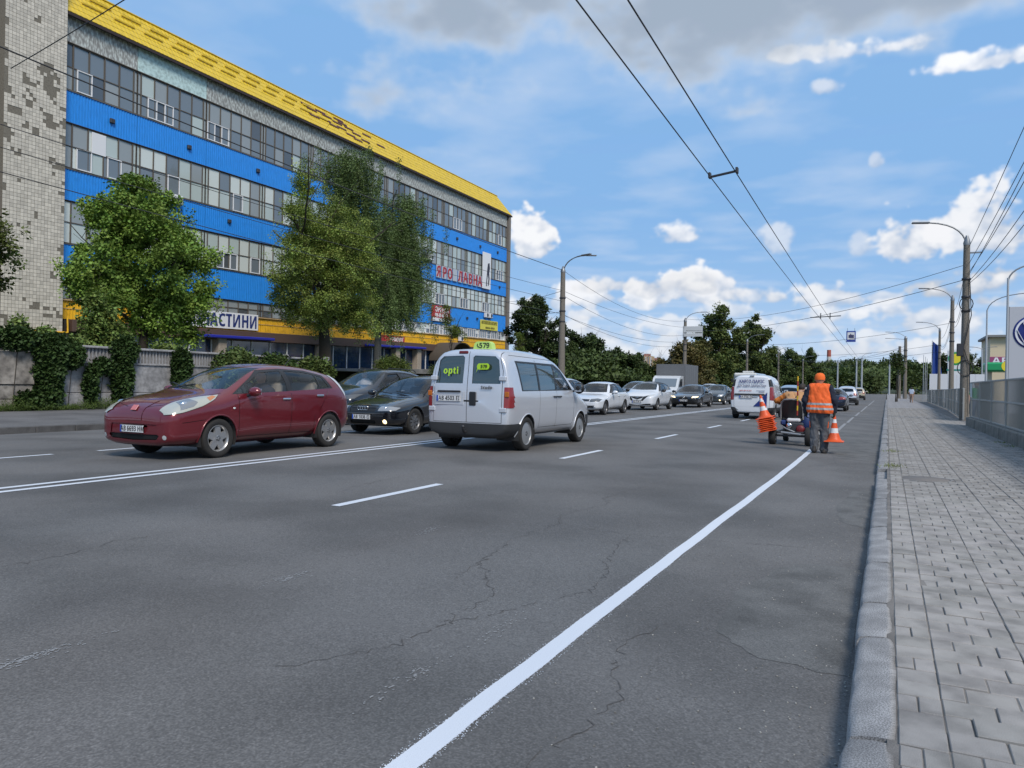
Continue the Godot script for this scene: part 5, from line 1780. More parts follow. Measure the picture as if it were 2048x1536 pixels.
func mesh_fence(label: String, a: Vector3, c: Vector3, h: float, bays: int, base: float) -> Node3D:
	var t := thing("mesh_fence", label, "fence", a)
	var d := c - a
	var L := d.length()
	var dir := d / L
	var steel := mat("fence_steel", lin(0.36, 0.36, 0.34), 0.55, 0.3)
	var wire_m := mat("fence_wire", lin(0.26, 0.26, 0.235), 0.6, 0.2)
	for k in bays + 1:
		var p := dir * L * k / bays
		var b := MB.new()
		b.box(p + Vector3(0, base + h * 0.5, 0), Vector3(0.07, h, 0.07), 0.008)
		put("post", b, steel, t)
	for k in bays:
		var p := dir * (L * k / bays)
		var q := dir * (L * (k + 1) / bays)
		for f in [0.03, 0.52, 0.985]:
			var b := MB.new()
			b.bar(p + Vector3(0, base + h * f, 0), q + Vector3(0, base + h * f, 0), 0.045, 0.05, 0.006)
			put("rail", b, steel, t)
		# vertical wires of the welded mesh, close set
		var b := MB.new()
		var n := int(L / bays / 0.022)
		for i in n:
			var o := p.lerp(q, (i + 0.5) / n)
			var w := dir * 0.0068
			var side := dir.cross(Vector3.UP) * 0.004
			var lo := o + Vector3(0, base + 0.02, 0)
			var hi := o + Vector3(0, base + h - 0.02, 0)
			b.quad_n(lo - w + side, lo + w + side, hi + w + side, hi - w + side, dir.cross(Vector3.UP))
			b.quad_n(lo - w - side, lo + w - side, hi + w - side, hi - w - side, -dir.cross(Vector3.UP))
		put("welded_mesh", b, wire_m, t)
	return t

func build_right_side(galv: Material) -> void:
	var wallm := grainy("kerb_wall", lin(0.5, 0.47, 0.41), 0.92, M.fine, 0.8, M.coarse, 0.4)
	var f := mesh_fence("grey mesh fence standing on a low concrete wall", Vector3(2.95, 0.1, -9.0), Vector3(2.8, 0.1, -33.0), 1.3, 8, 0.32)
	for k in 8:
		var b := MB.new()
		b.box(Vector3(-0.02 - 0.15 * (k + 0.5) / 8.0, 0.16, -1.5 - 3.0 * k), Vector3(0.3, 0.34, 2.985), 0.02)
		put("base_block", b, wallm, f)
	mesh_fence("mesh fence with leaning rails past the gap in the fence", Vector3(2.95, 0.1, -38.0), Vector3(3.7, 0.1, -60.0), 1.36, 5, 0.06)
	mesh_fence("far mesh fence running on beside the pavement", Vector3(3.7, 0.1, -60.4), Vector3(4.2, 0.1, -100.0), 1.36, 8, 0.06)
	var note := thing("paper_notice", "pale paper notice tied to the end of the mesh fence", "notice", Vector3(2.77, 1.42, -32.6), -PI / 2)
	var b := MB.new()
	b.box(Vector3.ZERO, Vector3(0.62, 0.5, 0.004))
	put("sheet", b, mat("paper", lin(0.56, 0.62, 0.62), 0.7), note)
	b = MB.new()
	b.box(Vector3(-0.42, 0.08, 0.002), Vector3(0.24, 0.36, 0.004))
	put("second_sheet", b, M.paper, note)
	# dealer sign
	var t := thing("dealer_sign", "tall pale grey sign slab with round blue and white emblem", "sign", Vector3(7.9, 0.1, -54.5))
	b = MB.new()
	b.box(Vector3(0, 3.15, 0), Vector3(2.8, 6.5, 0.35), 0.02)
	put("slab", b, mat("dealer_grey", lin(0.46, 0.47, 0.50), 0.4), t)
	b = MB.new()
	b.box(Vector3(-1.41, 3.15, 0.0), Vector3(0.05, 6.5, 0.36))
	put("edge_strip", b, mat("edge_grey", lin(0.16, 0.17, 0.19), 0.4), t)
	b = MB.new()
	b.lathe([Vector2(0, 0.03), Vector2(0.98, 0.03), Vector2(1.0, 0.0)], Vector3(-0.2, 4.85, 0.18), Vector3(0, 0, 1), 40)
	var em := put("emblem_disc", b, mat("emblem_blue", lin(0.02, 0.03, 0.19), 0.3), t)
	var white := mat("emblem_white", lin(0.72, 0.73, 0.76), 0.35)
	b = MB.new()
	b.lathe([Vector2(0.79, 0.03), Vector2(0.79, 0.06), Vector2(0.9, 0.06), Vector2(0.9, 0.03)], Vector3(-0.2, 4.85, 0.18), Vector3(0, 0, 1), 40, true)
	for q in [[[-0.52, 0.62], [-0.2, -0.02]], [[0.52, 0.62], [0.2, -0.02]], [[-0.26, 0.74], [0.0, 0.22]], [[0.26, 0.74], [0.0, 0.22]], [[-0.8, 0.16], [-0.38, -0.72]], [[0.8, 0.16], [0.38, -0.72]], [[-0.38, -0.72], [0.0, 0.02]], [[0.38, -0.72], [0.0, 0.02]]]:
		b.bar(Vector3(-0.2 + q[0][0], 4.85 + q[0][1], 0.225), Vector3(-0.2 + q[1][0], 4.85 + q[1][1], 0.225), 0.13, 0.03)
	put("emblem_mark", b, white, em)
	# steel lamp masts of the yard
	lamp_post("pale steel yard lamp mast before the dealer sign", Vector3(5.55, 0.1, -47.0), 7.2, 0.075, 0.05, galv, [[1.6, 0.75, -0.2]], true)
	lamp_post("pale steel yard lamp mast beside the white hoarding", Vector3(7.9, 0.1, -80.0), 8.6, 0.1, 0.06, galv, [[3.2, 1.4, 0.0]], true)
	lamp_post("thin steel yard mast with twin arms beyond the hoarding", Vector3(11.2, 0.1, -118.0), 7.0, 0.1, 0.06, galv, [[-1.0, 0.2, 0.0], [1.0, 0.2, 0.0]], true)
	# white hoarding, station, flags
	t = thing("hoarding", "long plain white hoarding behind the mesh fence", "hoarding", Vector3(7.0, 0.1, -100.0))
	for k in 6:
		b = MB.new()
		b.box(Vector3(-2.2 + 0.9 * k, 1.6, 0.0), Vector3(0.89, 3.3, 0.1), 0.01)
		put("panel", b, mat("hoarding_white", lin(0.62, 0.64, 0.67), 0.5), t)
	t = thing("price_sign", "filling station price sign with green ring and yellow mark", "sign", Vector3(8.0, 0.1, -116.0))
	b = MB.new()
	b.box(Vector3(0, 3.4, 0), Vector3(1.8, 6.6, 0.4), 0.05)
	put("panel", b, mat("price_white", lin(0.66, 0.68, 0.68), 0.5), t)
	b = MB.new()
	b.lathe([Vector2(0, 0.02), Vector2(0.85, 0.02), Vector2(0.85, 0)], Vector3(0, 5.6, 0.21), Vector3(0, 0, 1), 28)
	var gr := put("green_disc", b, mat("station_green", lin(0.02, 0.30, 0.07), 0.4), t)
	b = MB.new()
	b.lathe([Vector2(0, 0.035), Vector2(0.62, 0.035), Vector2(0.62, 0.02)], Vector3(0, 5.6, 0.21), Vector3(0, 0, 1), 24)
	put("yellow_mark", b, mat("station_yellow", lin(0.75, 0.62, 0.03), 0.4), gr)
	b = MB.new()
	b.box(Vector3(0, 4.1, 0.21), Vector3(2.0, 0.22, 0.02))
	b.box(Vector3(0, 3.2, 0.21), Vector3(2.0, 0.5, 0.02))
	put("price_bar", b, mat("price_green", lin(0.03, 0.22, 0.18), 0.4), t)
	b = MB.new()
	b.box(Vector3(0.45, 3.2, 0.225), Vector3(0.8, 0.4, 0.02))
	put("price_box", b, mat("price_orange", lin(0.75, 0.22, 0.05), 0.4), t)
	t = thing("cream_building", "three storey cream building with purple lettered band", "building", Vector3(20.6, 0.0, -138.0))
	b = MB.new()
	b.box(Vector3(0, 4.9, -6), Vector3(13.0, 9.8, 12.0), 0.02)
	put("wall", b, mat("cream_render", lin(0.62, 0.52, 0.36), 0.85), t)
	b = MB.new()
	b.box(Vector3(0, 9.95, -5.8), Vector3(14.0, 0.35, 13.2), 0.02)
	put("roof", b, mat("roof_grey", lin(0.2, 0.2, 0.2), 0.7), t)
	b = MB.new()
	b.box(Vector3(0, 6.2, 0.06), Vector3(13.05, 1.2, 0.12))
	var band := put("purple_band", b, mat("band_purple", lin(0.30, 0.06, 0.16), 0.6), t)
	letter(band, "АВТО", 0.95, Vector3(-4.0, 6.2, 0.14), M.sign_white, 1.3)
	for k in 4:
		for j in 2:
			b = MB.new()
			b.box(Vector3(-3.6 + 2.9 * k, 8.2 - 4.6 * j, 0.03), Vector3(1.6, 1.9, 0.1), 0.01)
			var wf := put("window", b, M.upvc, t)
			b = MB.new()
			b.box(Vector3(-3.6 + 2.9 * k, 8.2 - 4.6 * j, 0.09), Vector3(1.4, 1.7, 0.02))
			put("pane", b, M.glass_grey, wf)
	t = thing("station_canopy", "green filling station canopy with yellow disc before the cream building", "canopy", Vector3(17.3, 0.0, -128.0))
	b = MB.new()
	b.box(Vector3(0, 4.9, 0), Vector3(10.0, 1.3, 6.0), 0.25)
	put("fascia", b, mat("canopy_green", lin(0.015, 0.28, 0.10), 0.35), t)
	b = MB.new()
	b.lathe([Vector2(0, 0.03), Vector2(0.75, 0.03), Vector2(0.75, 0)], Vector3(-2.4, 5.0, 3.0), Vector3(0, 0, 1), 24)
	put("disc", b, M.station_yellow, t)
	for x in [-4.2, 0.0, 4.2]:
		b = MB.new()
		b.box(Vector3(x, 2.1, 0), Vector3(0.5, 4.3, 0.5), 0.03)
		put("column", b, mat("canopy_cream", lin(0.55, 0.5, 0.42), 0.7), t)
	for k in 3:
		t = thing("flag", ["dark blue flag drooping on its mast beside the hoarding", "second dark blue flag hanging behind the first", "third dark blue flag mast half hidden by the first"][k], "flag", Vector3(4.75 + 0.25 * k, 0.1, -104.0 - 5.0 * k))
		b = MB.new()
		b.tube([Vector3(0, 0, 0), Vector3(0, 7.3, 0)], [0.05, 0.03], 8)
		put("mast", b, galv, t)
		var g := []
		for i in 9:
			var row := PackedVector3Array()
			for j in 8:
				var u := j / 7.0
				var v := i / 8.0
				row.append(Vector3(0.06 + u * (0.55 + 0.5 * v), 7.2 - v * 4.3 - 0.5 * u * (1.0 - v), 0.16 * sin(u * 9.0 + v * 2.0 + k)))
			g.append(row)
		b = MB.new()
		b.grid(g)
		put("cloth", b, mat("flag_blue", lin(0.012, 0.05, 0.24), 0.8), t)
	for k in 3:
		lamp_post("bare pale flag mast, %s in the row beyond the far fence" % ["first", "second", "last"][k], Vector3(4.4 + 0.5 * k, 0.1, -118.0 - 7.0 * k), 6.2, 0.05, 0.03, galv, [], true)
	# far things on the skyline
	t = thing("chimney", "far red and white striped chimney above the trees", "chimney", Vector3(-52.0, 0, -820.0))
	for k in 6:
		b = MB.new()
		b.lathe([Vector2(2.5 - 0.1 * k, 0), Vector2(2.4 - 0.1 * k, 7.0)], Vector3(0, 6.7 * k, 0), Vector3.UP, 14)
		put("band", b, mat("chimney_red", lin(0.38, 0.10, 0.07), 0.8) if k % 2 else mat("chimney_white", lin(0.55, 0.53, 0.5), 0.8), t)
	rng.seed = 66
	for k in 8:
		var an := -0.334 + 0.0101 * k
		var dist := 880.0 + 22.0 * sin(k * 2.1)
		var hh: float = [30, 32, 36, 31, 34, 30, 35, 31][k]
		t = thing("apartment_block", ["far pink and grey apartment block at the end of the row over the dark trees", "far brown topped apartment tower, second in the row", "far tall red brown apartment tower", "far grey and white apartment block with red top", "far ochre apartment block in mid row", "far low cream apartment block", "far ochre apartment tower with stepped roof", "far pale apartment block ending the row"][k], "apartment block", Vector3(an * dist, 0, -dist * 0.955), atan2(-an, 1.0) * 0.3)
		var wall_c: Color = [lin(0.40, 0.27, 0.24), lin(0.42, 0.35, 0.32), lin(0.36, 0.19, 0.17), lin(0.46, 0.44, 0.44), lin(0.44, 0.32, 0.22), lin(0.5, 0.42, 0.34), lin(0.46, 0.33, 0.2), lin(0.44, 0.38, 0.34)][k]
		var w := 11.0
		b = MB.new()
		b.box(Vector3(0, hh / 2, 0), Vector3(w, hh, 14.0))
		put("wall", b, mat("flat_%d" % k, wall_c, 0.85), t)
		b = MB.new()
		b.box(Vector3(rng.randf_range(-2, 2), hh + 1.2, 0), Vector3(w * 0.55, 3.0, 9.0))
		put("roof_block", b, mat("flat_top", lin(0.34, 0.17, 0.14), 0.85), t)
		for j in 4:
			b = MB.new()
			b.box(Vector3(-w / 2 + w * (j + 0.5) / 4.0, hh * 0.5, 7.05), Vector3(1.3, hh * 0.94, 0.2))
			put("balcony_column", b, mat("flat_pale", lin(0.55, 0.55, 0.56), 0.7) if (j + k) % 2 else M.glass_grey, t)
	t = thing("rooftop_block", "long white industrial roof above the woodland", "building", Vector3(-28.0, 0, -640.0))
	b = MB.new()
	b.box(Vector3(0, 9.0, 0), Vector3(38.0, 27.0, 12.0), 0.1)
	put("wall", b, mat("far_white", lin(0.5, 0.51, 0.52), 0.8), t)
	b = MB.new()
	for k in 5:
		b.box(Vector3(-16.0 + 8.0 * k, 20.0, 6.05), Vector3(5.0, 2.0, 0.2))
	put("window_band", b, M.glass_grey, t)

# ---------------------------------------------------------------- vehicles
# A car body is a loft of rounded sections, of which one half is cut along outlines drawn in side, end or top view.
class Shell:
	var P := PackedVector3Array()
	var N := PackedVector3Array()

	func add(a: Vector3, b: Vector3, c: Vector3, na: Vector3, nb: Vector3, nc: Vector3) -> void:
		P.append(a); P.append(b); P.append(c)
		N.append(na); N.append(nb); N.append(nc)

	static func flat(p: Vector3, view: int) -> Vector2:
		return Vector2(p.x, p.y) if view == 0 else (Vector2(p.z, p.y) if view == 1 else Vector2(p.x, p.z))

	# takes what lies inside the convex outline out of this shell
	func cut(view: int, poly_: Array, lo: float, hi: float) -> Shell:
		var poly := PackedVector2Array()
		for q in poly_:
			poly.append(Vector2(q[0], q[1]))
		if Geometry2D.is_polygon_clockwise(poly):
			poly.reverse()
		var b0 := poly[0]
		var b1 := poly[0]
		for q in poly:
			b0 = b0.min(q)
			b1 = b1.max(q)
		var taken := Shell.new()
		var keepP := PackedVector3Array()
		var keepN := PackedVector3Array()
		for i in range(0, P.size(), 3):
			var p0 := P[i]
			var p1 := P[i + 1]
			var p2 := P[i + 2]
			var d: float = (p0.z + p1.z + p2.z) / 3.0 if view == 0 else ((p0.x + p1.x + p2.x) / 3.0 if view == 1 else (p0.y + p1.y + p2.y) / 3.0)
			var skip := d < lo or d > hi
			if not skip:
				var f0 := flat(p0, view)
				var f1 := flat(p1, view)
				var f2 := flat(p2, view)
				skip = maxf(f0.x, maxf(f1.x, f2.x)) < b0.x or minf(f0.x, minf(f1.x, f2.x)) > b1.x or maxf(f0.y, maxf(f1.y, f2.y)) < b0.y or minf(f0.y, minf(f1.y, f2.y)) > b1.y
			if skip:
				keepP.append(p0); keepP.append(p1); keepP.append(p2)
				keepN.append(N[i]); keepN.append(N[i + 1]); keepN.append(N[i + 2])
				continue
			var pts := [p0, p1, p2]
			var nrm := [N[i], N[i + 1], N[i + 2]]
			for e in poly.size():
				var a := poly[e]
				var dir := poly[(e + 1) % poly.size()] - a
				var ip := []
				var inn := []
				var op := []
				var on := []
				for k in pts.size():
					var j := (k + 1) % pts.size()
					var sk := dir.cross(flat(pts[k], view) - a)
					var sj := dir.cross(flat(pts[j], view) - a)
					if sk >= 0.0:
						ip.append(pts[k]); inn.append(nrm[k])
					else:
						op.append(pts[k]); on.append(nrm[k])
					if (sk >= 0.0) != (sj >= 0.0):
						var t := sk / (sk - sj)
						var m: Vector3 = pts[k].lerp(pts[j], t)
						var mn: Vector3 = nrm[k].lerp(nrm[j], t).normalized()
						ip.append(m); inn.append(mn)
						op.append(m); on.append(mn)
				for k in range(1, op.size() - 1):
					keepP.append(op[0]); keepP.append(op[k]); keepP.append(op[k + 1])
					keepN.append(on[0]); keepN.append(on[k]); keepN.append(on[k + 1])
				pts = ip
				nrm = inn
				if pts.size() < 3:
					break
			if pts.size() >= 3:
				for k in range(1, pts.size() - 1):
					taken.add(pts[0], pts[k], pts[k + 1], nrm[0], nrm[k], nrm[k + 1])
		P = keepP
		N = keepN
		return taken

	func to_mesh(off: float, sc: Vector3, side: int) -> MB:
		# side 1: as it is, -1: mirrored, 0: both halves
		var b := MB.new()
		for s: float in [1.0, -1.0]:
			if (side == 1 and s < 0.0) or (side == -1 and s > 0.0):
				continue
			var f := sc * Vector3(1, 1, s)
			for i in range(0, P.size(), 3):
				var n0 := (N[i] / f).normalized()
				var n1 := (N[i + 1] / f).normalized()
				var n2 := (N[i + 2] / f).normalized()
				b.tri3(P[i] * f + n0 * off, P[i + 1] * f + n1 * off, P[i + 2] * f + n2 * off, n0, n1, n2)
		return b

	# half width of the body at a place in side view
	func side_z(x: float, y: float, fallback := 0.85) -> float:
		var best := -1.0
		for i in range(0, P.size(), 3):
			var a := Vector2(P[i].x, P[i].y)
			var b := Vector2(P[i + 1].x, P[i + 1].y)
			var c := Vector2(P[i + 2].x, P[i + 2].y)
			if Geometry2D.point_is_inside_triangle(Vector2(x, y), a, b, c):
				best = maxf(best, maxf(P[i].z, maxf(P[i + 1].z, P[i + 2].z)))
		return best if best > 0.0 else fallback

func cat(a: float, b: float, c: float, d: float, t: float) -> float:
	return 0.5 * ((2.0 * b) + (c - a) * t + (2.0 * a - 5.0 * b + 4.0 * c - d) * t * t + (3.0 * b - a - 3.0 * c + d) * t * t * t)

# rows: [top x, top y, bottom x, bottom y, half width] from nose to tail
func loft(rows: Array, belt: float, tum: float, roof: float, fine := 3, power := 5.0, crown := 0.03) -> Shell:
	var full := []
	for i in rows.size() - 1:
		for k in fine:
			var t := float(k) / fine
			var r := []
			for j in 5:
				r.append(cat(rows[maxi(i - 1, 0)][j], rows[i][j], rows[i + 1][j], rows[mini(i + 2, rows.size() - 1)][j], t))
			full.append(r)
	full.append(rows[-1])
	var a := pow(2.0, -1.0 / power)
	var prof := []
	for k in 4:
		var z := a * k / 4.0
		prof.append(Vector2(z, -pow(1.0 - pow(z, power), 1.0 / power)))
	for k in 19:
		var y := lerpf(-a, a, k / 18.0)
		prof.append(Vector2(pow(1.0 - pow(absf(y), power), 1.0 / power), y))
	for k in range(7, -1, -1):
		var z := a * k / 8.0
		prof.append(Vector2(z, pow(1.0 - pow(z, power), 1.0 / power)))
	var g := []
	for r in full:
		var row := PackedVector3Array()
		for q in prof:
			var f: float = 0.5 + 0.5 * q.y
			var y := lerpf(r[3], r[1], f)
			if q.y > 0.0:
				y -= crown * q.x * q.x * (r[1] - r[3])
			var x := lerpf(r[2], r[0], f)
			var s := 1.0
			if y > belt:
				s = lerpf(1.0, tum, pow(clampf((y - belt) / (roof - belt), 0.0, 1.1), 1.12)) - 0.012
			else:
				s = 1.0 - 0.05 * pow(clampf((belt - y) / belt, 0.0, 1.0), 2.0) - 0.012 * smoothstep(belt - 0.07, belt, y)
			row.append(Vector3(x, y, r[4] * s * q.x))
		g.append(row)
	var sh := Shell.new()
	var rc := g.size()
	var cc: int = g[0].size()
	var nn := []
	for i in rc:
		var row := PackedVector3Array()
		for j in cc:
			var u: Vector3 = g[mini(i + 1, rc - 1)][j] - g[maxi(i - 1, 0)][j]
			var v: Vector3 = g[i][mini(j + 1, cc - 1)] - g[i][maxi(j - 1, 0)]
			if j == 0 or j == cc - 1:
				v = Vector3(0, 0, 1.0 if j == 0 else -1.0)
			var w := u.cross(v)
			if w.length() < 1e-9:
				w = Vector3(1 if i < rc / 2 else -1, 0, 0)
			w = w.normalized()
			var out: Vector3 = g[i][j] - Vector3(clampf(g[i][j].x, -1.2, 1.2), 0.7, 0)
			row.append(w if w.dot(out) >= 0.0 else -w)
		nn.append(row)
	for i in rc - 1:
		for j in cc - 1:
			sh.add(g[i][j], g[i + 1][j], g[i + 1][j + 1], nn[i][j], nn[i + 1][j], nn[i + 1][j + 1])
			sh.add(g[i][j], g[i + 1][j + 1], g[i][j + 1], nn[i][j], nn[i + 1][j + 1], nn[i][j + 1])
	return sh

func circle(x: float, y: float, r: float, n := 20) -> Array:
	var out := []
	for k in n:
		out.append([x + cos(TAU * k / n) * r, y + sin(TAU * k / n) * r])
	return out

func paint(key: String, c: Color, flake := 0.0, rough := 0.28) -> StandardMaterial3D:
	return mat(key, c, rough, flake, {"clearcoat_enabled": true, "clearcoat": 1.0, "clearcoat_roughness": 0.04})

func car_mats() -> void:
	M.car_glass = mat("car_glass", Color(0.02, 0.025, 0.025, 0.3), 0.02, 0.0, {"metallic_specular": 0.6})
	M.clear_glass = mat("clear_glass", Color(0.25, 0.32, 0.32, 0.12), 0.02, 0.0, {"metallic_specular": 0.6})
	M.tint_glass = mat("tint_glass", Color(0.008, 0.009, 0.01, 0.72), 0.02, 0.0, {"metallic_specular": 0.6})
	M.trim = mat("black_trim", lin(0.018, 0.018, 0.019), 0.45)
	M.plastic = mat("grey_plastic", lin(0.035, 0.036, 0.038), 0.6)
	M.gap = mat("panel_gap", lin(0.006, 0.006, 0.006), 0.8)
	M.tyre = mat("tyre_rubber", lin(0.022, 0.021, 0.02), 0.85)
	M.alloy = mat("alloy", lin(0.42, 0.42, 0.42), 0.35, 0.7)
	M.dark_alloy = mat("dark_alloy", lin(0.16, 0.16, 0.165), 0.4, 0.6)
	M.chrome = mat("chrome", lin(0.75, 0.75, 0.76), 0.12, 1.0)
	M.lamp_clear = mat("lamp_clear", lin(0.58, 0.60, 0.6), 0.08, 0.35, {"clearcoat_enabled": true, "clearcoat": 1.0})
	M.lamp_dark = mat("lamp_smoked", lin(0.10, 0.105, 0.11), 0.06, 0.3, {"clearcoat_enabled": true, "clearcoat": 1.0})
	M.lamp_red = mat("lamp_red", lin(0.24, 0.01, 0.012), 0.1, 0.0, {"clearcoat_enabled": true, "clearcoat": 1.0})
	M.lamp_amber = mat("lamp_amber", lin(0.45, 0.13, 0.02), 0.15)
	M.lamp_on = mat("lamp_glow", lin(0.9, 0.85, 0.7), 0.3, 0.0, {"emission_enabled": true, "emission": Color(1.0, 0.88, 0.62), "emission_energy_multiplier": 1.6})
	M.plate = mat("plate_white", lin(0.7, 0.7, 0.7), 0.4)
	M.plate_blue = mat("plate_blue", lin(0.02, 0.08, 0.42), 0.4)
	M.plate_ink = mat("plate_ink", lin(0.012, 0.012, 0.014), 0.6)
	M.cabin = mat("cabin_grey", lin(0.1, 0.1, 0.1), 0.85)
	M.liner = mat("headliner", lin(0.3, 0.29, 0.27), 0.9)
	M.seat_beige = mat("seat_beige", lin(0.42, 0.38, 0.31), 0.85)
	M.seat_dark = mat("seat_dark", lin(0.09, 0.09, 0.092), 0.85)

func wheel(parent: Node, at: Vector3, R: float, width: float, side: float, spokes: int, rim_m: Material, rimf := 0.68, spoke_w := 0.07, cover := false) -> void:
	var w := Node3D.new()
	w.name = "wheel"
	parent.add_child(w, true)
	w.position = at
	w.rotation.y = 0.0 if side > 0 else PI
	var ri := R * rimf
	var h := width * 0.5
	var b := MB.new()
	b.lathe([Vector2(ri * 0.98, -h), Vector2(R * 0.93, -h), Vector2(R * 0.985, -h * 0.82), Vector2(R, -h * 0.5), Vector2(R, h * 0.5), Vector2(R * 0.985, h * 0.82), Vector2(R * 0.93, h), Vector2(R * 0.84, h * 1.03), Vector2(ri * 1.02, h * 0.93), Vector2(ri * 0.98, h * 0.85)], Vector3.ZERO, Vector3(0, 0, 1), 30)
	put("tyre", b, M.tyre, w)
	b = MB.new()
	b.lathe([Vector2(ri * 1.0, -h), Vector2(ri * 0.86, -h * 0.2), Vector2(ri * 0.88, h * 0.7), Vector2(ri * 0.97, h * 0.9), Vector2(ri * 1.0, h * 0.86)], Vector3.ZERO, Vector3(0, 0, 1), 30)
	b.lathe([Vector2(ri * 0.2, h * 0.45), Vector2(ri * 0.22, h * 0.74), Vector2(ri * 0.16, h * 0.82), Vector2(0, h * 0.83)], Vector3.ZERO, Vector3(0, 0, 1), 16)
	if cover:
		b.lathe([Vector2(ri * 0.95, h * 0.74), Vector2(ri * 0.78, h * 0.82), Vector2(ri * 0.2, h * 0.86)], Vector3.ZERO, Vector3(0, 0, 1), 30)
	for k in spokes:
		var a := TAU * k / spokes + 0.3
		var d := Vector3(cos(a), sin(a), 0)
		var s := Vector3(-sin(a), cos(a), 0)
		var z := Vector3(0, 0, 1)
		var w0 := spoke_w * 0.62
		var w1 := spoke_w * 0.5
		var p := [d * ri * 0.12 + z * h * 0.76, d * ri * 0.93 + z * h * 0.66]
		for e in 2:
			p[e] = p[e]
		var q0 := [p[0] - s * w0, p[0] + s * w0, p[1] + s * w1, p[1] - s * w1]
		b.quad_n(q0[0], q0[1], q0[2], q0[3], z)
		b.quad_n(q0[0], q0[3], q0[3] - z * 0.03 - s * 0.008, q0[0] - z * 0.03 - s * 0.008, (z * 0.3 - s).normalized())
		b.quad_n(q0[1], q0[2], q0[2] - z * 0.03 + s * 0.008, q0[1] - z * 0.03 + s * 0.008, (z * 0.3 + s).normalized())
	put("rim", b, rim_m, w)
	b = MB.new()
	b.lathe([Vector2(ri * 0.9, h * 0.1), Vector2(0, h * 0.12)], Vector3.ZERO, Vector3(0, 0, 1), 24)
	put("brake_backing", b, M.gap, w)
	b = MB.new()
	for k in 5:
		var a := TAU * k / 5.0
		b.lathe([Vector2(0.011, 0), Vector2(0.011, 0.008), Vector2(0, 0.009)], Vector3(cos(a) * ri * 0.15, sin(a) * ri * 0.15, h * 0.8), Vector3(0, 0, 1), 6)
	put("wheel_bolts", b, M.dark_metal, w)

func plate(parent: Node, words: String, at: Vector3, facing: float, tilt := 0.0) -> void:
	# facing 1: towards the nose, -1: towards the tail
	var p := MeshInstance3D.new()
	p.name = "number_plate"
	var b := MB.new()
	b.box(Vector3.ZERO, Vector3(0.52, 0.113, 0.012), 0.004)
	p.mesh = b.mesh()
	p.material_override = M.plate
	parent.add_child(p, true)
	p.position = at
	p.basis = Basis(Vector3.UP, PI / 2 * facing) * Basis(Vector3.RIGHT, tilt)
	b = MB.new()
	b.box(Vector3(-0.238, 0, 0.0068), Vector3(0.036, 0.105, 0.003))
	put("blue_strip", b, M.plate_blue, p)
	b = MB.new()
	for e in [[0.0, 0.0535, 0.515, 0.004], [0.0, -0.0535, 0.515, 0.004]]:
		b.box(Vector3(e[0], e[1], 0.0068), Vector3(e[2], e[3], 0.002))
	put("border", b, M.plate_ink, p)
	var t := text(words, 0.078, M.plate_ink, true, 0.002, "Droid Sans", 0.86)
	t.position = Vector3(0.02, 0, 0.008)
	p.add_child(t, true)

func seat(parent: Node, at: Vector3, m: Material, w := 0.5) -> void:
	var b := MB.new()
	b.box(at + Vector3(0, 0.0, 0), Vector3(0.5, 0.2, w), 0.06)
	b.box(at + Vector3(-0.3, 0.36, 0), Vector3(0.16, 0.66, w), 0.06, Basis(Vector3(0, 0, 1), 0.24))
	b.box(at + Vector3(-0.41, 0.79, 0), Vector3(0.11, 0.19, minf(w, 0.3)), 0.04, Basis(Vector3(0, 0, 1), 0.16))
	put("seat", b, m, parent)

func driver_in(label: String, car_at: Vector3, turn: float, at: Vector3, shirt: Color, arm_out := false) -> void:
	# the head and shoulders that show through the glass
	var o := thing("person", label, "person")
	o.transform = Transform3D(Basis(Vector3.UP, turn), car_at)
	o.position = o.transform * at
	var bones := [[Vector3(0, 0, 0), Vector3(-0.06, 0.42, 0), 0.16, 0.17], [Vector3(-0.06, 0.42, -0.16), Vector3(-0.06, 0.42, 0.16), 0.09, 0.09], [Vector3(-0.05, 0.45, 0), Vector3(-0.03, 0.58, 0), 0.062, 0.058], [Vector3(-0.01, 0.68, 0), Vector3(0.0, 0.72, 0), 0.095, 0.1], [Vector3(-0.05, 0.42, -0.2), Vector3(0.1, 0.2, -0.26), 0.058, 0.048], [Vector3(0.1, 0.2, -0.26), Vector3(0.38, 0.28, -0.12), 0.046, 0.036], [Vector3(0.085, 0.68, 0), Vector3(0.115, 0.66, 0), 0.02, 0.018]]
	if arm_out:
		bones += [[Vector3(-0.05, 0.42, 0.2), Vector3(0.06, 0.22, 0.36), 0.058, 0.048], [Vector3(0.06, 0.22, 0.36), Vector3(0.26, 0.36, 0.34), 0.046, 0.036]]
	else:
		bones += [[Vector3(-0.05, 0.42, 0.2), Vector3(0.1, 0.2, 0.26), 0.058, 0.048], [Vector3(0.1, 0.2, 0.26), Vector3(0.38, 0.28, 0.12), 0.046, 0.036]]
	put("body", blob(bones, 0.028, 0.03), mat("skin", lin(0.42, 0.24, 0.16), 0.6), o)
	var cloth := []
	for k in [0, 1, 4, 7]:
		if k < bones.size():
			var q: Array = bones[k].duplicate()
			q[2] += 0.014
			q[3] += 0.014
			cloth.append(q)
	put("shirt", blob(cloth, 0.028, 0.03), mat("shirt_" + str(shirt.to_html()), shirt, 0.9), o)
	put("hair", blob([[Vector3(-0.03, 0.74, 0), Vector3(-0.01, 0.78, 0), 0.095, 0.085]], 0.025, 0.02), mat("hair_dark", lin(0.03, 0.022, 0.016), 0.7), o)

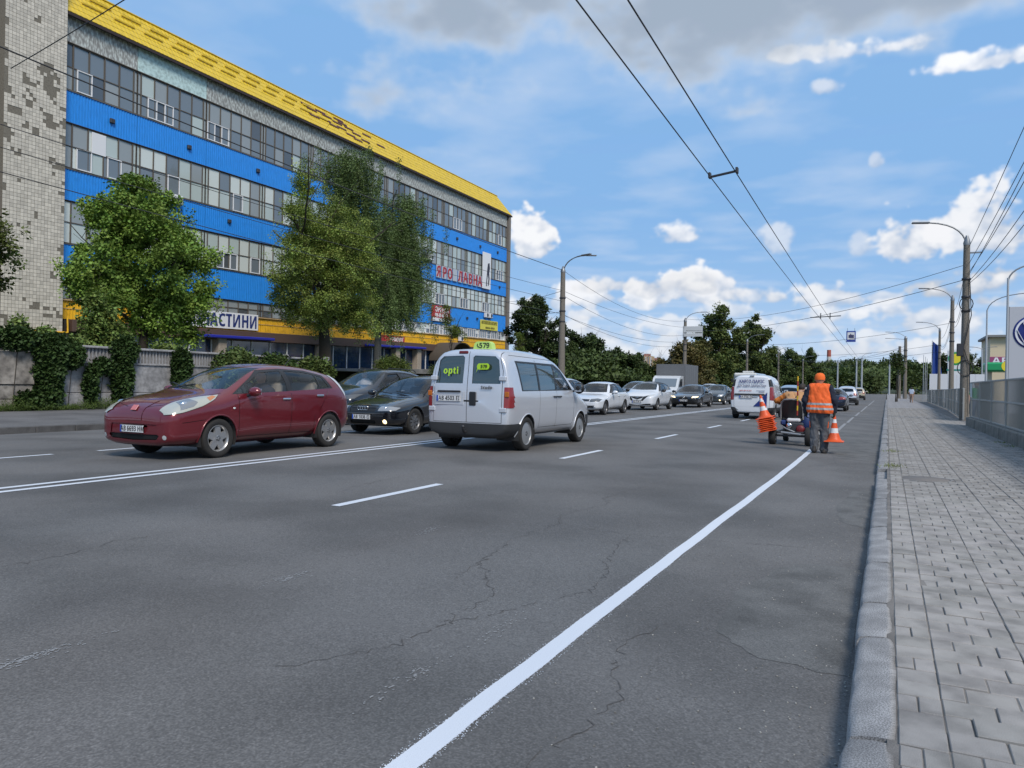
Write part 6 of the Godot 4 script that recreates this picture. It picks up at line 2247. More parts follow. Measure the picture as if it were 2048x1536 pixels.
# cuts: [name, view, outline, depth from, depth to, material, offset, one of "pair" "both"]
func make_car(called: String, label: String, category: String, at: Vector3, turn: float, T: Dictionary, body: Material, scale_: Vector3, cuts: Array, opt := {}) -> Node3D:
	var group: String = opt.get("group", "")
	var t := thing(called, label, category, Vector3(at.x, road_y(at.x), at.z), turn, group)
	var sh: Shell = loft(T.rows, T.belt, T.tum, T.roof, T.get("fine", 3), T.get("power", 5.0), T.get("crown", 0.03))
	var whole := Shell.new()
	whole.P = sh.P
	whole.N = sh.N
	var R: float = T.arch
	for ax in T.axles:
		sh.cut(0, circle(ax, T.wheel_y, R, 22), 0.42, 2.0)
	for c in cuts + T.cuts:
		var got: Shell = sh.cut(c[1], c[2], c[3], c[4])
		if c.size() > 8:
			# only what also lies inside a second outline
			var both: Shell = got.cut(c[8][0], c[8][1], c[8][2], c[8][3])
			sh.P.append_array(got.P)
			sh.N.append_array(got.N)
			got = both
		if got.P.is_empty():
			continue
		var m: Material = body if c[5] is String and c[5] == "paint" else (M[c[5]] if c[5] is String else c[5])
		if c[7] == "pair":
			put(c[0], got.to_mesh(c[6], scale_, 1), m, t)
			put(c[0], got.to_mesh(c[6], scale_, -1), m, t)
		else:
			put(c[0], got.to_mesh(c[6], scale_, 0), m, t)
	# seams
	for s in T.seams + opt.get("seams", []):
		var view: int = s[0]
		for k in range(2, s[1].size() + 1):
			var p := Vector2(s[1][k - 2][0], s[1][k - 2][1])
			var q := Vector2(s[1][k - 1][0], s[1][k - 1][1])
			var d := (q - p).normalized()
			var o := Vector2(-d.y, d.x) * 0.0045
			var e := d * 0.002
			var got: Shell = sh.cut(view, [[p.x - o.x - e.x, p.y - o.y - e.y], [p.x + o.x - e.x, p.y + o.y - e.y], [q.x + o.x + e.x, q.y + o.y + e.y], [q.x - o.x + e.x, q.y - o.y + e.y]], s[2], s[3])
			if not got.P.is_empty():
				put("panel_gap", got.to_mesh(-0.006, scale_, 0), M.gap, t)
	# doors as parts of their own
	for dr in T.get("doors", []):
		var got := Shell.new()
		for poly in dr:
			var g: Shell = sh.cut(0, poly, 0.3, 2.0)
			got.P.append_array(g.P)
			got.N.append_array(g.N)
		for s in [1, -1]:
			put("door", got.to_mesh(0.0, scale_, s), body, t)
	put("body", sh.to_mesh(0.0, scale_, 0), body, t)
	# lining of the roof and a dark cabin
	var roofing := Shell.new()
	for i in range(0, sh.P.size(), 3):
		if minf(sh.P[i].y, minf(sh.P[i + 1].y, sh.P[i + 2].y)) > T.belt - 0.02:
			roofing.add(sh.P[i], sh.P[i + 1], sh.P[i + 2], sh.N[i], sh.N[i + 1], sh.N[i + 2])
	put("headliner", roofing.to_mesh(-0.018, scale_, 0), M.liner, t)
	var b := MB.new()
	var c0: float = T.cabin[0] * scale_.x
	var c1: float = T.cabin[1] * scale_.x
	var bw: float = T.width * scale_.z * 0.86
	var by: float = T.belt * scale_.y - 0.03
	b.box(Vector3((c0 + c1) / 2, 0.33, 0), Vector3(c1 - c0, 0.05, bw * 2.0))
	for s: float in [-1.0, 1.0]:
		b.box(Vector3((c0 + c1) / 2, (0.33 + by) / 2, s * bw), Vector3(c1 - c0, by - 0.33, 0.05))
	b.box(Vector3(c1, (0.33 + by) / 2, 0), Vector3(0.06, by - 0.33, bw * 2.0))
	b.box(Vector3(c0, (0.33 + by) / 2, 0), Vector3(0.06, by - 0.33, bw * 2.0))
	b.box(Vector3(c1 - 0.22, by - 0.1, 0), Vector3(0.42, 0.2, bw * 1.9), 0.06)
	put("cabin_tub", b, M.cabin, t)
	var sm: Material = M.seat_beige if opt.get("light_cabin", false) else M.seat_dark
	if not opt.get("no_seats", false):
		for s: float in [-1.0, 1.0]:
			seat(t, Vector3(T.seat_x * scale_.x, by - 0.44, 0.36 * s), sm)
			if T.get("rear_seat", true):
				seat(t, Vector3(T.seat_x * scale_.x - 0.88, by - 0.42, 0.34 * s), sm, 0.6)
		b = MB.new()
		var ring := []
		for k in 17:
			var a := TAU * k / 16.0
			ring.append(Vector3(T.seat_x * scale_.x + 0.52 - 0.06 * sin(a), by - 0.02 + 0.18 * sin(a), -0.36 + 0.18 * cos(a)))
		b.tube(ring, 0.014, 6, false)
		put("steering_wheel", b, M.trim, t)
	# wheel housings and underside
	for ax in T.axles:
		for s: float in [-1.0, 1.0]:
			b = MB.new()
			var rows := []
			for z in [0.4, T.width * 0.965]:
				var row := PackedVector3Array()
				for k in 15:
					var a := lerpf(-0.35, PI + 0.35, k / 14.0)
					row.append(Vector3(ax + cos(a) * R * 0.995, T.wheel_y + sin(a) * R * 0.995, s * z) * scale_)
				rows.append(row)
			b.grid(rows)
			put("wheel_housing", b, M.plastic, t)
	for ax in T.axles:
		for s: float in [-1.0, 1.0]:
			var wr: float = T.wheel_r
			wheel(t, Vector3(ax * scale_.x, wr, s * (T.width * scale_.z - opt.get("wheel_in", 0.125))), wr, T.get("tyre_w", 0.2), s, opt.get("spokes", 5), opt.get("rim", M.alloy), opt.get("rimf", 0.68), opt.get("spoke_w", 0.085), opt.get("cover", false))
	if opt.get("lips", false):
		for ax in T.axles:
			for s: float in [-1.0, 1.0]:
				var pts := []
				for k in 15:
					var a := lerpf(-0.12, PI + 0.12, k / 14.0)
					var p := Vector2(ax + cos(a) * (R + 0.012), T.wheel_y + sin(a) * (R + 0.012))
					pts.append(Vector3(p.x * scale_.x, p.y * scale_.y, s * (whole.side_z(p.x, p.y, T.width * 0.97) * scale_.z - 0.004)))
				b = MB.new()
				b.tube(pts, 0.014, 6, false)
				put("arch_lip", b, body, t)
	# mirrors, handles
	for s: float in [-1.0, 1.0]:
		b = MB.new()
		var mp: Array = T.mirror
		var z0 := whole.side_z(mp[0] - 0.05, mp[1] - 0.06)
		b.ball(Vector3(mp[0] * scale_.x, mp[1] * scale_.y, s * (z0 * scale_.z + 0.13)), Vector3(0.085, 0.082 * opt.get("mirror_h", 1.0), 0.125), 12, 8)
		var mi := put("door_mirror", b, opt.get("mirror_m", body), t)
		b = MB.new()
		b.bar(Vector3(mp[0] * scale_.x + 0.02, mp[1] * scale_.y - 0.07, s * (z0 * scale_.z - 0.02)), Vector3(mp[0] * scale_.x, mp[1] * scale_.y - 0.05, s * (z0 * scale_.z + 0.08)), 0.06, 0.04, 0.01)
		put("mirror_arm", b, M.trim, mi)
		b = MB.new()
		b.box(Vector3(mp[0] * scale_.x - 0.068, mp[1] * scale_.y, s * (z0 * scale_.z + 0.13)), Vector3(0.012, 0.1 * opt.get("mirror_h", 1.0), 0.16), 0.004)
		put("mirror_glass", b, M.chrome, mi)
		for hd in T.handles:
			var hz := whole.side_z(hd[0], hd[1]) * scale_.z
			b = MB.new()
			b.box(Vector3(hd[0] * scale_.x, hd[1] * scale_.y, s * (hz + 0.012)), Vector3(0.2, 0.032, 0.03), 0.012)
			put("door_handle", b, opt.get("handle_m", body), t)
	for w in opt.get("wipers", []):
		b = MB.new()
		b.tube([Vector3(w[0], w[1], w[2]), Vector3(w[3], w[4], w[5])], 0.011, 5)
		put("wiper", b, M.trim, t)
	return t

# ---- outlines shared by the makes
func hatch_T() -> Dictionary:
	return {
		"rows": [[2.222, 0.54, 2.222, 0.50, 0.3], [2.215, 0.645, 2.212, 0.36, 0.56], [2.18, 0.745, 2.18, 0.265, 0.70], [2.09, 0.825, 2.08, 0.22, 0.79], [1.88, 0.915, 1.88, 0.20, 0.845], [1.52, 1.005, 1.5, 0.19, 0.878], [1.18, 1.075, 1.15, 0.185, 0.885], [0.78, 1.245, 0.78, 0.18, 0.886], [0.42, 1.415, 0.42, 0.18, 0.886], [0.12, 1.505, 0.12, 0.18, 0.886], [-0.28, 1.548, -0.28, 0.18, 0.886], [-0.8, 1.545, -0.8, 0.18, 0.884], [-1.25, 1.505, -1.25, 0.185, 0.875], [-1.62, 1.445, -1.62, 0.2, 0.855], [-1.84, 1.385, -1.86, 0.22, 0.83], [-1.98, 1.22, -2.0, 0.25, 0.80], [-2.08, 1.02, -2.1, 0.30, 0.76], [-2.17, 0.82, -2.18, 0.38, 0.68], [-2.222, 0.62, -2.222, 0.56, 0.4]],
		"belt": 1.0, "tum": 0.775, "roof": 1.55, "width": 0.885, "arch": 0.365, "wheel_y": 0.315, "axles": [1.27, -1.43], "wheel_r": 0.316, "cabin": [-1.75, 1.0], "seat_x": -0.05, "mirror": [0.66, 1.06], "handles": [[-0.22, 0.93], [-1.12, 0.985]],
		"cuts": [
			["window_trim", 0, [[0.98, 1.015], [0.22, 1.425], [-0.3, 1.462], [-0.95, 1.445], [-1.42, 1.36], [-1.56, 1.12]], 0.3, 2.0, "trim", -0.003, "pair"],
			["windscreen", 1, [[-0.01, 1.085], [0.68, 1.10], [0.60, 1.30], [0.53, 1.455], [-0.01, 1.485]], 0.05, 1.2, "clear_glass", -0.004, "both"],
			["rear_window", 1, [[-0.01, 1.08], [0.58, 1.1], [0.5, 1.33], [-0.01, 1.36]], -2.15, -1.82, "tint_glass", -0.004, "both"],
		],
		"doors": [[[[0.86, 0.33], [0.9, 1.0], [-0.36, 1.0], [-0.36, 0.33]]], [[[-0.37, 0.33], [-0.37, 1.05], [-1.3, 1.1], [-0.98, 0.6], [-0.98, 0.33]]]],
		"seams": [[0, [[0.88, 1.02], [0.86, 0.3]], 0.3, 2.0], [0, [[-0.365, 1.03], [-0.365, 0.3]], 0.3, 2.0], [0, [[0.86, 0.32], [-0.98, 0.32]], 0.3, 2.0], [0, [[-1.0, 0.32], [-1.0, 0.62]], 0.3, 2.0], [0, [[-1.12, 0.7], [-1.42, 1.1]], 0.3, 2.0]],
	}

func sedan_T() -> Dictionary:
	return {
		"rows": [[2.40, 0.50, 2.40, 0.47, 0.3], [2.39, 0.58, 2.385, 0.36, 0.58], [2.345, 0.655, 2.33, 0.26, 0.74], [2.22, 0.705, 2.22, 0.22, 0.83], [1.95, 0.765, 1.98, 0.2, 0.875], [1.6, 0.83, 1.6, 0.19, 0.9], [1.2, 0.89, 1.2, 0.185, 0.905], [0.98, 0.935, 0.98, 0.18, 0.905], [0.7, 1.09, 0.7, 0.18, 0.905], [0.36, 1.285, 0.36, 0.18, 0.905], [0.1, 1.385, 0.1, 0.18, 0.905], [-0.25, 1.437, -0.25, 0.18, 0.905], [-0.75, 1.44, -0.75, 0.18, 0.905], [-1.15, 1.375, -1.15, 0.18, 0.9], [-1.5, 1.21, -1.5, 0.19, 0.895], [-1.8, 1.05, -1.8, 0.2, 0.885], [-2.05, 1.01, -2.05, 0.22, 0.865], [-2.28, 0.97, -2.28, 0.25, 0.82], [-2.36, 0.86, -2.36, 0.3, 0.78], [-2.39, 0.7, -2.39, 0.4, 0.66], [-2.40, 0.58, -2.40, 0.54, 0.4]],
		"belt": 0.93, "tum": 0.74, "roof": 1.44, "width": 0.905, "arch": 0.365, "wheel_y": 0.315, "axles": [1.45, -1.31], "wheel_r": 0.318, "cabin": [-1.7, 0.85], "seat_x": -0.2, "mirror": [0.62, 0.98], "handles": [[-0.3, 0.82], [-1.2, 0.83]],
		"cuts": [
			["window_trim", 0, [[0.78, 0.945], [0.1, 1.325], [-0.5, 1.368], [-1.0, 1.32], [-1.62, 1.0]], 0.3, 2.0, "trim", -0.003, "pair"],
			["windscreen", 1, [[-0.01, 0.965], [0.70, 0.98], [0.60, 1.19], [0.53, 1.345], [-0.01, 1.37]], 0.02, 1.05, "car_glass", -0.004, "both"],
			["rear_window", 1, [[-0.01, 1.085], [0.62, 1.09], [0.52, 1.33], [-0.01, 1.355]], -1.8, -1.02, "car_glass", -0.004, "both"],
		],
		"doors": [[[[0.83, 0.32], [0.83, 0.93], [-0.42, 0.93], [-0.42, 0.32]]], [[[-0.43, 0.32], [-0.43, 0.95], [-1.36, 0.97], [-0.94, 0.55], [-0.94, 0.32]]]],
		"seams": [[0, [[0.835, 0.95], [0.83, 0.3]], 0.3, 2.0], [0, [[-0.425, 0.95], [-0.425, 0.3]], 0.3, 2.0], [0, [[0.83, 0.315], [-0.94, 0.315]], 0.3, 2.0], [0, [[-0.95, 0.62], [-1.4, 0.99]], 0.3, 2.0], [1, [[-0.01, 0.895], [0.72, 0.88]], 1.1, 1.35]],
	}

func van_T() -> Dictionary:
	return {
		"rows": [[2.22, 0.55, 2.22, 0.5, 0.35], [2.2, 0.68, 2.19, 0.36, 0.62], [2.13, 0.80, 2.12, 0.28, 0.76], [1.98, 0.90, 1.98, 0.25, 0.84], [1.7, 1.0, 1.7, 0.24, 0.88], [1.38, 1.11, 1.38, 0.24, 0.9], [1.2, 1.19, 1.2, 0.24, 0.905], [0.85, 1.46, 0.85, 0.24, 0.905], [0.5, 1.7, 0.5, 0.24, 0.905], [0.22, 1.83, 0.22, 0.24, 0.905], [-0.15, 1.905, -0.15, 0.24, 0.905], [-0.8, 1.94, -0.8, 0.24, 0.905], [-1.4, 1.94, -1.4, 0.25, 0.905], [-1.85, 1.925, -1.85, 0.26, 0.9], [-2.02, 1.9, -2.05, 0.27, 0.89], [-2.09, 1.86, -2.14, 0.29, 0.875], [-2.13, 1.80, -2.17, 0.3, 0.86], [-2.15, 1.6, -2.2, 0.34, 0.82], [-2.19, 1.3, -2.215, 0.5, 0.7], [-2.205, 1.1, -2.22, 0.75, 0.5], [-2.21, 0.95, -2.22, 0.92, 0.25]],
		"belt": 1.12, "tum": 0.82, "roof": 1.94, "power": 7.0, "crown": 0.02, "width": 0.905, "arch": 0.37, "wheel_y": 0.32, "axles": [1.42, -1.40], "wheel_r": 0.322, "cabin": [-1.9, 1.15], "seat_x": 0.4, "mirror": [0.92, 1.2], "handles": [[0.12, 1.02], [0.0, 1.02]],
		"cuts": [], "doors": [], "seams": [],
	}

func build_cars() -> void:
	car_mats()
	var away := PI / 2
	var toward := -PI / 2
	build_red_hatch(toward)
	build_silver_van(away)
	build_black_sedan(toward)
	build_queue(toward, away)
	build_cargo_van(away)
	build_truck(toward)
	build_bus(toward)

func hatch_glass(front: String, rear: String) -> Array:
	return [
		["front_quarter_glass", 0, [[0.9, 1.035], [0.66, 1.035], [0.66, 1.17]], 0.3, 2.0, front, -0.008, "pair"],
		["front_door_glass", 0, [[0.60, 1.04], [0.60, 1.19], [0.2, 1.385], [-0.28, 1.43], [-0.28, 1.065]], 0.3, 2.0, front, -0.008, "pair"],
		["rear_door_glass", 0, [[-0.40, 1.07], [-0.40, 1.43], [-0.9, 1.415], [-1.16, 1.37], [-1.16, 1.105]], 0.3, 2.0, rear, -0.008, "pair"],
		["rear_quarter_glass", 0, [[-1.20, 1.11], [-1.20, 1.365], [-1.36, 1.33], [-1.46, 1.14]], 0.3, 2.0, rear, -0.008, "pair"],
	]

func build_red_hatch(turn: float) -> void:
	var red := paint("red_paint", lin(0.16, 0.014, 0.022), 0.3)
	var T := hatch_T()
	var blunt := [2.16, 2.157, 2.135, 2.07, 1.88]
	for k in 5:
		T.rows[k][0] = blunt[k]
		T.rows[k][2] = blunt[k]
	var cuts := hatch_glass("car_glass", "car_glass") + [
		["headlight_reflector", 2, [[2.25, 0.54], [2.25, 1.0], [0.95, 1.0], [0.95, 0.8]], 0.5, 1.2, mat("reflector_grey", lin(0.3, 0.31, 0.32), 0.1, 0.6, {"clearcoat_enabled": true, "clearcoat": 1.0}), 0.016, "pair", [0, [[1.97, 0.765], [1.75, 0.82], [1.64, 0.885], [1.7, 0.935], [1.9, 0.88]], 0.3, 2.0]],
		["front_indicator", 2, [[2.25, 0.54], [2.25, 1.0], [0.95, 1.0], [0.95, 0.8]], 0.5, 1.2, mat("indicator_amber", lin(0.5, 0.2, 0.08), 0.15), 0.016, "pair", [0, [[1.44, 0.905], [1.28, 0.965], [1.3, 0.985], [1.44, 0.95]], 0.3, 2.0]],
		["headlight", 2, [[2.25, 0.5], [2.25, 1.0], [0.95, 1.0], [0.95, 0.8]], 0.5, 1.2, mat("hazed_lamp", lin(0.5, 0.5, 0.43), 0.1, 0.35, {"clearcoat_enabled": true, "clearcoat": 1.0}), 0.014, "pair", [0, [[2.13, 0.70], [1.95, 0.735], [1.6, 0.83], [1.32, 0.935], [1.2, 1.0], [1.35, 1.02], [1.65, 0.985], [1.95, 0.9], [2.11, 0.80]], 0.3, 2.0]],
		["charge_flap", 2, [[2.165, -0.01], [2.165, 0.17], [2.04, 0.24], [1.9, 0.27], [1.9, -0.01]], 0.6, 1.1, "paint", 0.006, "both"],
		["lower_grille", 1, [[-0.01, 0.30], [0.5, 0.32], [0.56, 0.38], [0.52, 0.40], [-0.01, 0.395]], 1.9, 2.3, "gap", -0.03, "both"],
		["bumper_recess", 1, [[-0.01, 0.40], [0.52, 0.405], [0.5, 0.55], [-0.01, 0.56]], 1.9, 2.3, "paint", -0.012, "both"],
		["bumper_lip", 1, [[-0.01, 0.17], [0.8, 0.17], [0.8, 0.235], [-0.01, 0.22]], 1.6, 2.3, mat("dusty_sill", lin(0.07, 0.045, 0.045), 0.7), 0.0, "both"],
		["fog_lamp", 1, circle(0.66, 0.36, 0.035, 12), 1.7, 2.2, "lamp_clear", 0.004, "pair"],
		["tail_lamp", 0, [[-1.64, 1.37], [-1.77, 1.36], [-2.01, 1.03], [-1.93, 0.97]], 0.3, 2.0, mat("lamp_frost", lin(0.6, 0.6, 0.6), 0.15, 0.0, {"clearcoat_enabled": true, "clearcoat": 1.0}), 0.006, "pair"],
	]
	var o := make_car("red_hatchback", "dusty dark red electric hatchback with silver alloy wheels crossing in front of the queue", "car", Vector3(-10.42, 0, -10.25), turn, T, red, Vector3(1, 1, 1), cuts, {"light_cabin": true, "lips": true, "spokes": 5, "spoke_w": 0.1, "handle_m": M.chrome, "wipers": [[1.08, 1.1, 0.1, 0.92, 1.19, 0.62], [1.1, 1.09, 0.52, 0.95, 1.17, 0.05]], "seams": [[2, [[1.5, 0.6], [1.12, 0.72]], 0.8, 1.2], [2, [[2.12, 0.1], [2.02, 0.47], [1.5, 0.62]], 0.6, 1.2], [0, [[1.55, 0.62], [1.95, 0.58]], 0.5, 2.0]]})
	plate(o, "AB 6693 HM", Vector3(2.172, 0.475, 0.02), 1.0)
	for s: float in [-1.0, 1.0]:
		var b := MB.new()
		b.ball(Vector3(0.98, 0.79, s * 0.885), Vector3(0.03, 0.018, 0.012), 10, 6)
		put("side_repeater", b, M.lamp_clear, o)
		b = MB.new()
		b.ball(Vector3(1.83, 0.865, s * 0.7), Vector3(0.075, 0.045, 0.06), 12, 8)
		put("headlight_lens", b, M.chrome, o)
	var b := MB.new()
	b.box(Vector3(2.125, 0.8, 0.02), Vector3(0.1, 0.012, 0.12), 0.004, Basis(Vector3(0, 0, 1), -0.9))
	put("badge", b, mat("badge_pink", lin(0.5, 0.16, 0.16), 0.4), o)
	b = MB.new()
	b.tube([Vector3(-1.2, 1.52, 0.1), Vector3(-1.42, 1.72, 0.1)], 0.008, 5)
	put("aerial", b, M.trim, o)
	driver_in("driver in dark clothes at the wheel of the red hatchback", Vector3(-10.42, road_y(-10.42), -10.25), turn, Vector3(-0.12, 0.62, -0.36), lin(0.06, 0.06, 0.07))

func build_silver_van(turn: float) -> void:
	var silver := paint("silver_paint", lin(0.62, 0.635, 0.67), 0.4, 0.34)
	var T := van_T()
	T.cuts = [
		["bumper", 1, [[-0.01, 0.2], [1.0, 0.2], [1.0, 0.52], [-0.01, 0.52]], -2.4, -1.72, "plastic", 0.03, "both"],
		["front_bumper", 1, [[-0.01, 0.2], [1.0, 0.2], [1.0, 0.6], [-0.01, 0.6]], 1.8, 2.4, "plastic", 0.02, "both"],
		["tail_lamp", 1, [[0.765, 0.82], [0.93, 0.82], [0.93, 1.2], [0.765, 1.2]], -2.4, -2.02, "lamp_red", 0.008, "pair"],
		["rear_door_glass", 1, [[0.10, 1.26], [0.69, 1.26], [0.63, 1.70], [0.55, 1.77], [0.13, 1.785], [0.09, 1.75]], -2.4, -1.9, mat("mirror_glass_dark", lin(0.03, 0.045, 0.04), 0.03, 0.0, {"metallic_specular": 0.95, "clearcoat_enabled": true, "clearcoat": 1.0, "clearcoat_roughness": 0.02}), -0.008, "pair"],
		["front_door_glass", 0, [[0.80, 1.17], [0.38, 1.53], [0.10, 1.63], [0.02, 1.63], [0.02, 1.17]], 0.3, 2.0, "car_glass", -0.006, "pair"],
		["sliding_door_glass", 0, [[-0.05, 1.17], [-0.05, 1.65], [-0.82, 1.66], [-0.82, 1.15]], 0.3, 2.0, M.mirror_glass_dark, -0.006, "pair"],
		["rear_side_glass", 0, [[-0.90, 1.15], [-0.90, 1.66], [-1.70, 1.665], [-1.62, 1.15]], 0.3, 2.0, M.mirror_glass_dark, -0.006, "pair"],
		["window_trim", 0, [[0.88, 1.15], [0.40, 1.57], [0.1, 1.69], [-1.78, 1.70], [-1.68, 1.13]], 0.3, 2.0, "trim", -0.002, "pair"],
		["windscreen", 1, [[-0.01, 1.22], [0.72, 1.22], [0.62, 1.55], [0.56, 1.76], [-0.01, 1.8]], 0.2, 1.3, "car_glass", -0.004, "both"],
		["headlight", 1, [[0.5, 0.72], [0.78, 0.72], [0.82, 0.9], [0.52, 0.86]], 1.7, 2.3, "lamp_clear", 0.004, "pair"],
		["rear_door", 1, [[0.006, 0.545], [0.72, 0.545], [0.72, 1.5], [0.62, 1.845], [0.006, 1.865]], -2.4, -1.9, "paint", 0.004, "pair"],
	]
	T.seams = [[1, [[0.0, 0.54], [0.0, 1.86]], -2.4, -1.9], [1, [[0.725, 0.54], [0.725, 1.5], [0.625, 1.85]], -2.4, -1.9], [1, [[-0.01, 0.54], [0.72, 0.54]], -2.4, -1.9], [0, [[-0.86, 1.75], [-0.86, 0.4]], 0.3, 2.0], [0, [[0.0, 1.7], [-0.02, 0.4]], 0.3, 2.0], [0, [[0.98, 1.15], [0.95, 0.5], [0.85, 0.4]], 0.3, 2.0], [0, [[0.3, 1.765], [-1.9, 1.80]], 0.3, 2.0], [0, [[-0.86, 0.42], [0.85, 0.42]], 0.3, 2.0]]
	T.handles = [[0.12, 1.02], [-0.1, 1.02]]
	var o := make_car("taxi_van", "silver taxi van with green roof sign seen from its rear doors", "van", Vector3(-7.05, 0, -14.75), turn, T, silver, Vector3(1, 1, 1), [], {"lips": true, "spokes": 7, "spoke_w": 0.09, "cover": true, "rim": mat("hubcap", lin(0.34, 0.35, 0.36), 0.4, 0.5), "handle_m": M.trim, "mirror_m": M.trim, "mirror_h": 1.5, "no_seats": false})
	plate(o, "AB 4503 EI", Vector3(-2.245, 0.98, -0.38), -1.0)
	var b := MB.new()
	b.box(Vector3(-2.226, 0.985, -0.37), Vector3(0.012, 0.26, 0.62), 0.005)
	put("plate_surround", b, silver, o)
	b = MB.new()
	b.box(Vector3(-2.245, 1.11, -0.37), Vector3(0.03, 0.035, 0.5), 0.01)
	put("plate_light_bar", b, M.trim, o)
	b = MB.new()
	b.box(Vector3(-2.23, 0.98, 0.13), Vector3(0.03, 0.26, 0.14), 0.02)
	put("rear_handle", b, M.trim, o)
	b = MB.new()
	b.box(Vector3(-2.125, 1.845, -0.13), Vector3(0.03, 0.06, 0.2), 0.02)
	put("brake_light", b, mat("brake_dark", lin(0.13, 0.01, 0.012), 0.25), o)
	for s: float in [-1.0, 1.0]:
		for y in [0.78, 1.36]:
			b = MB.new()
			b.box(Vector3(-2.2 + (0.02 if y > 1 else 0.0), y, s * (0.755 if y < 1.0 else 0.73)), Vector3(0.06, 0.085, 0.14), 0.012)
			put("door_hinge", b, silver, o)
		b = MB.new()
		b.box(Vector3(-2.185, 1.07, s * 0.82), Vector3(0.03, 0.1, 0.09), 0.01)
		put("indicator", b, M.lamp_amber, o)
	b = MB.new()
	b.tube([Vector3(-2.1, 0.36, 0), Vector3(-2.3, 0.36, 0), Vector3(-2.34, 0.44, 0)], 0.025, 8)
	b.ball(Vector3(-2.34, 0.46, 0), Vector3(0.03, 0.03, 0.03), 10, 6)
	put("tow_ball", b, M.dark_metal, o)
	# stickers
	var lime := mat("lime_print", lin(0.42, 0.68, 0.03), 0.5)
	var t := text("opti", 0.125, lime, true, 0.002)
	t.basis = Basis(Vector3.UP, -PI / 2) * Basis(Vector3.RIGHT, -0.13)
	t.position = Vector3(-2.2, 1.5, -0.36)
	o.add_child(t, true)
	b = MB.new()
	var bub := PackedVector2Array()
	for k in 20:
		var a := TAU * k / 20.0
		bub.append(Vector2(0.075 * signf(cos(a)) + cos(a) * 0.055, sin(a) * 0.06))
		if k == 12:
			bub.append(Vector2(-0.14, -0.12))
	b.prism(bub, Vector3(-2.2, 1.58, 0.33), Vector3(0, 0, 1), Vector3(0.13, 1, 0).normalized(), Vector3(-0.003, 0, 0))
	var bb := put("speech_bubble", b, lime, o)
	t = text("579", 0.06, M.plate_ink, true, 0.002)
	t.basis = Basis(Vector3.UP, -PI / 2) * Basis(Vector3.RIGHT, -0.13)
	t.position = Vector3(-2.213, 1.58, 0.35)
	bb.add_child(t, true)
	# roof sign
	b = MB.new()
	b.prism(PackedVector2Array([Vector2(-0.21, 0), Vector2(0.21, 0), Vector2(0.18, 0.11), Vector2(0.13, 0.15), Vector2(-0.13, 0.15), Vector2(-0.18, 0.11)]), Vector3(-1.62, 1.93, 0.0), Vector3(0, 0, 1), Vector3.UP, Vector3(0.16, 0, 0))
	var rs := put("roof_sign", b, mat("roof_sign_lime", lin(0.45, 0.66, 0.16), 0.4), o)
	t = text("579", 0.1, M.plate_ink, true, 0.003)
	t.basis = Basis(Vector3.UP, -PI / 2)
	t.position = Vector3(-1.624, 2.0, 0.04)
	rs.add_child(t, true)
	b = MB.new()
	b.tube([Vector3(-1.622, 2.035, -0.11), Vector3(-1.622, 2.005, -0.12), Vector3(-1.622, 1.98, -0.1), Vector3(-1.622, 1.965, -0.075)], 0.01, 6)
	put("phone_mark", b, M.plate_ink, rs)
	t = text("Scudo", 0.06, M.trim, true, 0.004)
	t.basis = Basis(Vector3.UP, -PI / 2)
	t.position = Vector3(-2.232, 1.19, 0.42)
	o.add_child(t, true)

func sedan_glass(front: String, rear: String) -> Array:
	return [
		["front_door_glass", 0, [[0.68, 0.975], [0.08, 1.295], [-0.36, 1.33], [-0.36, 0.975]], 0.3, 2.0, front, -0.008, "pair"],
		["rear_door_glass", 0, [[-0.46, 0.98], [-0.46, 1.335], [-0.95, 1.3], [-1.16, 1.2], [-1.16, 0.99]], 0.3, 2.0, rear, -0.008, "pair"],
		["rear_quarter_glass", 0, [[-1.2, 0.995], [-1.2, 1.175], [-1.5, 1.02]], 0.3, 2.0, rear, -0.008, "pair"],
	]

func ring_mark(b: MB, c: Vector3, r: float, th: float) -> void:
	var p := []
	for k in 19:
		var a := TAU * k / 18.0
		p.append(c + Vector3(0.004 * sin(a), sin(a) * r, cos(a) * r))
	b.tube(p, th, 6, false)

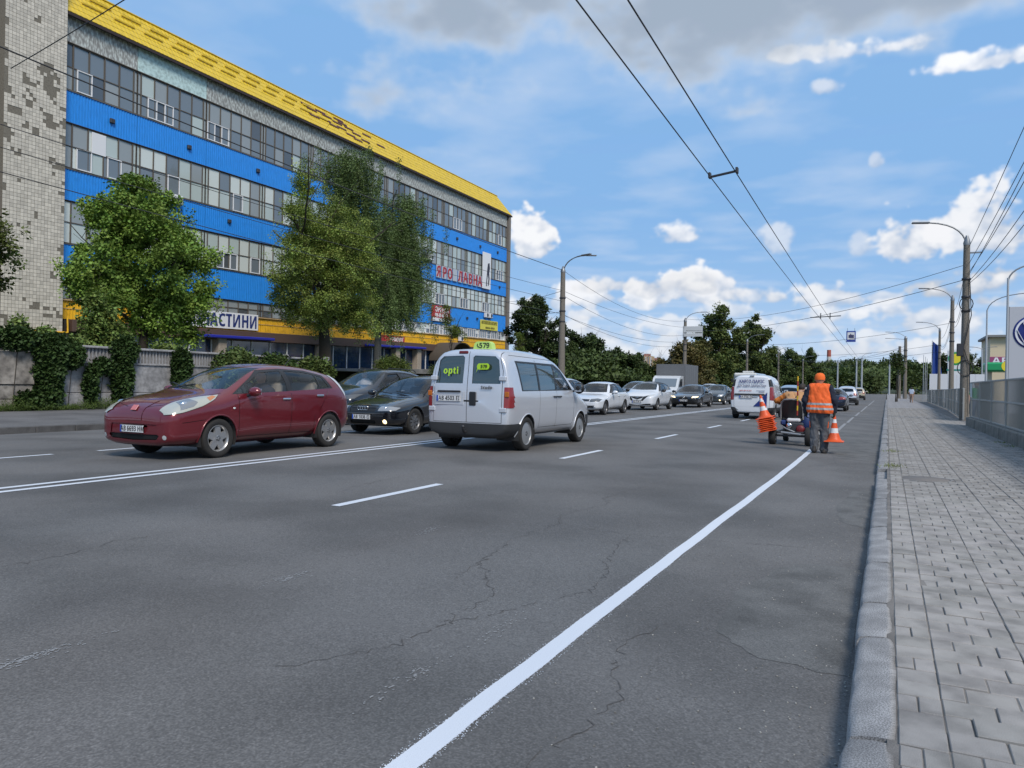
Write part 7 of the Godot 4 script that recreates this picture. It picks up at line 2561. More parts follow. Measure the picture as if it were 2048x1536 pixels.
func build_black_sedan(turn: float) -> void:
	var black := paint("black_paint", lin(0.009, 0.010, 0.014), 0.2, 0.2)
	var cuts := sedan_glass("car_glass", "car_glass") + [
		["grille", 1, [[-0.01, 0.555], [0.36, 0.555], [0.40, 0.70], [-0.01, 0.71]], 2.1, 2.5, "trim", -0.012, "both"],
		["headlight", 1, [[0.44, 0.575], [0.82, 0.59], [0.84, 0.655], [0.7, 0.68], [0.47, 0.69]], 2.0, 2.5, mat("lamp_grey", lin(0.34, 0.35, 0.36), 0.08, 0.4, {"clearcoat_enabled": true, "clearcoat": 1.0}), 0.004, "pair"],
		["lower_grille", 1, [[-0.01, 0.27], [0.36, 0.27], [0.36, 0.355], [-0.01, 0.355]], 2.1, 2.5, "gap", -0.02, "both"],
		["fog_lamp", 1, circle(0.62, 0.33, 0.05, 12), 2.0, 2.5, "lamp_on", 0.002, "pair"],
	]
	var T := sedan_T()
	T.seams += [[2, [[2.3, 0.36], [1.9, 0.68], [1.1, 0.76]], 0.7, 1.2], [1, [[-0.01, 0.545], [0.85, 0.545]], 2.0, 2.5]]
	var o := make_car("black_sedan", "black sedan with four ring emblem and lit fog lamps behind the red hatchback", "car", Vector3(-11.15, 0, -17.2), turn, T, black, Vector3(1, 1, 1), cuts, {"lips": true, "spokes": 9, "spoke_w": 0.045, "rim": M.dark_alloy, "rimf": 0.66, "wipers": [[0.98, 0.965, 0.15, 0.86, 1.03, 0.68], [0.98, 0.965, -0.45, 0.86, 1.03, 0.1]]})
	plate(o, "AB 1836 EI", Vector3(2.415, 0.43, 0.02), 1.0)
	var b := MB.new()
	for k in 4:
		ring_mark(b, Vector3(2.385, 0.635, -0.105 + 0.07 * k), 0.045, 0.008)
	put("emblem", b, M.chrome, o)
	b = MB.new()
	for y in [0.58, 0.605, 0.66, 0.685]:
		b.box(Vector3(2.355, y, 0), Vector3(0.02, 0.008, 0.7))
	put("grille_bar", b, M.dark_metal, o)
	b = MB.new()
	b.box(Vector3(2.41, 0.455, 0), Vector3(0.02, 0.025, 1.2), 0.008)
	put("bumper_strip", b, M.trim, o)
	for s: float in [-1.0, 1.0]:
		b = MB.new()
		b.ball(Vector3(2.27, 0.64, s * 0.58), Vector3(0.05, 0.05, 0.05), 12, 8)
		put("headlight_lens", b, M.chrome, o)
		b = MB.new()
		b.bar(Vector3(0.9, 0.955, s * 0.74), Vector3(0.12, 1.40, s * 0.59), 0.02, 0.02, 0.005)
		put("screen_strip", b, M.trim, o)

func build_queue(toward: float, away: float) -> void:
	# dark SUV in the outer lane
	var navy := paint("navy_paint", lin(0.013, 0.018, 0.028), 0.3, 0.25)
	var T := hatch_T()
	T.arch = 0.40
	T.wheel_r = 0.36
	var o := make_car("dark_suv", "dark blue sport utility car with its driver window down beside the black sedan", "car", Vector3(-14.75, 0, -20.2), toward, T, navy, Vector3(1.04, 1.1, 1.03), hatch_glass("clear_glass", "tint_glass").slice(0, 1) + hatch_glass("tint_glass", "tint_glass").slice(2) + [
		["open_window", 0, [[0.60, 1.04], [0.60, 1.19], [0.2, 1.385], [-0.28, 1.43], [-0.28, 1.065]], 0.3, 2.0, mat("open_air", Color(0.02, 0.02, 0.02, 0.02), 0.02), -0.02, "pair"],
		["headlight", 1, [[0.42, 0.68], [0.8, 0.72], [0.84, 0.84], [0.5, 0.8]], 1.5, 2.3, "lamp_dark", 0.004, "pair"],
		["grille", 1, [[-0.01, 0.5], [0.4, 0.5], [0.46, 0.7], [-0.01, 0.72]], 1.9, 2.3, "trim", -0.01, "both"],
	], {"handle_m": M.chrome})
	var b: MB
	for s: float in [-1.0, 1.0]:
		b = MB.new()
		b.tube([Vector3(0.1, 1.665, s * 0.56), Vector3(0.0, 1.725, s * 0.56), Vector3(-1.4, 1.705, s * 0.54), Vector3(-1.55, 1.63, s * 0.54)], 0.016, 6)
		put("roof_rail", b, M.trim, o)
	driver_in("driver leaning an arm on the open window of the dark utility car", Vector3(-14.75, road_y(-14.75), -20.2), toward, Vector3(0.0, 0.82, 0.4), lin(0.45, 0.45, 0.46), true)
	# white sedan
	var white := paint("white_paint", lin(0.66, 0.68, 0.71), 0.0, 0.25)
	T = sedan_T()
	o = make_car("white_sedan", "white sedan following the black sedan in the queue", "car", Vector3(-11.75, 0, -33.0), toward, T, white, Vector3(0.97, 1.0, 0.985), sedan_glass("car_glass", "car_glass") + [
		["grille", 1, [[-0.01, 0.585], [0.42, 0.585], [0.44, 0.68], [-0.01, 0.69]], 2.1, 2.5, "trim", -0.008, "both"],
		["headlight", 1, [[0.45, 0.565], [0.83, 0.585], [0.85, 0.68], [0.7, 0.72], [0.47, 0.69]], 1.85, 2.5, "lamp_dark", 0.004, "pair"],
		["lower_grille", 1, [[-0.01, 0.29], [0.62, 0.30], [0.66, 0.42], [-0.01, 0.4]], 2.0, 2.5, "gap", -0.012, "both"],
	], {"spokes": 5, "rim": M.dark_alloy})
	b = MB.new()
	b.box(Vector3(2.3, 0.345, 0), Vector3(0.03, 0.02, 1.4), 0.005)
	b.box(Vector3(2.31, 0.64, 0), Vector3(0.03, 0.02, 0.8), 0.005)
	put("chrome_strip", b, M.chrome, o)
	driver_in("driver of the white sedan behind its windscreen", Vector3(-11.75, road_y(-11.75), -33.0), toward, Vector3(-0.28, 0.5, -0.36), lin(0.1, 0.1, 0.12))
	# white electric hatch
	T = hatch_T()
	o = make_car("white_hatchback", "white electric hatchback with black front mask behind the white sedan", "car", Vector3(-11.85, 0, -41.6), toward, T, white, Vector3(1.01, 0.995, 1.01), hatch_glass("car_glass", "tint_glass") + [
		["roof_panel", 2, [[0.15, -0.01], [0.15, 0.62], [-1.6, 0.6], [-1.6, -0.01]], 1.4, 1.7, M.trim, 0.002, "both"],
		["grille", 1, [[-0.01, 0.56], [0.28, 0.66], [0.36, 0.74], [-0.01, 0.74]], 1.9, 2.3, "trim", -0.006, "both"],
		["mask", 1, [[0.28, 0.64], [0.36, 0.74], [0.62, 0.80], [0.3, 0.5], [0.2, 0.5]], 1.7, 2.3, "trim", -0.004, "pair"],
		["headlight", 1, [[0.42, 0.66], [0.80, 0.80], [0.82, 0.86], [0.66, 0.84], [0.42, 0.75]], 1.4, 2.3, "lamp_clear", 0.004, "pair"],
		["lower_grille", 1, [[-0.01, 0.26], [0.7, 0.30], [0.72, 0.40], [0.5, 0.36], [-0.01, 0.34]], 1.7, 2.3, "gap", -0.01, "both"],
	], {"spokes": 5, "rim": M.dark_alloy, "mirror_m": M.trim})
	plate(o, "AB 4729 IE", Vector3(2.26, 0.46, 0.0), 1.0)
	b = MB.new()
	ring_mark(b, Vector3(2.23, 0.65, 0.0), 0.06, 0.01)
	b.box(Vector3(2.235, 0.65, 0), Vector3(0.02, 0.022, 0.15), 0.005)
	put("emblem", b, M.chrome, o)
	# black saloon with a spindle grille
	var jet := paint("jet_paint", lin(0.012, 0.013, 0.016), 0.2, 0.2)
	T = sedan_T()
	o = make_car("black_saloon", "low black saloon with spindle shaped grille and bright lamps", "car", Vector3(-11.25, 0, -49.6), toward, T, jet, Vector3(1.03, 1.0, 1.02), sedan_glass("tint_glass", "tint_glass") + [
		["grille", 1, [[-0.01, 0.26], [0.5, 0.27], [0.32, 0.5], [0.42, 0.66], [-0.01, 0.68]], 2.0, 2.5, "gap", -0.01, "both"],
		["headlight", 1, [[0.48, 0.60], [0.82, 0.66], [0.8, 0.70], [0.55, 0.69]], 1.85, 2.5, "lamp_on", 0.004, "pair"],
		["fog_slot", 1, [[0.62, 0.28], [0.8, 0.3], [0.78, 0.46], [0.7, 0.4]], 1.85, 2.5, "trim", 0.002, "pair"],
	], {"spokes": 10, "spoke_w": 0.04, "rim": M.dark_alloy})
	plate(o, "AM 6060 KI", Vector3(2.49, 0.44, 0.0), 1.0)
	b = MB.new()
	ring_mark(b, Vector3(2.46, 0.6, 0.0), 0.07, 0.01)
	put("emblem", b, M.chrome, o)
	# grey hatchbacks further back
	var grey := paint("grey_paint", lin(0.07, 0.085, 0.095), 0.4, 0.3)
	o = make_car("grey_hatchback", "small grey blue hatchback behind the black saloon with one lamp lit", "car", Vector3(-11.55, 0, -59.2), toward, hatch_T(), grey, Vector3(0.95, 0.97, 0.98), hatch_glass("car_glass", "car_glass") + [
		["headlight", 1, [[0.42, 0.62], [0.78, 0.66], [0.82, 0.80], [0.5, 0.78]], 1.5, 2.3, "lamp_clear", 0.004, "pair"],
		["grille", 1, [[-0.01, 0.55], [0.3, 0.55], [0.34, 0.66], [-0.01, 0.66]], 1.9, 2.3, "trim", -0.006, "both"],
		["fog_lamp", 1, circle(0.6, 0.36, 0.05, 10), 1.7, 2.3, "lamp_on", 0.004, "pair"],
	], {"spokes": 5})
	var far_hatch := make_car("grey_hatchback", "pale silver hatchback at the tail of the queue beside the cargo van", "car", Vector3(-11.4, 0, -70.0), toward, hatch_T(), silver_far(), Vector3(0.97, 1.0, 0.98), hatch_glass("car_glass", "car_glass") + [["headlight", 1, [[0.42, 0.62], [0.78, 0.66], [0.82, 0.80], [0.5, 0.78]], 1.5, 2.3, "lamp_clear", 0.004, "pair"]], {})
	for q in [["silver hatchback in the outer lane beyond the taxi van", Vector3(-14.6, 0, -35.0), silver_far()], ["dark hatchback in the outer lane between the two white cars", Vector3(-15.2, 0, -50.5), navy], ["white hatchback in the outer lane behind the lorry", Vector3(-14.8, 0, -72.0), white]]:
		make_car("queued_hatchback", q[0], "car", q[1], toward, hatch_T(), q[2], Vector3(1, 1.06, 1), hatch_glass("car_glass", "tint_glass") + [["headlight", 1, [[0.42, 0.62], [0.78, 0.66], [0.82, 0.80], [0.5, 0.78]], 1.5, 2.3, "lamp_clear", 0.004, "pair"]], {})
	# cars driving away
	var blue := paint("midnight_paint", lin(0.012, 0.02, 0.045), 0.3, 0.22)
	T = sedan_T()
	var rear := [
		["tail_lamp", 1, [[0.45, 0.72], [0.86, 0.74], [0.86, 0.90], [0.5, 0.89]], -2.5, -2.0, "lamp_red", 0.004, "pair"],
		["rear_bumper_strip", 1, [[-0.01, 0.47], [0.85, 0.48], [0.85, 0.52], [-0.01, 0.51]], -2.5, -2.0, "trim", 0.004, "both"],
	]
	o = make_car("blue_saloon", "dark blue saloon driving away past the road workers", "car", Vector3(-3.05, 0, -52.6), away, T, blue, Vector3(0.94, 0.97, 0.97), sedan_glass("tint_glass", "tint_glass") + rear, {})
	plate(o, "AB 0719 HB", Vector3(-2.27, 0.70, 0.0), -1.0)
	o = make_car("silver_estate", "silver tall estate car driving away ahead of the blue saloon", "car", Vector3(-3.1, 0, -73.5), away, hatch_T(), silver_far(), Vector3(1, 1.05, 1), hatch_glass("tint_glass", "tint_glass") + [["tail_lamp", 1, [[0.55, 0.78], [0.8, 0.78], [0.76, 1.02], [0.56, 0.98]], -2.3, -1.8, "lamp_red", 0.006, "pair"], ["rear_bumper", 1, [[-0.01, 0.3], [0.8, 0.3], [0.8, 0.6], [-0.01, 0.6]], -2.4, -1.8, "plastic", 0.004, "both"]], {})
	o = make_car("beige_hatchback", "old beige hatchback far ahead near the bend", "car", Vector3(-3.4, 0, -112.0), away, hatch_T(), paint("beige_paint", lin(0.42, 0.36, 0.25), 0.0, 0.4), Vector3(0.95, 1.06, 0.98), hatch_glass("tint_glass", "tint_glass") + [["tail_lamp", 1, [[0.55, 0.78], [0.8, 0.78], [0.76, 0.98], [0.56, 0.95]], -2.3, -1.8, "lamp_red", 0.006, "pair"], ["rear_bumper", 1, [[-0.01, 0.3], [0.8, 0.3], [0.8, 0.56], [-0.01, 0.56]], -2.4, -1.8, "plastic", 0.004, "both"]], {})
	o = make_car("dark_hatchback", "dark hatchback in the middle lane half hidden by the safety vest", "car", Vector3(-6.6, 0, -84.0), away, hatch_T(), navy, Vector3(1, 1.02, 1), hatch_glass("tint_glass", "tint_glass") + [["tail_lamp", 1, [[0.55, 0.78], [0.8, 0.78], [0.76, 1.02], [0.56, 0.98]], -2.3, -1.8, "lamp_red", 0.006, "pair"]], {})
	o = make_car("blue_hatchback", "pale blue hatchback ahead of the cargo van", "car", Vector3(-6.3, 0, -60.0), away, hatch_T(), paint("pale_blue_paint", lin(0.25, 0.33, 0.42), 0.3, 0.3), Vector3(1, 1.0, 1), hatch_glass("tint_glass", "tint_glass") + [["tail_lamp", 1, [[0.55, 0.78], [0.8, 0.78], [0.76, 1.02], [0.56, 0.98]], -2.3, -1.8, "lamp_red", 0.006, "pair"]], {})

func silver_far() -> Material:
	return M.silver_paint

func build_cargo_van(turn: float) -> void:
	var white := paint("van_white", lin(0.66, 0.68, 0.71), 0.0, 0.3)
	var T := van_T()
	T.tum = 0.83
	T.cuts = [
		["bumper", 1, [[-0.01, 0.2], [1.0, 0.2], [1.0, 0.62], [0.78, 0.64], [0.7, 0.52], [-0.01, 0.52]], -2.4, -1.8, "plastic", 0.02, "both"],
		["tail_lamp", 1, [[0.735, 0.84], [0.94, 0.82], [0.9, 1.42], [0.735, 1.40]], -2.4, -1.9, "lamp_red", 0.006, "pair"],
		["door_mask", 1, [[0.70, 1.42], [0.9, 1.42], [0.8, 1.74], [0.66, 1.72]], -2.4, -1.85, "trim", 0.002, "pair"],
		["side_moulding", 0, [[2.3, 0.2], [2.3, 0.5], [-2.3, 0.5], [-2.3, 0.2]], 0.6, 2.0, "plastic", 0.004, "pair"],
		["front_door_glass", 0, [[0.80, 1.17], [0.38, 1.53], [0.10, 1.63], [0.02, 1.63], [0.02, 1.17]], 0.3, 2.0, "tint_glass", -0.006, "pair"],
		["windscreen", 1, [[-0.01, 1.22], [0.72, 1.22], [0.62, 1.55], [0.56, 1.76], [-0.01, 1.8]], 0.2, 1.3, "car_glass", -0.004, "both"],
		["rear_door", 1, [[-0.01, 0.545], [0.70, 0.545], [0.72, 1.45], [0.63, 1.78], [-0.01, 1.79]], -2.4, -1.85, "paint", 0.003, "both"],
	]
	T.seams = [[1, [[0.73, 0.54], [0.73, 1.4], [0.64, 1.8]], -2.4, -1.9], [1, [[-0.01, 1.795], [0.64, 1.79]], -2.4, -1.9], [0, [[-0.86, 1.7], [-0.86, 0.5]], 0.3, 2.0], [0, [[0.0, 1.7], [-0.02, 0.5]], 0.3, 2.0]]
	var o := make_car("cargo_van", "white parts delivery van with navy lettering and blue corner on its rear doors", "van", Vector3(-5.0, 0, -34.9), turn, T, white, Vector3(0.98, 0.95, 0.97), [], {"rim": M.dark_alloy, "mirror_m": M.trim, "mirror_h": 1.5, "handle_m": M.trim})
	plate(o, "AA 0786 OK", Vector3(-2.205, 0.92, -0.22), -1.0)
	var navy := mat("van_navy", lin(0.012, 0.03, 0.17), 0.5)
	var b := MB.new()
	b.box(Vector3(-2.2, 1.02, -0.08), Vector3(0.03, 0.075, 1.2), 0.02)
	put("handle_bar", b, M.plastic, o)
	b = MB.new()
	b.box(Vector3(-2.1, 1.78, 0.0), Vector3(0.03, 0.04, 0.18), 0.01)
	put("brake_light", b, M.trim, o)
	b = MB.new()
	b.prism(PackedVector2Array([Vector2(0.08, 0.54), Vector2(0.6, 0.54), Vector2(0.62, 1.12)]), Vector3(-2.19, 0, 0), Vector3(0, 0, 1), Vector3.UP, Vector3(-0.006, 0, 0))
	put("blue_corner", b, navy, o)
	for q in [["КАРГО ПАРТС", 0.135, 1.56, 0.0, navy, -2.163, 0.82], ["ДОСТАВКА ЗАПЧАСТИН", 0.085, 1.38, 0.0, mat("van_greyblue", lin(0.09, 0.11, 0.2), 0.5), -2.176, 0.84], ["0800 300 44 550", 0.05, 1.18, -0.25, mat("van_pinkred", lin(0.45, 0.09, 0.1), 0.5), -2.186, 0.95]]:
		var t := text(q[0], q[1], q[4], true, 0.003, "Droid Sans", q[6])
		t.basis = Basis(Vector3.UP, -PI / 2) * Basis(Vector3.RIGHT, -0.05) * Basis().scaled(Vector3(q[6], 1, 1))
		t.position = Vector3(q[5], q[2], q[3])
		o.add_child(t, true)
	b = MB.new()
	b.box(Vector3(-2.186, 1.13, 0.4), Vector3(0.006, 0.02, 0.22))
	b.box(Vector3(-2.18, 1.19, 0.36), Vector3(0.006, 0.01, 0.34))
	put("small_print", b, M.van_greyblue, o)

func build_truck(turn: float) -> void:
	var at := Vector3(-14.5, 0.05, -57.5)
	var t := thing("canvas_lorry", "white cab lorry with tall grey canvas box in the outer lane", "lorry", at, turn)
	var white := paint("lorry_white", lin(0.62, 0.64, 0.66), 0.0, 0.35)
	var b := MB.new()
	b.prism(PackedVector2Array([Vector2(2.95, 0.45), Vector2(3.0, 1.05), Vector2(2.55, 1.25), Vector2(2.05, 1.95), Vector2(1.6, 2.12), Vector2(0.9, 2.12), Vector2(0.9, 0.45)]), Vector3(0, 0, -0.98), Vector3.RIGHT, Vector3.UP, Vector3(0, 0, 1.96))
	put("cab", b, white, t)
	b = MB.new()
	b.box(Vector3(2.31, 1.62, 0), Vector3(0.012, 0.72, 1.62), 0.0, Basis(Vector3(0, 0, 1), 0.63))
	put("windscreen", b, M.glass_grey, t)
	for s: float in [-1.0, 1.0]:
		b = MB.new()
		b.prism(PackedVector2Array([Vector2(2.3, 1.3), Vector2(1.95, 1.85), Vector2(1.2, 1.92), Vector2(1.2, 1.28)]), Vector3(0, 0, s * 0.985), Vector3.RIGHT, Vector3.UP, Vector3(0, 0, s * 0.008))
		put("door_window", b, M.deep_glass_and_shade, t)
		b = MB.new()
		b.box(Vector3(2.35, 1.55, s * 1.16), Vector3(0.08, 0.34, 0.2), 0.03)
		put("door_mirror", b, M.trim, t)
		b = MB.new()
		b.box(Vector3(2.98, 0.82, s * 0.72), Vector3(0.06, 0.22, 0.34), 0.03)
		put("headlight", b, M.lamp_clear, t)
	b = MB.new()
	b.box(Vector3(2.99, 0.55, 0), Vector3(0.12, 0.3, 1.96), 0.04)
	put("bumper", b, M.plastic, t)
	# canvas with its bows showing
	b = MB.new()
	for k in 6:
		var x0 := -3.4 + 0.7 * k
		var dip := 0.02
		for side: float in [-1.0, 1.0]:
			b.quad(Vector3(x0, 0.95, side * 1.1), Vector3(x0 + 0.35, 0.95, side * (1.1 - dip)), Vector3(x0 + 0.35, 2.95, side * (1.1 - dip)), Vector3(x0, 3.0, side * 1.1))
			b.quad(Vector3(x0 + 0.35, 0.95, side * (1.1 - dip)), Vector3(x0 + 0.7, 0.95, side * 1.1), Vector3(x0 + 0.7, 3.0, side * 1.1), Vector3(x0 + 0.35, 2.95, side * (1.1 - dip)))
		b.quad(Vector3(x0, 3.0, -1.1), Vector3(x0, 3.0, 1.1), Vector3(x0 + 0.35, 2.96, 1.1 - dip), Vector3(x0 + 0.35, 2.96, -1.1 + dip))
		b.quad(Vector3(x0 + 0.35, 2.96, -1.1 + dip), Vector3(x0 + 0.35, 2.96, 1.1 - dip), Vector3(x0 + 0.7, 3.0, 1.1), Vector3(x0 + 0.7, 3.0, -1.1))
	b.quad(Vector3(0.8, 0.95, -1.1), Vector3(0.8, 0.95, 1.1), Vector3(0.8, 3.0, 1.1), Vector3(0.8, 3.0, -1.1))
	b.quad(Vector3(-3.4, 0.95, -1.1), Vector3(-3.4, 0.95, 1.1), Vector3(-3.4, 3.0, 1.1), Vector3(-3.4, 3.0, -1.1))
	put("canvas_cover", b, grainy("canvas_grey", lin(0.26, 0.27, 0.285), 0.6, M.fine, 0.3, null, 0.2, null, 0.0, false), t)
	b = MB.new()
	b.box(Vector3(-1.3, 0.82, 0), Vector3(4.3, 0.24, 2.1), 0.02)
	put("load_bed", b, M.plastic, t)
	for x in [2.1, -2.3]:
		for s: float in [-1.0, 1.0]:
			wheel(t, Vector3(x, 0.36, s * 0.85), 0.36, 0.22, s, 6, M.dark_alloy, 0.6)

func build_bus(turn: float) -> void:
	var t := thing("white_bus", "white local bus behind the cargo van in the outer lane", "bus", Vector3(-13.6, 0.05, -88.0), turn)
	var white := paint("bus_white", lin(0.6, 0.6, 0.57), 0.0, 0.4)
	var b := MB.new()
	b.box(Vector3(-0.2, 1.65, 0), Vector3(7.6, 2.55, 2.35), 0.14)
	put("body", b, white, t)
	b = MB.new()
	b.box(Vector3(3.61, 2.05, 0), Vector3(0.03, 1.2, 2.05), 0.01)
	put("windscreen", b, M.glass_grey, t)
	for s: float in [-1.0, 1.0]:
		for k in 5:
			b = MB.new()
			b.box(Vector3(2.2 - 1.3 * k, 2.15, s * 1.18), Vector3(1.12, 0.95, 0.02), 0.005)
			put("side_window", b, M.deep_glass_and_shade, t)
		b = MB.new()
		b.box(Vector3(3.6, 0.95, s * 0.85), Vector3(0.05, 0.24, 0.34), 0.02)
		put("headlight", b, M.lamp_clear, t)
		b = MB.new()
		b.box(Vector3(3.75, 2.1, s * 1.3), Vector3(0.1, 0.4, 0.2), 0.03)
		put("mirror", b, M.trim, t)
		for x in [2.3, -2.2]:
			wheel(t, Vector3(x, 0.42, s * 1.02), 0.42, 0.24, s, 6, M.dark_alloy, 0.6)
	b = MB.new()
	b.box(Vector3(2.6, 3.03, -0.2), Vector3(0.9, 0.22, 1.1), 0.05)
	put("roof_hatch", b, white, t)
	b = MB.new()
	b.box(Vector3(3.62, 0.6, 0), Vector3(0.08, 0.36, 2.3), 0.03)
	put("bumper", b, M.plastic, t)

# ---------------------------------------------------------------- rounded figures from joints
# bones: [from, to, radius at from, radius at to]; joined with a smooth minimum and meshed as surface nets
func blob(bones: Array, cell: float, soft := 0.04, folds := 0.0) -> MB:
	var lo := Vector3.ONE * 1e9
	var hi := -Vector3.ONE * 1e9
	for q in bones:
		var r: float = maxf(q[2], q[3])
		for k in 2:
			lo = lo.min(q[k] - Vector3.ONE * r)
			hi = hi.max(q[k] + Vector3.ONE * r)
	lo -= Vector3.ONE * cell * 2.5
	hi += Vector3.ONE * cell * 2.5
	var n := Vector3i(((hi - lo) / cell).ceil()) + Vector3i.ONE
	var field := PackedFloat32Array()
	field.resize(n.x * n.y * n.z)
	field.fill(1.0)
	# each bone touches only the cells near it
	for q in bones:
		var a: Vector3 = q[0]
		var ab: Vector3 = q[1] - a
		var ll := maxf(ab.length_squared(), 1e-9)
		var ra: float = q[2]
		var rb: float = q[3]
		var pad := Vector3.ONE * (maxf(ra, rb) + soft * 2.0 + cell * 2.0)
		var i0 := Vector3i(((a.min(q[1]) - pad - lo) / cell).floor()).clamp(Vector3i.ZERO, n - Vector3i.ONE)
		var i1 := Vector3i(((a.max(q[1]) + pad - lo) / cell).ceil()).clamp(Vector3i.ZERO, n - Vector3i.ONE)
		for z in range(i0.z, i1.z + 1):
			for y in range(i0.y, i1.y + 1):
				var at := (z * n.y + y) * n.x
				for x in range(i0.x, i1.x + 1):
					var p := lo + Vector3(x, y, z) * cell - a
					var t := clampf(p.dot(ab) / ll, 0.0, 1.0)
					var d := (p - ab * t).length() - (ra + (rb - ra) * t)
					var e := field[at + x]
					var h := maxf(soft - absf(d - e), 0.0) / soft
					field[at + x] = minf(d, e) - h * h * soft * 0.25
	if folds > 0.0:
		# creases of the cloth
		var crease := noise(17, 7.0, FastNoiseLite.TYPE_SIMPLEX_SMOOTH, 3)
		for z in n.z:
			for y in n.y:
				for x in n.x:
					var i := (z * n.y + y) * n.x + x
					if absf(field[i]) < 0.06:
						var p := lo + Vector3(x, y, z) * cell
						field[i] += folds * crease.get_noise_3d(p.x * 1.6, p.y * 0.9 + p.x * 0.5, p.z * 1.6)
	var b := MB.new()
	var index := {}
	var vs := PackedVector3Array()
	var corner := [Vector3i(0, 0, 0), Vector3i(1, 0, 0), Vector3i(0, 1, 0), Vector3i(1, 1, 0), Vector3i(0, 0, 1), Vector3i(1, 0, 1), Vector3i(0, 1, 1), Vector3i(1, 1, 1)]
	var edges := [[0, 1], [2, 3], [4, 5], [6, 7], [0, 2], [1, 3], [4, 6], [5, 7], [0, 4], [1, 5], [2, 6], [3, 7]]
	var sx := 1
	var sy := n.x
	var sz := n.x * n.y
	for z in n.z - 1:
		for y in n.y - 1:
			for x in n.x - 1:
				var at := z * sz + y * sy + x
				var f0 := field[at]
				var neg := f0 < 0.0
				if (field[at + 1] < 0.0) == neg and (field[at + sy] < 0.0) == neg and (field[at + sy + 1] < 0.0) == neg and (field[at + sz] < 0.0) == neg and (field[at + sz + 1] < 0.0) == neg and (field[at + sz + sy] < 0.0) == neg and (field[at + sz + sy + 1] < 0.0) == neg:
					continue
				var val := [f0, field[at + 1], field[at + sy], field[at + sy + 1], field[at + sz], field[at + sz + 1], field[at + sz + sy], field[at + sz + sy + 1]]
				var sum := Vector3.ZERO
				var m := 0
				for e in edges:
					var u: float = val[e[0]]
					var v: float = val[e[1]]
					if (u < 0.0) != (v < 0.0):
						var t := u / (u - v)
						sum += Vector3(corner[e[0]]).lerp(Vector3(corner[e[1]]), t)
						m += 1
				index[at] = vs.size()
				vs.append(lo + (Vector3(x, y, z) + sum / m) * cell)
	var normal := func(p: Vector3) -> Vector3:
		var g := ((p - lo) / cell)
		var i := Vector3i(g.round()).clamp(Vector3i.ONE, n - Vector3i(2, 2, 2))
		var at := i.z * sz + i.y * sy + i.x
		return Vector3(field[at + 1] - field[at - 1], field[at + sy] - field[at - sy], field[at + sz] - field[at - sz]).normalized()
	# smooth normals from the faces round each vertex
	var ns := PackedVector3Array()
	ns.resize(vs.size())
	var quads := []
	for z in range(1, n.z - 1):
		for y in range(1, n.y - 1):
			for x in range(1, n.x - 1):
				var at := z * sz + y * sy + x
				var neg := field[at] < 0.0
				for ax in 3:
					var st: int = [sx, sy, sz][ax]
					if (field[at + st] < 0.0) == neg:
						continue
					var s1: int = [sy, sz, sx][ax]
					var s2: int = [sz, sx, sy][ax]
					var k := [at, at - s1, at - s1 - s2, at - s2]
					if not (index.has(k[0]) and index.has(k[1]) and index.has(k[2]) and index.has(k[3])):
						continue
					var q := [index[k[0]], index[k[1]], index[k[2]], index[k[3]]]
					if not neg:
						q.reverse()
					var g := (vs[q[2]] - vs[q[0]]).cross(vs[q[3]] - vs[q[1]])
					for e in q:
						ns[e] += g
					quads.append(q)
	for i in ns.size():
		var g: Vector3 = normal.call(vs[i])
		ns[i] = ns[i].normalized()
		if ns[i].dot(g) < 0.0:
			ns[i] = -ns[i]
	for q in quads:
		b.tri3(vs[q[0]], vs[q[1]], vs[q[2]], ns[q[0]], ns[q[1]], ns[q[2]])
		b.tri3(vs[q[0]], vs[q[2]], vs[q[3]], ns[q[0]], ns[q[2]], ns[q[3]])
	return b

func fatter(bones: Array, by: float) -> Array:
	var out := []
	for q in bones:
		out.append([q[0], q[1], q[2] + by, q[3] + by])
	return out

func shell_of(b: MB) -> Shell:
	var s := Shell.new()
	s.P = b.v
	s.N = b.n
	return s

# palm and five fingers; dir: along the fingers, out: away from the palm's face, thumb: towards the thumb
func hand_bones(at: Vector3, dir: Vector3, out: Vector3, thumb: Vector3, curl := 0.6) -> Array:
	var b := [[at, at + dir * 0.075 + thumb * 0.02, 0.027, 0.024], [at + thumb * -0.01, at + dir * 0.075 - thumb * 0.024, 0.025, 0.022]]
	for k in 4:
		var base := at + dir * 0.08 + thumb * (0.03 - 0.02 * k)
		var l: float = [0.07, 0.08, 0.075, 0.058][k]
		var mid := base + (dir * cos(curl) - out * sin(curl)).normalized() * l * 0.55
		var tip := mid + (dir * cos(curl * 2.2) - out * sin(curl * 2.2)).normalized() * l * 0.5
		b.append([base, mid, 0.0105, 0.0095])
		b.append([mid, tip, 0.0095, 0.008])
	var tb := at + thumb * 0.03 + dir * 0.025
	var tm := tb + (thumb * 0.7 + dir * 0.7 - out * 0.2).normalized() * 0.045
	b.append([tb, tm, 0.0125, 0.011])
	b.append([tm, tm + (dir * 0.9 - out * 0.5).normalized() * 0.035, 0.0105, 0.009])
	return b

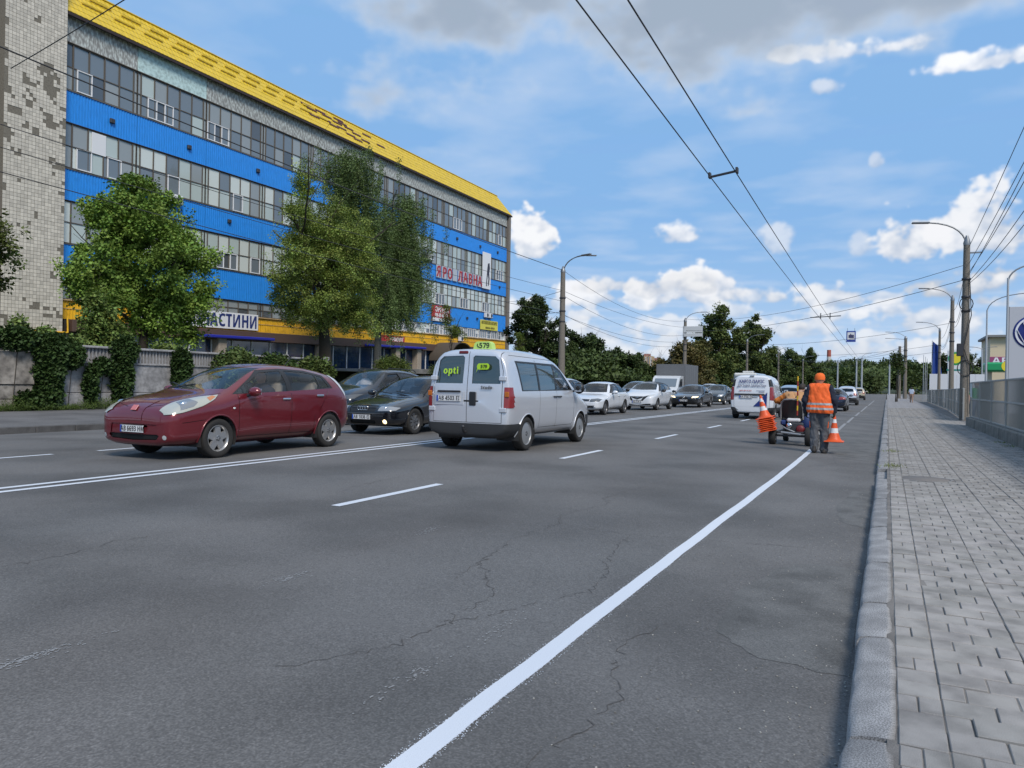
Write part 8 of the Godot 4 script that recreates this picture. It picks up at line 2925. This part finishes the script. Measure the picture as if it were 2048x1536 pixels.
func cone_mesh(h: float, parent: Node, tilt := Basis(), at := Vector3.ZERO) -> void:
	var orange := mat("cone_orange", lin(0.72, 0.095, 0.018), 0.5)
	var white := mat("cone_white", lin(0.72, 0.72, 0.72), 0.5)
	var r := func(f: float) -> float: return lerpf(0.115, 0.022, f)
	var prev := 0.0
	var seg := [[0.0, 0.34, orange, "cone_body"], [0.34, 0.52, white, "white_band"], [0.52, 0.72, orange, "cone_body"], [0.72, 0.86, white, "white_band"], [0.86, 1.0, orange, "cone_tip"]]
	for s in seg:
		var b := MB.new()
		var prof := [Vector2(r.call(s[0]), s[0] * h), Vector2(r.call(s[1]), s[1] * h)]
		if s[0] == 0.0:
			prof = [Vector2(0.185, 0.022), Vector2(0.15, 0.035), Vector2(0.125, 0.07), Vector2(0.108, 0.12), Vector2(r.call(s[1]), s[1] * h)]
		if s[1] == 1.0:
			prof.append(Vector2(0.0, h))
		b.lathe(prof, Vector3.ZERO, Vector3.UP, 18)
		var o := put(s[3], b, s[2], parent, at)
		o.basis = tilt
	var b := MB.new()
	b.box(Vector3(0, 0.011, 0), Vector3(0.38, 0.022, 0.38), 0.008)
	var o := put("base_plate", b, orange, parent, at)
	o.basis = tilt

func build_workers() -> void:
	var skin := mat("skin", lin(0.42, 0.24, 0.16), 0.6)
	var orange := mat("vest_orange", lin(0.86, 0.13, 0.018), 0.75, 0.0, {"rim_enabled": true, "rim": 0.3})
	var silver := mat("reflective_band", lin(0.38, 0.38, 0.38), 0.5)
	var navy := mat("work_navy", lin(0.012, 0.016, 0.032), 0.9)
	var grey := grainy("work_grey", lin(0.16, 0.17, 0.19), 0.9, M.fine, 3.0, null, 0.2, null, 0.0, false)
	var shoe := mat("work_shoe", lin(0.022, 0.02, 0.019), 0.7)
	var glove := mat("glove_black", lin(0.02, 0.022, 0.016), 0.85)
	# walking worker, seen from behind
	var o := thing("person", "road worker in orange cap and vest walking away with a traffic cone in one hand", "person", Vector3(-1.27, 0.0, -17.35))
	var torso := [[Vector3(-0.085, 0.98, 0.0), Vector3(-0.1, 1.34, -0.005), 0.115, 0.118], [Vector3(0.085, 0.98, 0.0), Vector3(0.1, 1.34, -0.005), 0.115, 0.118], [Vector3(-0.17, 1.39, 0.0), Vector3(0.17, 1.39, 0.0), 0.075, 0.075], [Vector3(0, 1.2, -0.03), Vector3(0, 1.34, -0.03), 0.12, 0.12]]
	var arms := [[Vector3(-0.2, 1.38, 0.0), Vector3(-0.285, 1.12, 0.04), 0.072, 0.062], [Vector3(-0.285, 1.12, 0.04), Vector3(-0.27, 0.885, -0.06), 0.06, 0.048], [Vector3(0.2, 1.38, 0.0), Vector3(0.285, 1.12, 0.03), 0.072, 0.062], [Vector3(0.285, 1.12, 0.03), Vector3(0.29, 0.89, -0.02), 0.06, 0.048]]
	var legs := [[Vector3(-0.085, 0.95, 0), Vector3(-0.095, 0.55, -0.03), 0.115, 0.088], [Vector3(-0.095, 0.55, -0.03), Vector3(-0.085, 0.13, 0.06), 0.085, 0.078], [Vector3(0.085, 0.95, 0), Vector3(0.1, 0.53, -0.05), 0.115, 0.088], [Vector3(0.1, 0.53, -0.05), Vector3(0.1, 0.1, -0.02), 0.085, 0.08], [Vector3(-0.07, 0.98, 0.01), Vector3(0.07, 0.98, 0.01), 0.12, 0.12]]
	var head := [[Vector3(0, 1.42, -0.01), Vector3(0, 1.5, -0.02), 0.058, 0.056], [Vector3(0, 1.565, -0.02), Vector3(0, 1.6, -0.015), 0.085, 0.088], [Vector3(0, 1.53, -0.05), Vector3(0, 1.52, -0.08), 0.05, 0.035], [Vector3(0, 1.56, -0.105), Vector3(0, 1.545, -0.12), 0.014, 0.013], [Vector3(-0.09, 1.575, -0.02), Vector3(-0.092, 1.55, -0.015), 0.016, 0.012], [Vector3(0.09, 1.575, -0.02), Vector3(0.092, 1.55, -0.015), 0.016, 0.012]]
	var all := head + fatter(torso, -0.03) + fatter(arms, -0.02) + fatter(legs, -0.03)
	put("body", blob(all, 0.017, 0.03), skin, o)
	put("trousers", blob(legs, 0.014, 0.03, 0.03), grey, o)
	put("jacket", blob(fatter(torso, -0.008) + arms, 0.016, 0.04, 0.024), navy, o)
	var vb := [[Vector3(-0.105, 0.96, 0.01), Vector3(-0.1, 1.36, -0.005), 0.155, 0.12], [Vector3(0.115, 0.93, 0.01), Vector3(0.1, 1.36, -0.005), 0.165, 0.12], [Vector3(-0.15, 1.405, 0.0), Vector3(0.15, 1.405, 0.0), 0.072, 0.072], [Vector3(0, 0.98, 0.02), Vector3(0, 1.36, -0.0), 0.15, 0.12]]
	var vest := shell_of(blob(vb, 0.014, 0.05, 0.02))
	vest.cut(0, [[-1, 0.0], [1, 0.0], [1, 0.84], [-1, 0.89]], -1.0, 1.0)
	for y in [1.055, 0.955]:
		put("reflective_stripe", vest.cut(0, [[-1, y - 0.022 + 0.012], [1, y - 0.022 - 0.012], [1, y + 0.022 - 0.012], [-1, y + 0.022 + 0.012]], -1.0, 1.0).to_mesh(0.003, Vector3.ONE, 1), silver, o)
	put("safety_vest", vest.to_mesh(0.0, Vector3.ONE, 1), orange, o)
	var cap := MB.new()
	cap.lathe([Vector2(0.101, -0.03), Vector2(0.104, 0.02), Vector2(0.09, 0.075), Vector2(0.055, 0.108), Vector2(0, 0.118)], Vector3(0, 1.59, -0.018), Vector3.UP, 18)
	cap.box(Vector3(0, 1.565, -0.15), Vector3(0.17, 0.012, 0.11), 0.006, Basis(Vector3.RIGHT, 0.2))
	put("cap", cap, mat("cap_orange", lin(0.85, 0.15, 0.02), 0.8), o)
	for q in [[-0.27, -1.0], [0.29, 1.0]]:
		var at := Vector3(q[0], 0.885, -0.055 if q[1] < 0 else -0.02)
		put("glove", blob(hand_bones(at, Vector3(0, -1, -0.1).normalized(), Vector3(q[1], 0, 0), Vector3(0, 0, -1), 0.5 if q[1] < 0 else 0.85) + [[at + Vector3(0, 0.05, 0), at, 0.04, 0.036]], 0.008, 0.012), glove, o)
	for q in [[-0.085, 0.06, 0.03], [0.1, -0.02, 0.0]]:
		put("shoe", blob([[Vector3(q[0], 0.05 + q[2], q[1] + 0.06), Vector3(q[0], 0.045, q[1] - 0.16), 0.05, 0.04], [Vector3(q[0], 0.11 + q[2], q[1] + 0.03), Vector3(q[0], 0.05 + q[2], q[1] + 0.03), 0.05, 0.05]], 0.013, 0.02), shoe, o)
	# shoulder panels and knee accents of the suit
	var tabs := MB.new()
	tabs.box(Vector3(-0.235, 1.385, 0.058), Vector3(0.11, 0.04, 0.02), 0.008, Basis(Vector3(0, 0, 1), 0.35))
	put("reflective_tab", tabs, silver, o)
	tabs = MB.new()
	for s: float in [-1.0, 1.0]:
		tabs.box(Vector3(0.178 * s, 0.62, 0.0), Vector3(0.016, 0.14, 0.06), 0.006, Basis(Vector3(0, 0, 1), -0.08 * s))
	put("pocket_flash", tabs, orange, o)
	# cone in his hand
	var cn := thing("traffic_cone", "orange and white traffic cone held by the walking worker", "traffic cone", Vector3(-0.975, 0.27, -17.38))
	cone_mesh(0.55, cn)
	build_machine(skin, orange, navy, glove)

func build_machine(skin: Material, orange: Material, navy: Material, glove: Material) -> void:
	var at := Vector3(-2.02, 0.0, -19.4)
	var m := thing("line_marking_machine", "small ride on line painting machine with black seat and engine", "machine", Vector3(at.x, road_y(at.x), at.z))
	var black := mat("seat_black", lin(0.010, 0.010, 0.011), 0.6)
	var steel := mat("machine_steel", lin(0.3, 0.31, 0.32), 0.4, 0.6)
	var red := mat("engine_red", lin(0.15, 0.012, 0.014), 0.45)
	var white := mat("engine_white", lin(0.6, 0.6, 0.6), 0.45)
	var blue := mat("machine_blue", lin(0.02, 0.045, 0.16), 0.5)
	# wheels
	for q in [[-0.4, 0.3, 0.2, 0.15], [0.4, 0.3, 0.215, 0.15], [-0.26, -1.15, 0.17, 0.12], [0.5, -0.75, 0.2, 0.1]]:
		var w := Node3D.new()
		w.name = "wheel"
		m.add_child(w, true)
		w.position = Vector3(q[0], q[2], q[1])
		var b := MB.new()
		var R: float = q[2]
		var h: float = q[3] * 0.5
		b.lathe([Vector2(R * 0.5, -h), Vector2(R * 0.9, -h), Vector2(R, -h * 0.6), Vector2(R, h * 0.6), Vector2(R * 0.9, h), Vector2(R * 0.5, h)], Vector3.ZERO, Vector3.RIGHT, 22)
		put("tyre", b, M.tyre, w)
		b = MB.new()
		b.lathe([Vector2(R * 0.5, -h * 0.9), Vector2(R * 0.2, -h * 0.7), Vector2(0, -h * 0.7)], Vector3.ZERO, Vector3.RIGHT, 16)
		b.lathe([Vector2(R * 0.52, h * 1.0), Vector2(R * 0.2, h * 0.8), Vector2(0, h * 0.8)], Vector3.ZERO, Vector3.RIGHT, 16)
		put("rim", b, white, w)
	# frame
	var b := MB.new()
	for x in [-0.28, 0.28]:
		b.bar(Vector3(x, 0.3, 0.42), Vector3(x, 0.3, -1.3), 0.05, 0.06, 0.01)
	b.bar(Vector3(-0.38, 0.22, 0.3), Vector3(0.4, 0.22, 0.3), 0.06, 0.05, 0.01)
	b.bar(Vector3(-0.28, 0.3, -1.25), Vector3(0.28, 0.3, -1.25), 0.05, 0.05, 0.01)
	b.bar(Vector3(-0.28, 0.3, 0.4), Vector3(0.28, 0.3, 0.4), 0.05, 0.05, 0.01)
	put("frame", b, M.dark_metal, m)
	# engine at the back
	b = MB.new()
	b.box(Vector3(0.1, 0.42, 0.2), Vector3(0.34, 0.22, 0.3), 0.03)
	put("engine_block", b, M.dark_metal, m)
	b = MB.new()
	b.lathe([Vector2(0, 0.07), Vector2(0.07, 0.07), Vector2(0.095, 0.04), Vector2(0.1, 0.0)], Vector3(0.22, 0.38, 0.34), Vector3(0, 0, 1), 18)
	put("recoil_cover", b, red, m)
	b = MB.new()
	b.box(Vector3(0.06, 0.585, 0.22), Vector3(0.3, 0.09, 0.22), 0.03)
	put("fuel_tank", b, white, m)
	b = MB.new()
	b.ball(Vector3(-0.02, 0.46, 0.38), Vector3(0.07, 0.07, 0.05), 12, 8)
	put("filter_bowl", b, M.chrome, m)
	b = MB.new()
	b.tube([Vector3(-0.16, 0.42, 0.36), Vector3(-0.02, 0.36, 0.4), Vector3(0.18, 0.28, 0.4)], 0.022, 7)
	b.tube([Vector3(-0.2, 0.3, 0.42), Vector3(0.24, 0.26, 0.42)], 0.03, 7)
	put("pump_pipe", b, steel, m)
	b = MB.new()
	b.box(Vector3(-0.17, 0.52, 0.2), Vector3(0.12, 0.12, 0.2), 0.03)
	put("pump_motor", b, blue, m)
	# seat: a shell back with a pale frame
	var g := []
	for i in 9:
		var row := PackedVector3Array()
		for j in 9:
			var u := j / 8.0 * 2.0 - 1.0
			var v := i / 8.0
			var w := 0.245 * (1.0 - 0.16 * pow(v, 3.0))
			row.append(Vector3(u * w, 0.62 + v * 0.44 - 0.035 * u * u * v * v, 0.13 + 0.12 * v - 0.09 * u * u))
		g.append(row)
	b = MB.new()
	b.grid(g, true)
	b.box(Vector3(0, 0.6, -0.12), Vector3(0.48, 0.1, 0.46), 0.04)
	put("seat", b, black, m)
	b = MB.new()
	var rim := []
	for q in [[-0.25, 0.6, 0.07], [-0.245, 0.85, 0.1], [-0.215, 1.0, 0.14], [-0.16, 1.06, 0.2], [0, 1.075, 0.25], [0.16, 1.06, 0.2], [0.215, 1.0, 0.14], [0.245, 0.85, 0.1], [0.25, 0.6, 0.07]]:
		rim.append(Vector3(q[0], q[1], q[2]))
	b.tube(rim, 0.022, 8)
	put("seat_frame", b, mat("seat_piping", lin(0.2, 0.2, 0.2), 0.5), m)
	# steering column, paint tank, spray gun arm
	b = MB.new()
	b.tube([Vector3(0, 0.3, -1.15), Vector3(0, 0.95, -0.85)], 0.025, 8)
	b.tube([Vector3(-0.36, 0.98, -0.76), Vector3(0, 0.97, -0.85), Vector3(0.36, 0.98, -0.76)], 0.016, 7)
	put("handlebar", b, M.dark_metal, m)
	b = MB.new()
	b.lathe([Vector2(0, 0), Vector2(0.17, 0), Vector2(0.19, 0.03), Vector2(0.2, 0.34), Vector2(0.17, 0.37), Vector2(0, 0.37)], Vector3(0.26, 0.34, -0.62), Vector3.UP, 18)
	put("paint_tank", b, blue, m)
	b = MB.new()
	b.bar(Vector3(0.28, 0.36, -0.3), Vector3(0.62, 0.36, -0.3), 0.03, 0.03)
	b.bar(Vector3(0.56, 0.36, -0.3), Vector3(0.56, 0.12, -0.3), 0.03, 0.03)
	b.bar(Vector3(0.46, 0.62, -0.3), Vector3(0.46, 0.1, -0.3), 0.02, 0.02)
	b.box(Vector3(0.52, 0.2, -0.12), Vector3(0.18, 0.14, 0.01))
	put("spray_arm", b, white, m)
	b = MB.new()
	b.box(Vector3(0.56, 0.14, -0.3), Vector3(0.06, 0.12, 0.06), 0.01)
	put("spray_gun", b, steel, m)
	# striped marker pole
	for k in 8:
		b = MB.new()
		b.tube([Vector3(0.14, 0.7 + 0.115 * k, 0.27), Vector3(0.14, 0.7 + 0.115 * (k + 1), 0.27)], 0.018, 7)
		put("marker_pole", b, mat("pole_yellow", lin(0.62, 0.4, 0.02), 0.5) if k % 2 else mat("pole_red", lin(0.3, 0.03, 0.02), 0.5), m)
	# stack of cones leaning at the rear corner
	var tilt := Basis(Vector3(0, 0, 1), 0.22) * Basis(Vector3.RIGHT, 0.05)
	for k in 8:
		var base := Vector3(-2.5, 0.36, -18.95) + tilt.y * 0.044 * k + Vector3(0.008 * sin(k * 2.3), 0, 0)
		var c := thing("stacked_cone", "orange traffic cone topmost of the leaning stack on the machine" if k == 7 else "orange traffic cone in the leaning stack on the machine, %s" % ["lowest", "second up", "third up", "fourth up", "fifth up", "sixth up", "just under the top"][k], "traffic cone", base, 0.0, "cones stacked on the machine")
		c.basis = tilt * Basis(Vector3.UP, 0.12 * sin(k * 1.7))
		cone_mesh(0.55, c)
	# the man riding it, bent forward over the handlebar
	var o := thing("person", "road worker in tan and orange sweater bent over the machine handlebar", "person", Vector3(at.x, road_y(at.x), at.z))
	var tor := [[Vector3(-0.09, 0.76, -0.12), Vector3(-0.06, 1.1, -0.42), 0.13, 0.12], [Vector3(0.09, 0.76, -0.12), Vector3(0.12, 1.1, -0.42), 0.13, 0.12], [Vector3(-0.16, 1.17, -0.46), Vector3(0.22, 1.16, -0.46), 0.085, 0.085]]
	var ar := [[Vector3(-0.19, 1.16, -0.46), Vector3(-0.42, 1.02, -0.5), 0.075, 0.06], [Vector3(-0.42, 1.02, -0.5), Vector3(-0.4, 0.99, -0.72), 0.058, 0.045], [Vector3(0.24, 1.15, -0.46), Vector3(0.38, 0.92, -0.48), 0.075, 0.06], [Vector3(0.38, 0.92, -0.48), Vector3(0.37, 0.97, -0.72), 0.058, 0.045]]
	var lg := [[Vector3(-0.1, 0.74, -0.14), Vector3(-0.2, 0.74, -0.58), 0.115, 0.085], [Vector3(-0.2, 0.74, -0.58), Vector3(-0.24, 0.4, -0.8), 0.08, 0.06], [Vector3(0.1, 0.74, -0.14), Vector3(0.22, 0.72, -0.56), 0.115, 0.085], [Vector3(0.22, 0.72, -0.56), Vector3(0.27, 0.42, -0.84), 0.08, 0.06], [Vector3(-0.07, 0.74, -0.1), Vector3(0.07, 0.74, -0.1), 0.13, 0.13]]
	var hd := [[Vector3(0.07, 1.17, -0.5), Vector3(0.13, 1.26, -0.6), 0.06, 0.056], [Vector3(0.15, 1.32, -0.65), Vector3(0.165, 1.34, -0.67), 0.088, 0.085], [Vector3(0.18, 1.28, -0.72), Vector3(0.185, 1.26, -0.74), 0.045, 0.035], [Vector3(0.07, 1.31, -0.65), Vector3(0.07, 1.29, -0.65), 0.016, 0.012], [Vector3(0.25, 1.3, -0.66), Vector3(0.25, 1.28, -0.66), 0.016, 0.012]]
	put("body", blob(hd + fatter(tor, -0.03) + fatter(ar, -0.018) + fatter(lg, -0.025), 0.018, 0.03), skin, o)
	put("sweater", blob(tor, 0.016, 0.05, 0.024), mat("sweater_tan", lin(0.48, 0.26, 0.12), 0.9), o)
	put("sleeves", blob(ar, 0.016, 0.03, 0.02), mat("sweater_orange", lin(0.60, 0.19, 0.035), 0.9), o)
	put("trousers", blob(lg, 0.018, 0.03), navy, o)
	put("hair", blob([[Vector3(0.145, 1.36, -0.62), Vector3(0.165, 1.38, -0.655), 0.085, 0.078]], 0.015, 0.02), mat("hair_dark", lin(0.03, 0.022, 0.016), 0.7), o)
	for q in [[-0.4, 0.99, -0.73, -1.0], [0.37, 0.97, -0.73, 1.0]]:
		put("glove", blob(hand_bones(Vector3(q[0], q[1], q[2]), Vector3(0, 0, -1), Vector3(0, 1, 0), Vector3(-q[3], 0, 0), 1.1), 0.008, 0.012), glove, o)
	for q in [[-0.24, 0.36, -0.84], [0.27, 0.36, -0.88]]:
		put("shoe", blob([[Vector3(q[0], q[1], q[2] + 0.04), Vector3(q[0], q[1] - 0.02, q[2] - 0.18), 0.05, 0.04]], 0.014, 0.02), M.work_shoe, o)
	var strap := MB.new()
	strap.tube([Vector3(-0.12, 0.9, -0.12), Vector3(-0.02, 1.05, -0.26), Vector3(0.12, 1.2, -0.38), Vector3(0.2, 1.24, -0.44)], 0.014, 6)
	put("strap", strap, M.trim, o)
	# far walkers
	walker("woman in pale blue top walking far along the pavement", Vector3(2.35, 0.12, -92.0), lin(0.42, 0.5, 0.62), lin(0.30, 0.2, 0.15), 0.0)
	walker("person in green shirt standing in the gap of the mesh fence", Vector3(3.35, 0.12, -37.2), lin(0.02, 0.28, 0.09), lin(0.2, 0.24, 0.33), PI)

func walker(label: String, at: Vector3, top: Color, legs_c: Color, turn: float) -> void:
	var o := thing("person", label, "person", at, turn)
	var tor := [[Vector3(-0.08, 0.95, 0), Vector3(-0.09, 1.3, 0), 0.11, 0.105], [Vector3(0.08, 0.95, 0), Vector3(0.09, 1.3, 0), 0.11, 0.105], [Vector3(-0.15, 1.35, 0), Vector3(0.15, 1.35, 0), 0.065, 0.065]]
	var ar := [[Vector3(-0.18, 1.34, 0), Vector3(-0.25, 1.08, 0.03), 0.055, 0.045], [Vector3(-0.25, 1.08, 0.03), Vector3(-0.24, 0.86, -0.08), 0.042, 0.035], [Vector3(0.18, 1.34, 0), Vector3(0.25, 1.08, 0.03), 0.055, 0.045], [Vector3(0.25, 1.08, 0.03), Vector3(0.24, 0.86, -0.06), 0.042, 0.035]]
	var lg := [[Vector3(-0.08, 0.92, 0), Vector3(-0.09, 0.5, -0.1), 0.1, 0.07], [Vector3(-0.09, 0.5, -0.1), Vector3(-0.09, 0.06, -0.08), 0.065, 0.045], [Vector3(0.08, 0.92, 0), Vector3(0.09, 0.5, 0.06), 0.1, 0.07], [Vector3(0.09, 0.5, 0.06), Vector3(0.09, 0.08, 0.22), 0.065, 0.045]]
	var hd := [[Vector3(0, 1.38, 0), Vector3(0, 1.46, -0.01), 0.05, 0.05], [Vector3(0, 1.52, -0.015), Vector3(0, 1.56, -0.01), 0.08, 0.085], [Vector3(0, 1.49, -0.08), Vector3(0, 1.49, -0.09), 0.03, 0.02]]
	var hands := hand_bones(Vector3(-0.24, 0.84, -0.09), Vector3(0, -1, 0), Vector3(-1, 0, 0), Vector3(0, 0, -1)) + hand_bones(Vector3(0.24, 0.84, -0.07), Vector3(0, -1, 0), Vector3(1, 0, 0), Vector3(0, 0, -1))
	var feet := [[Vector3(-0.09, 0.05, -0.06), Vector3(-0.09, 0.04, -0.24), 0.042, 0.035], [Vector3(0.09, 0.07, 0.24), Vector3(0.09, 0.04, 0.1), 0.042, 0.035]]
	put("body", blob(hd + hands + feet + fatter(tor, -0.02) + ar + fatter(lg, -0.01), 0.02, 0.025), M.skin, o)
	put("shirt", blob(tor + [ar[0], ar[2]], 0.02, 0.03), mat("top_" + top.to_html(), top, 0.9), o)
	put("trousers", blob(fatter(lg, 0.012), 0.02, 0.03), mat("leg_" + legs_c.to_html(), legs_c, 0.9), o)
	put("hair", blob([[Vector3(0, 1.58, 0.02), Vector3(0, 1.5, 0.05), 0.085, 0.07]], 0.018, 0.02), mat("hair_dark", lin(0.03, 0.022, 0.016), 0.7), o)

func _ready() -> void:
	build_camera_and_light()
	print("light ", Time.get_ticks_msec())
	build_ground()
	print("ground ", Time.get_ticks_msec())
	build_building()
	print("building ", Time.get_ticks_msec())
	build_fence_wall()
	build_plants()
	print("plants ", Time.get_ticks_msec())
	build_street()
	print("street ", Time.get_ticks_msec())
	build_cars()
	print("cars ", Time.get_ticks_msec())
	build_workers()
	print("workers ", Time.get_ticks_msec())
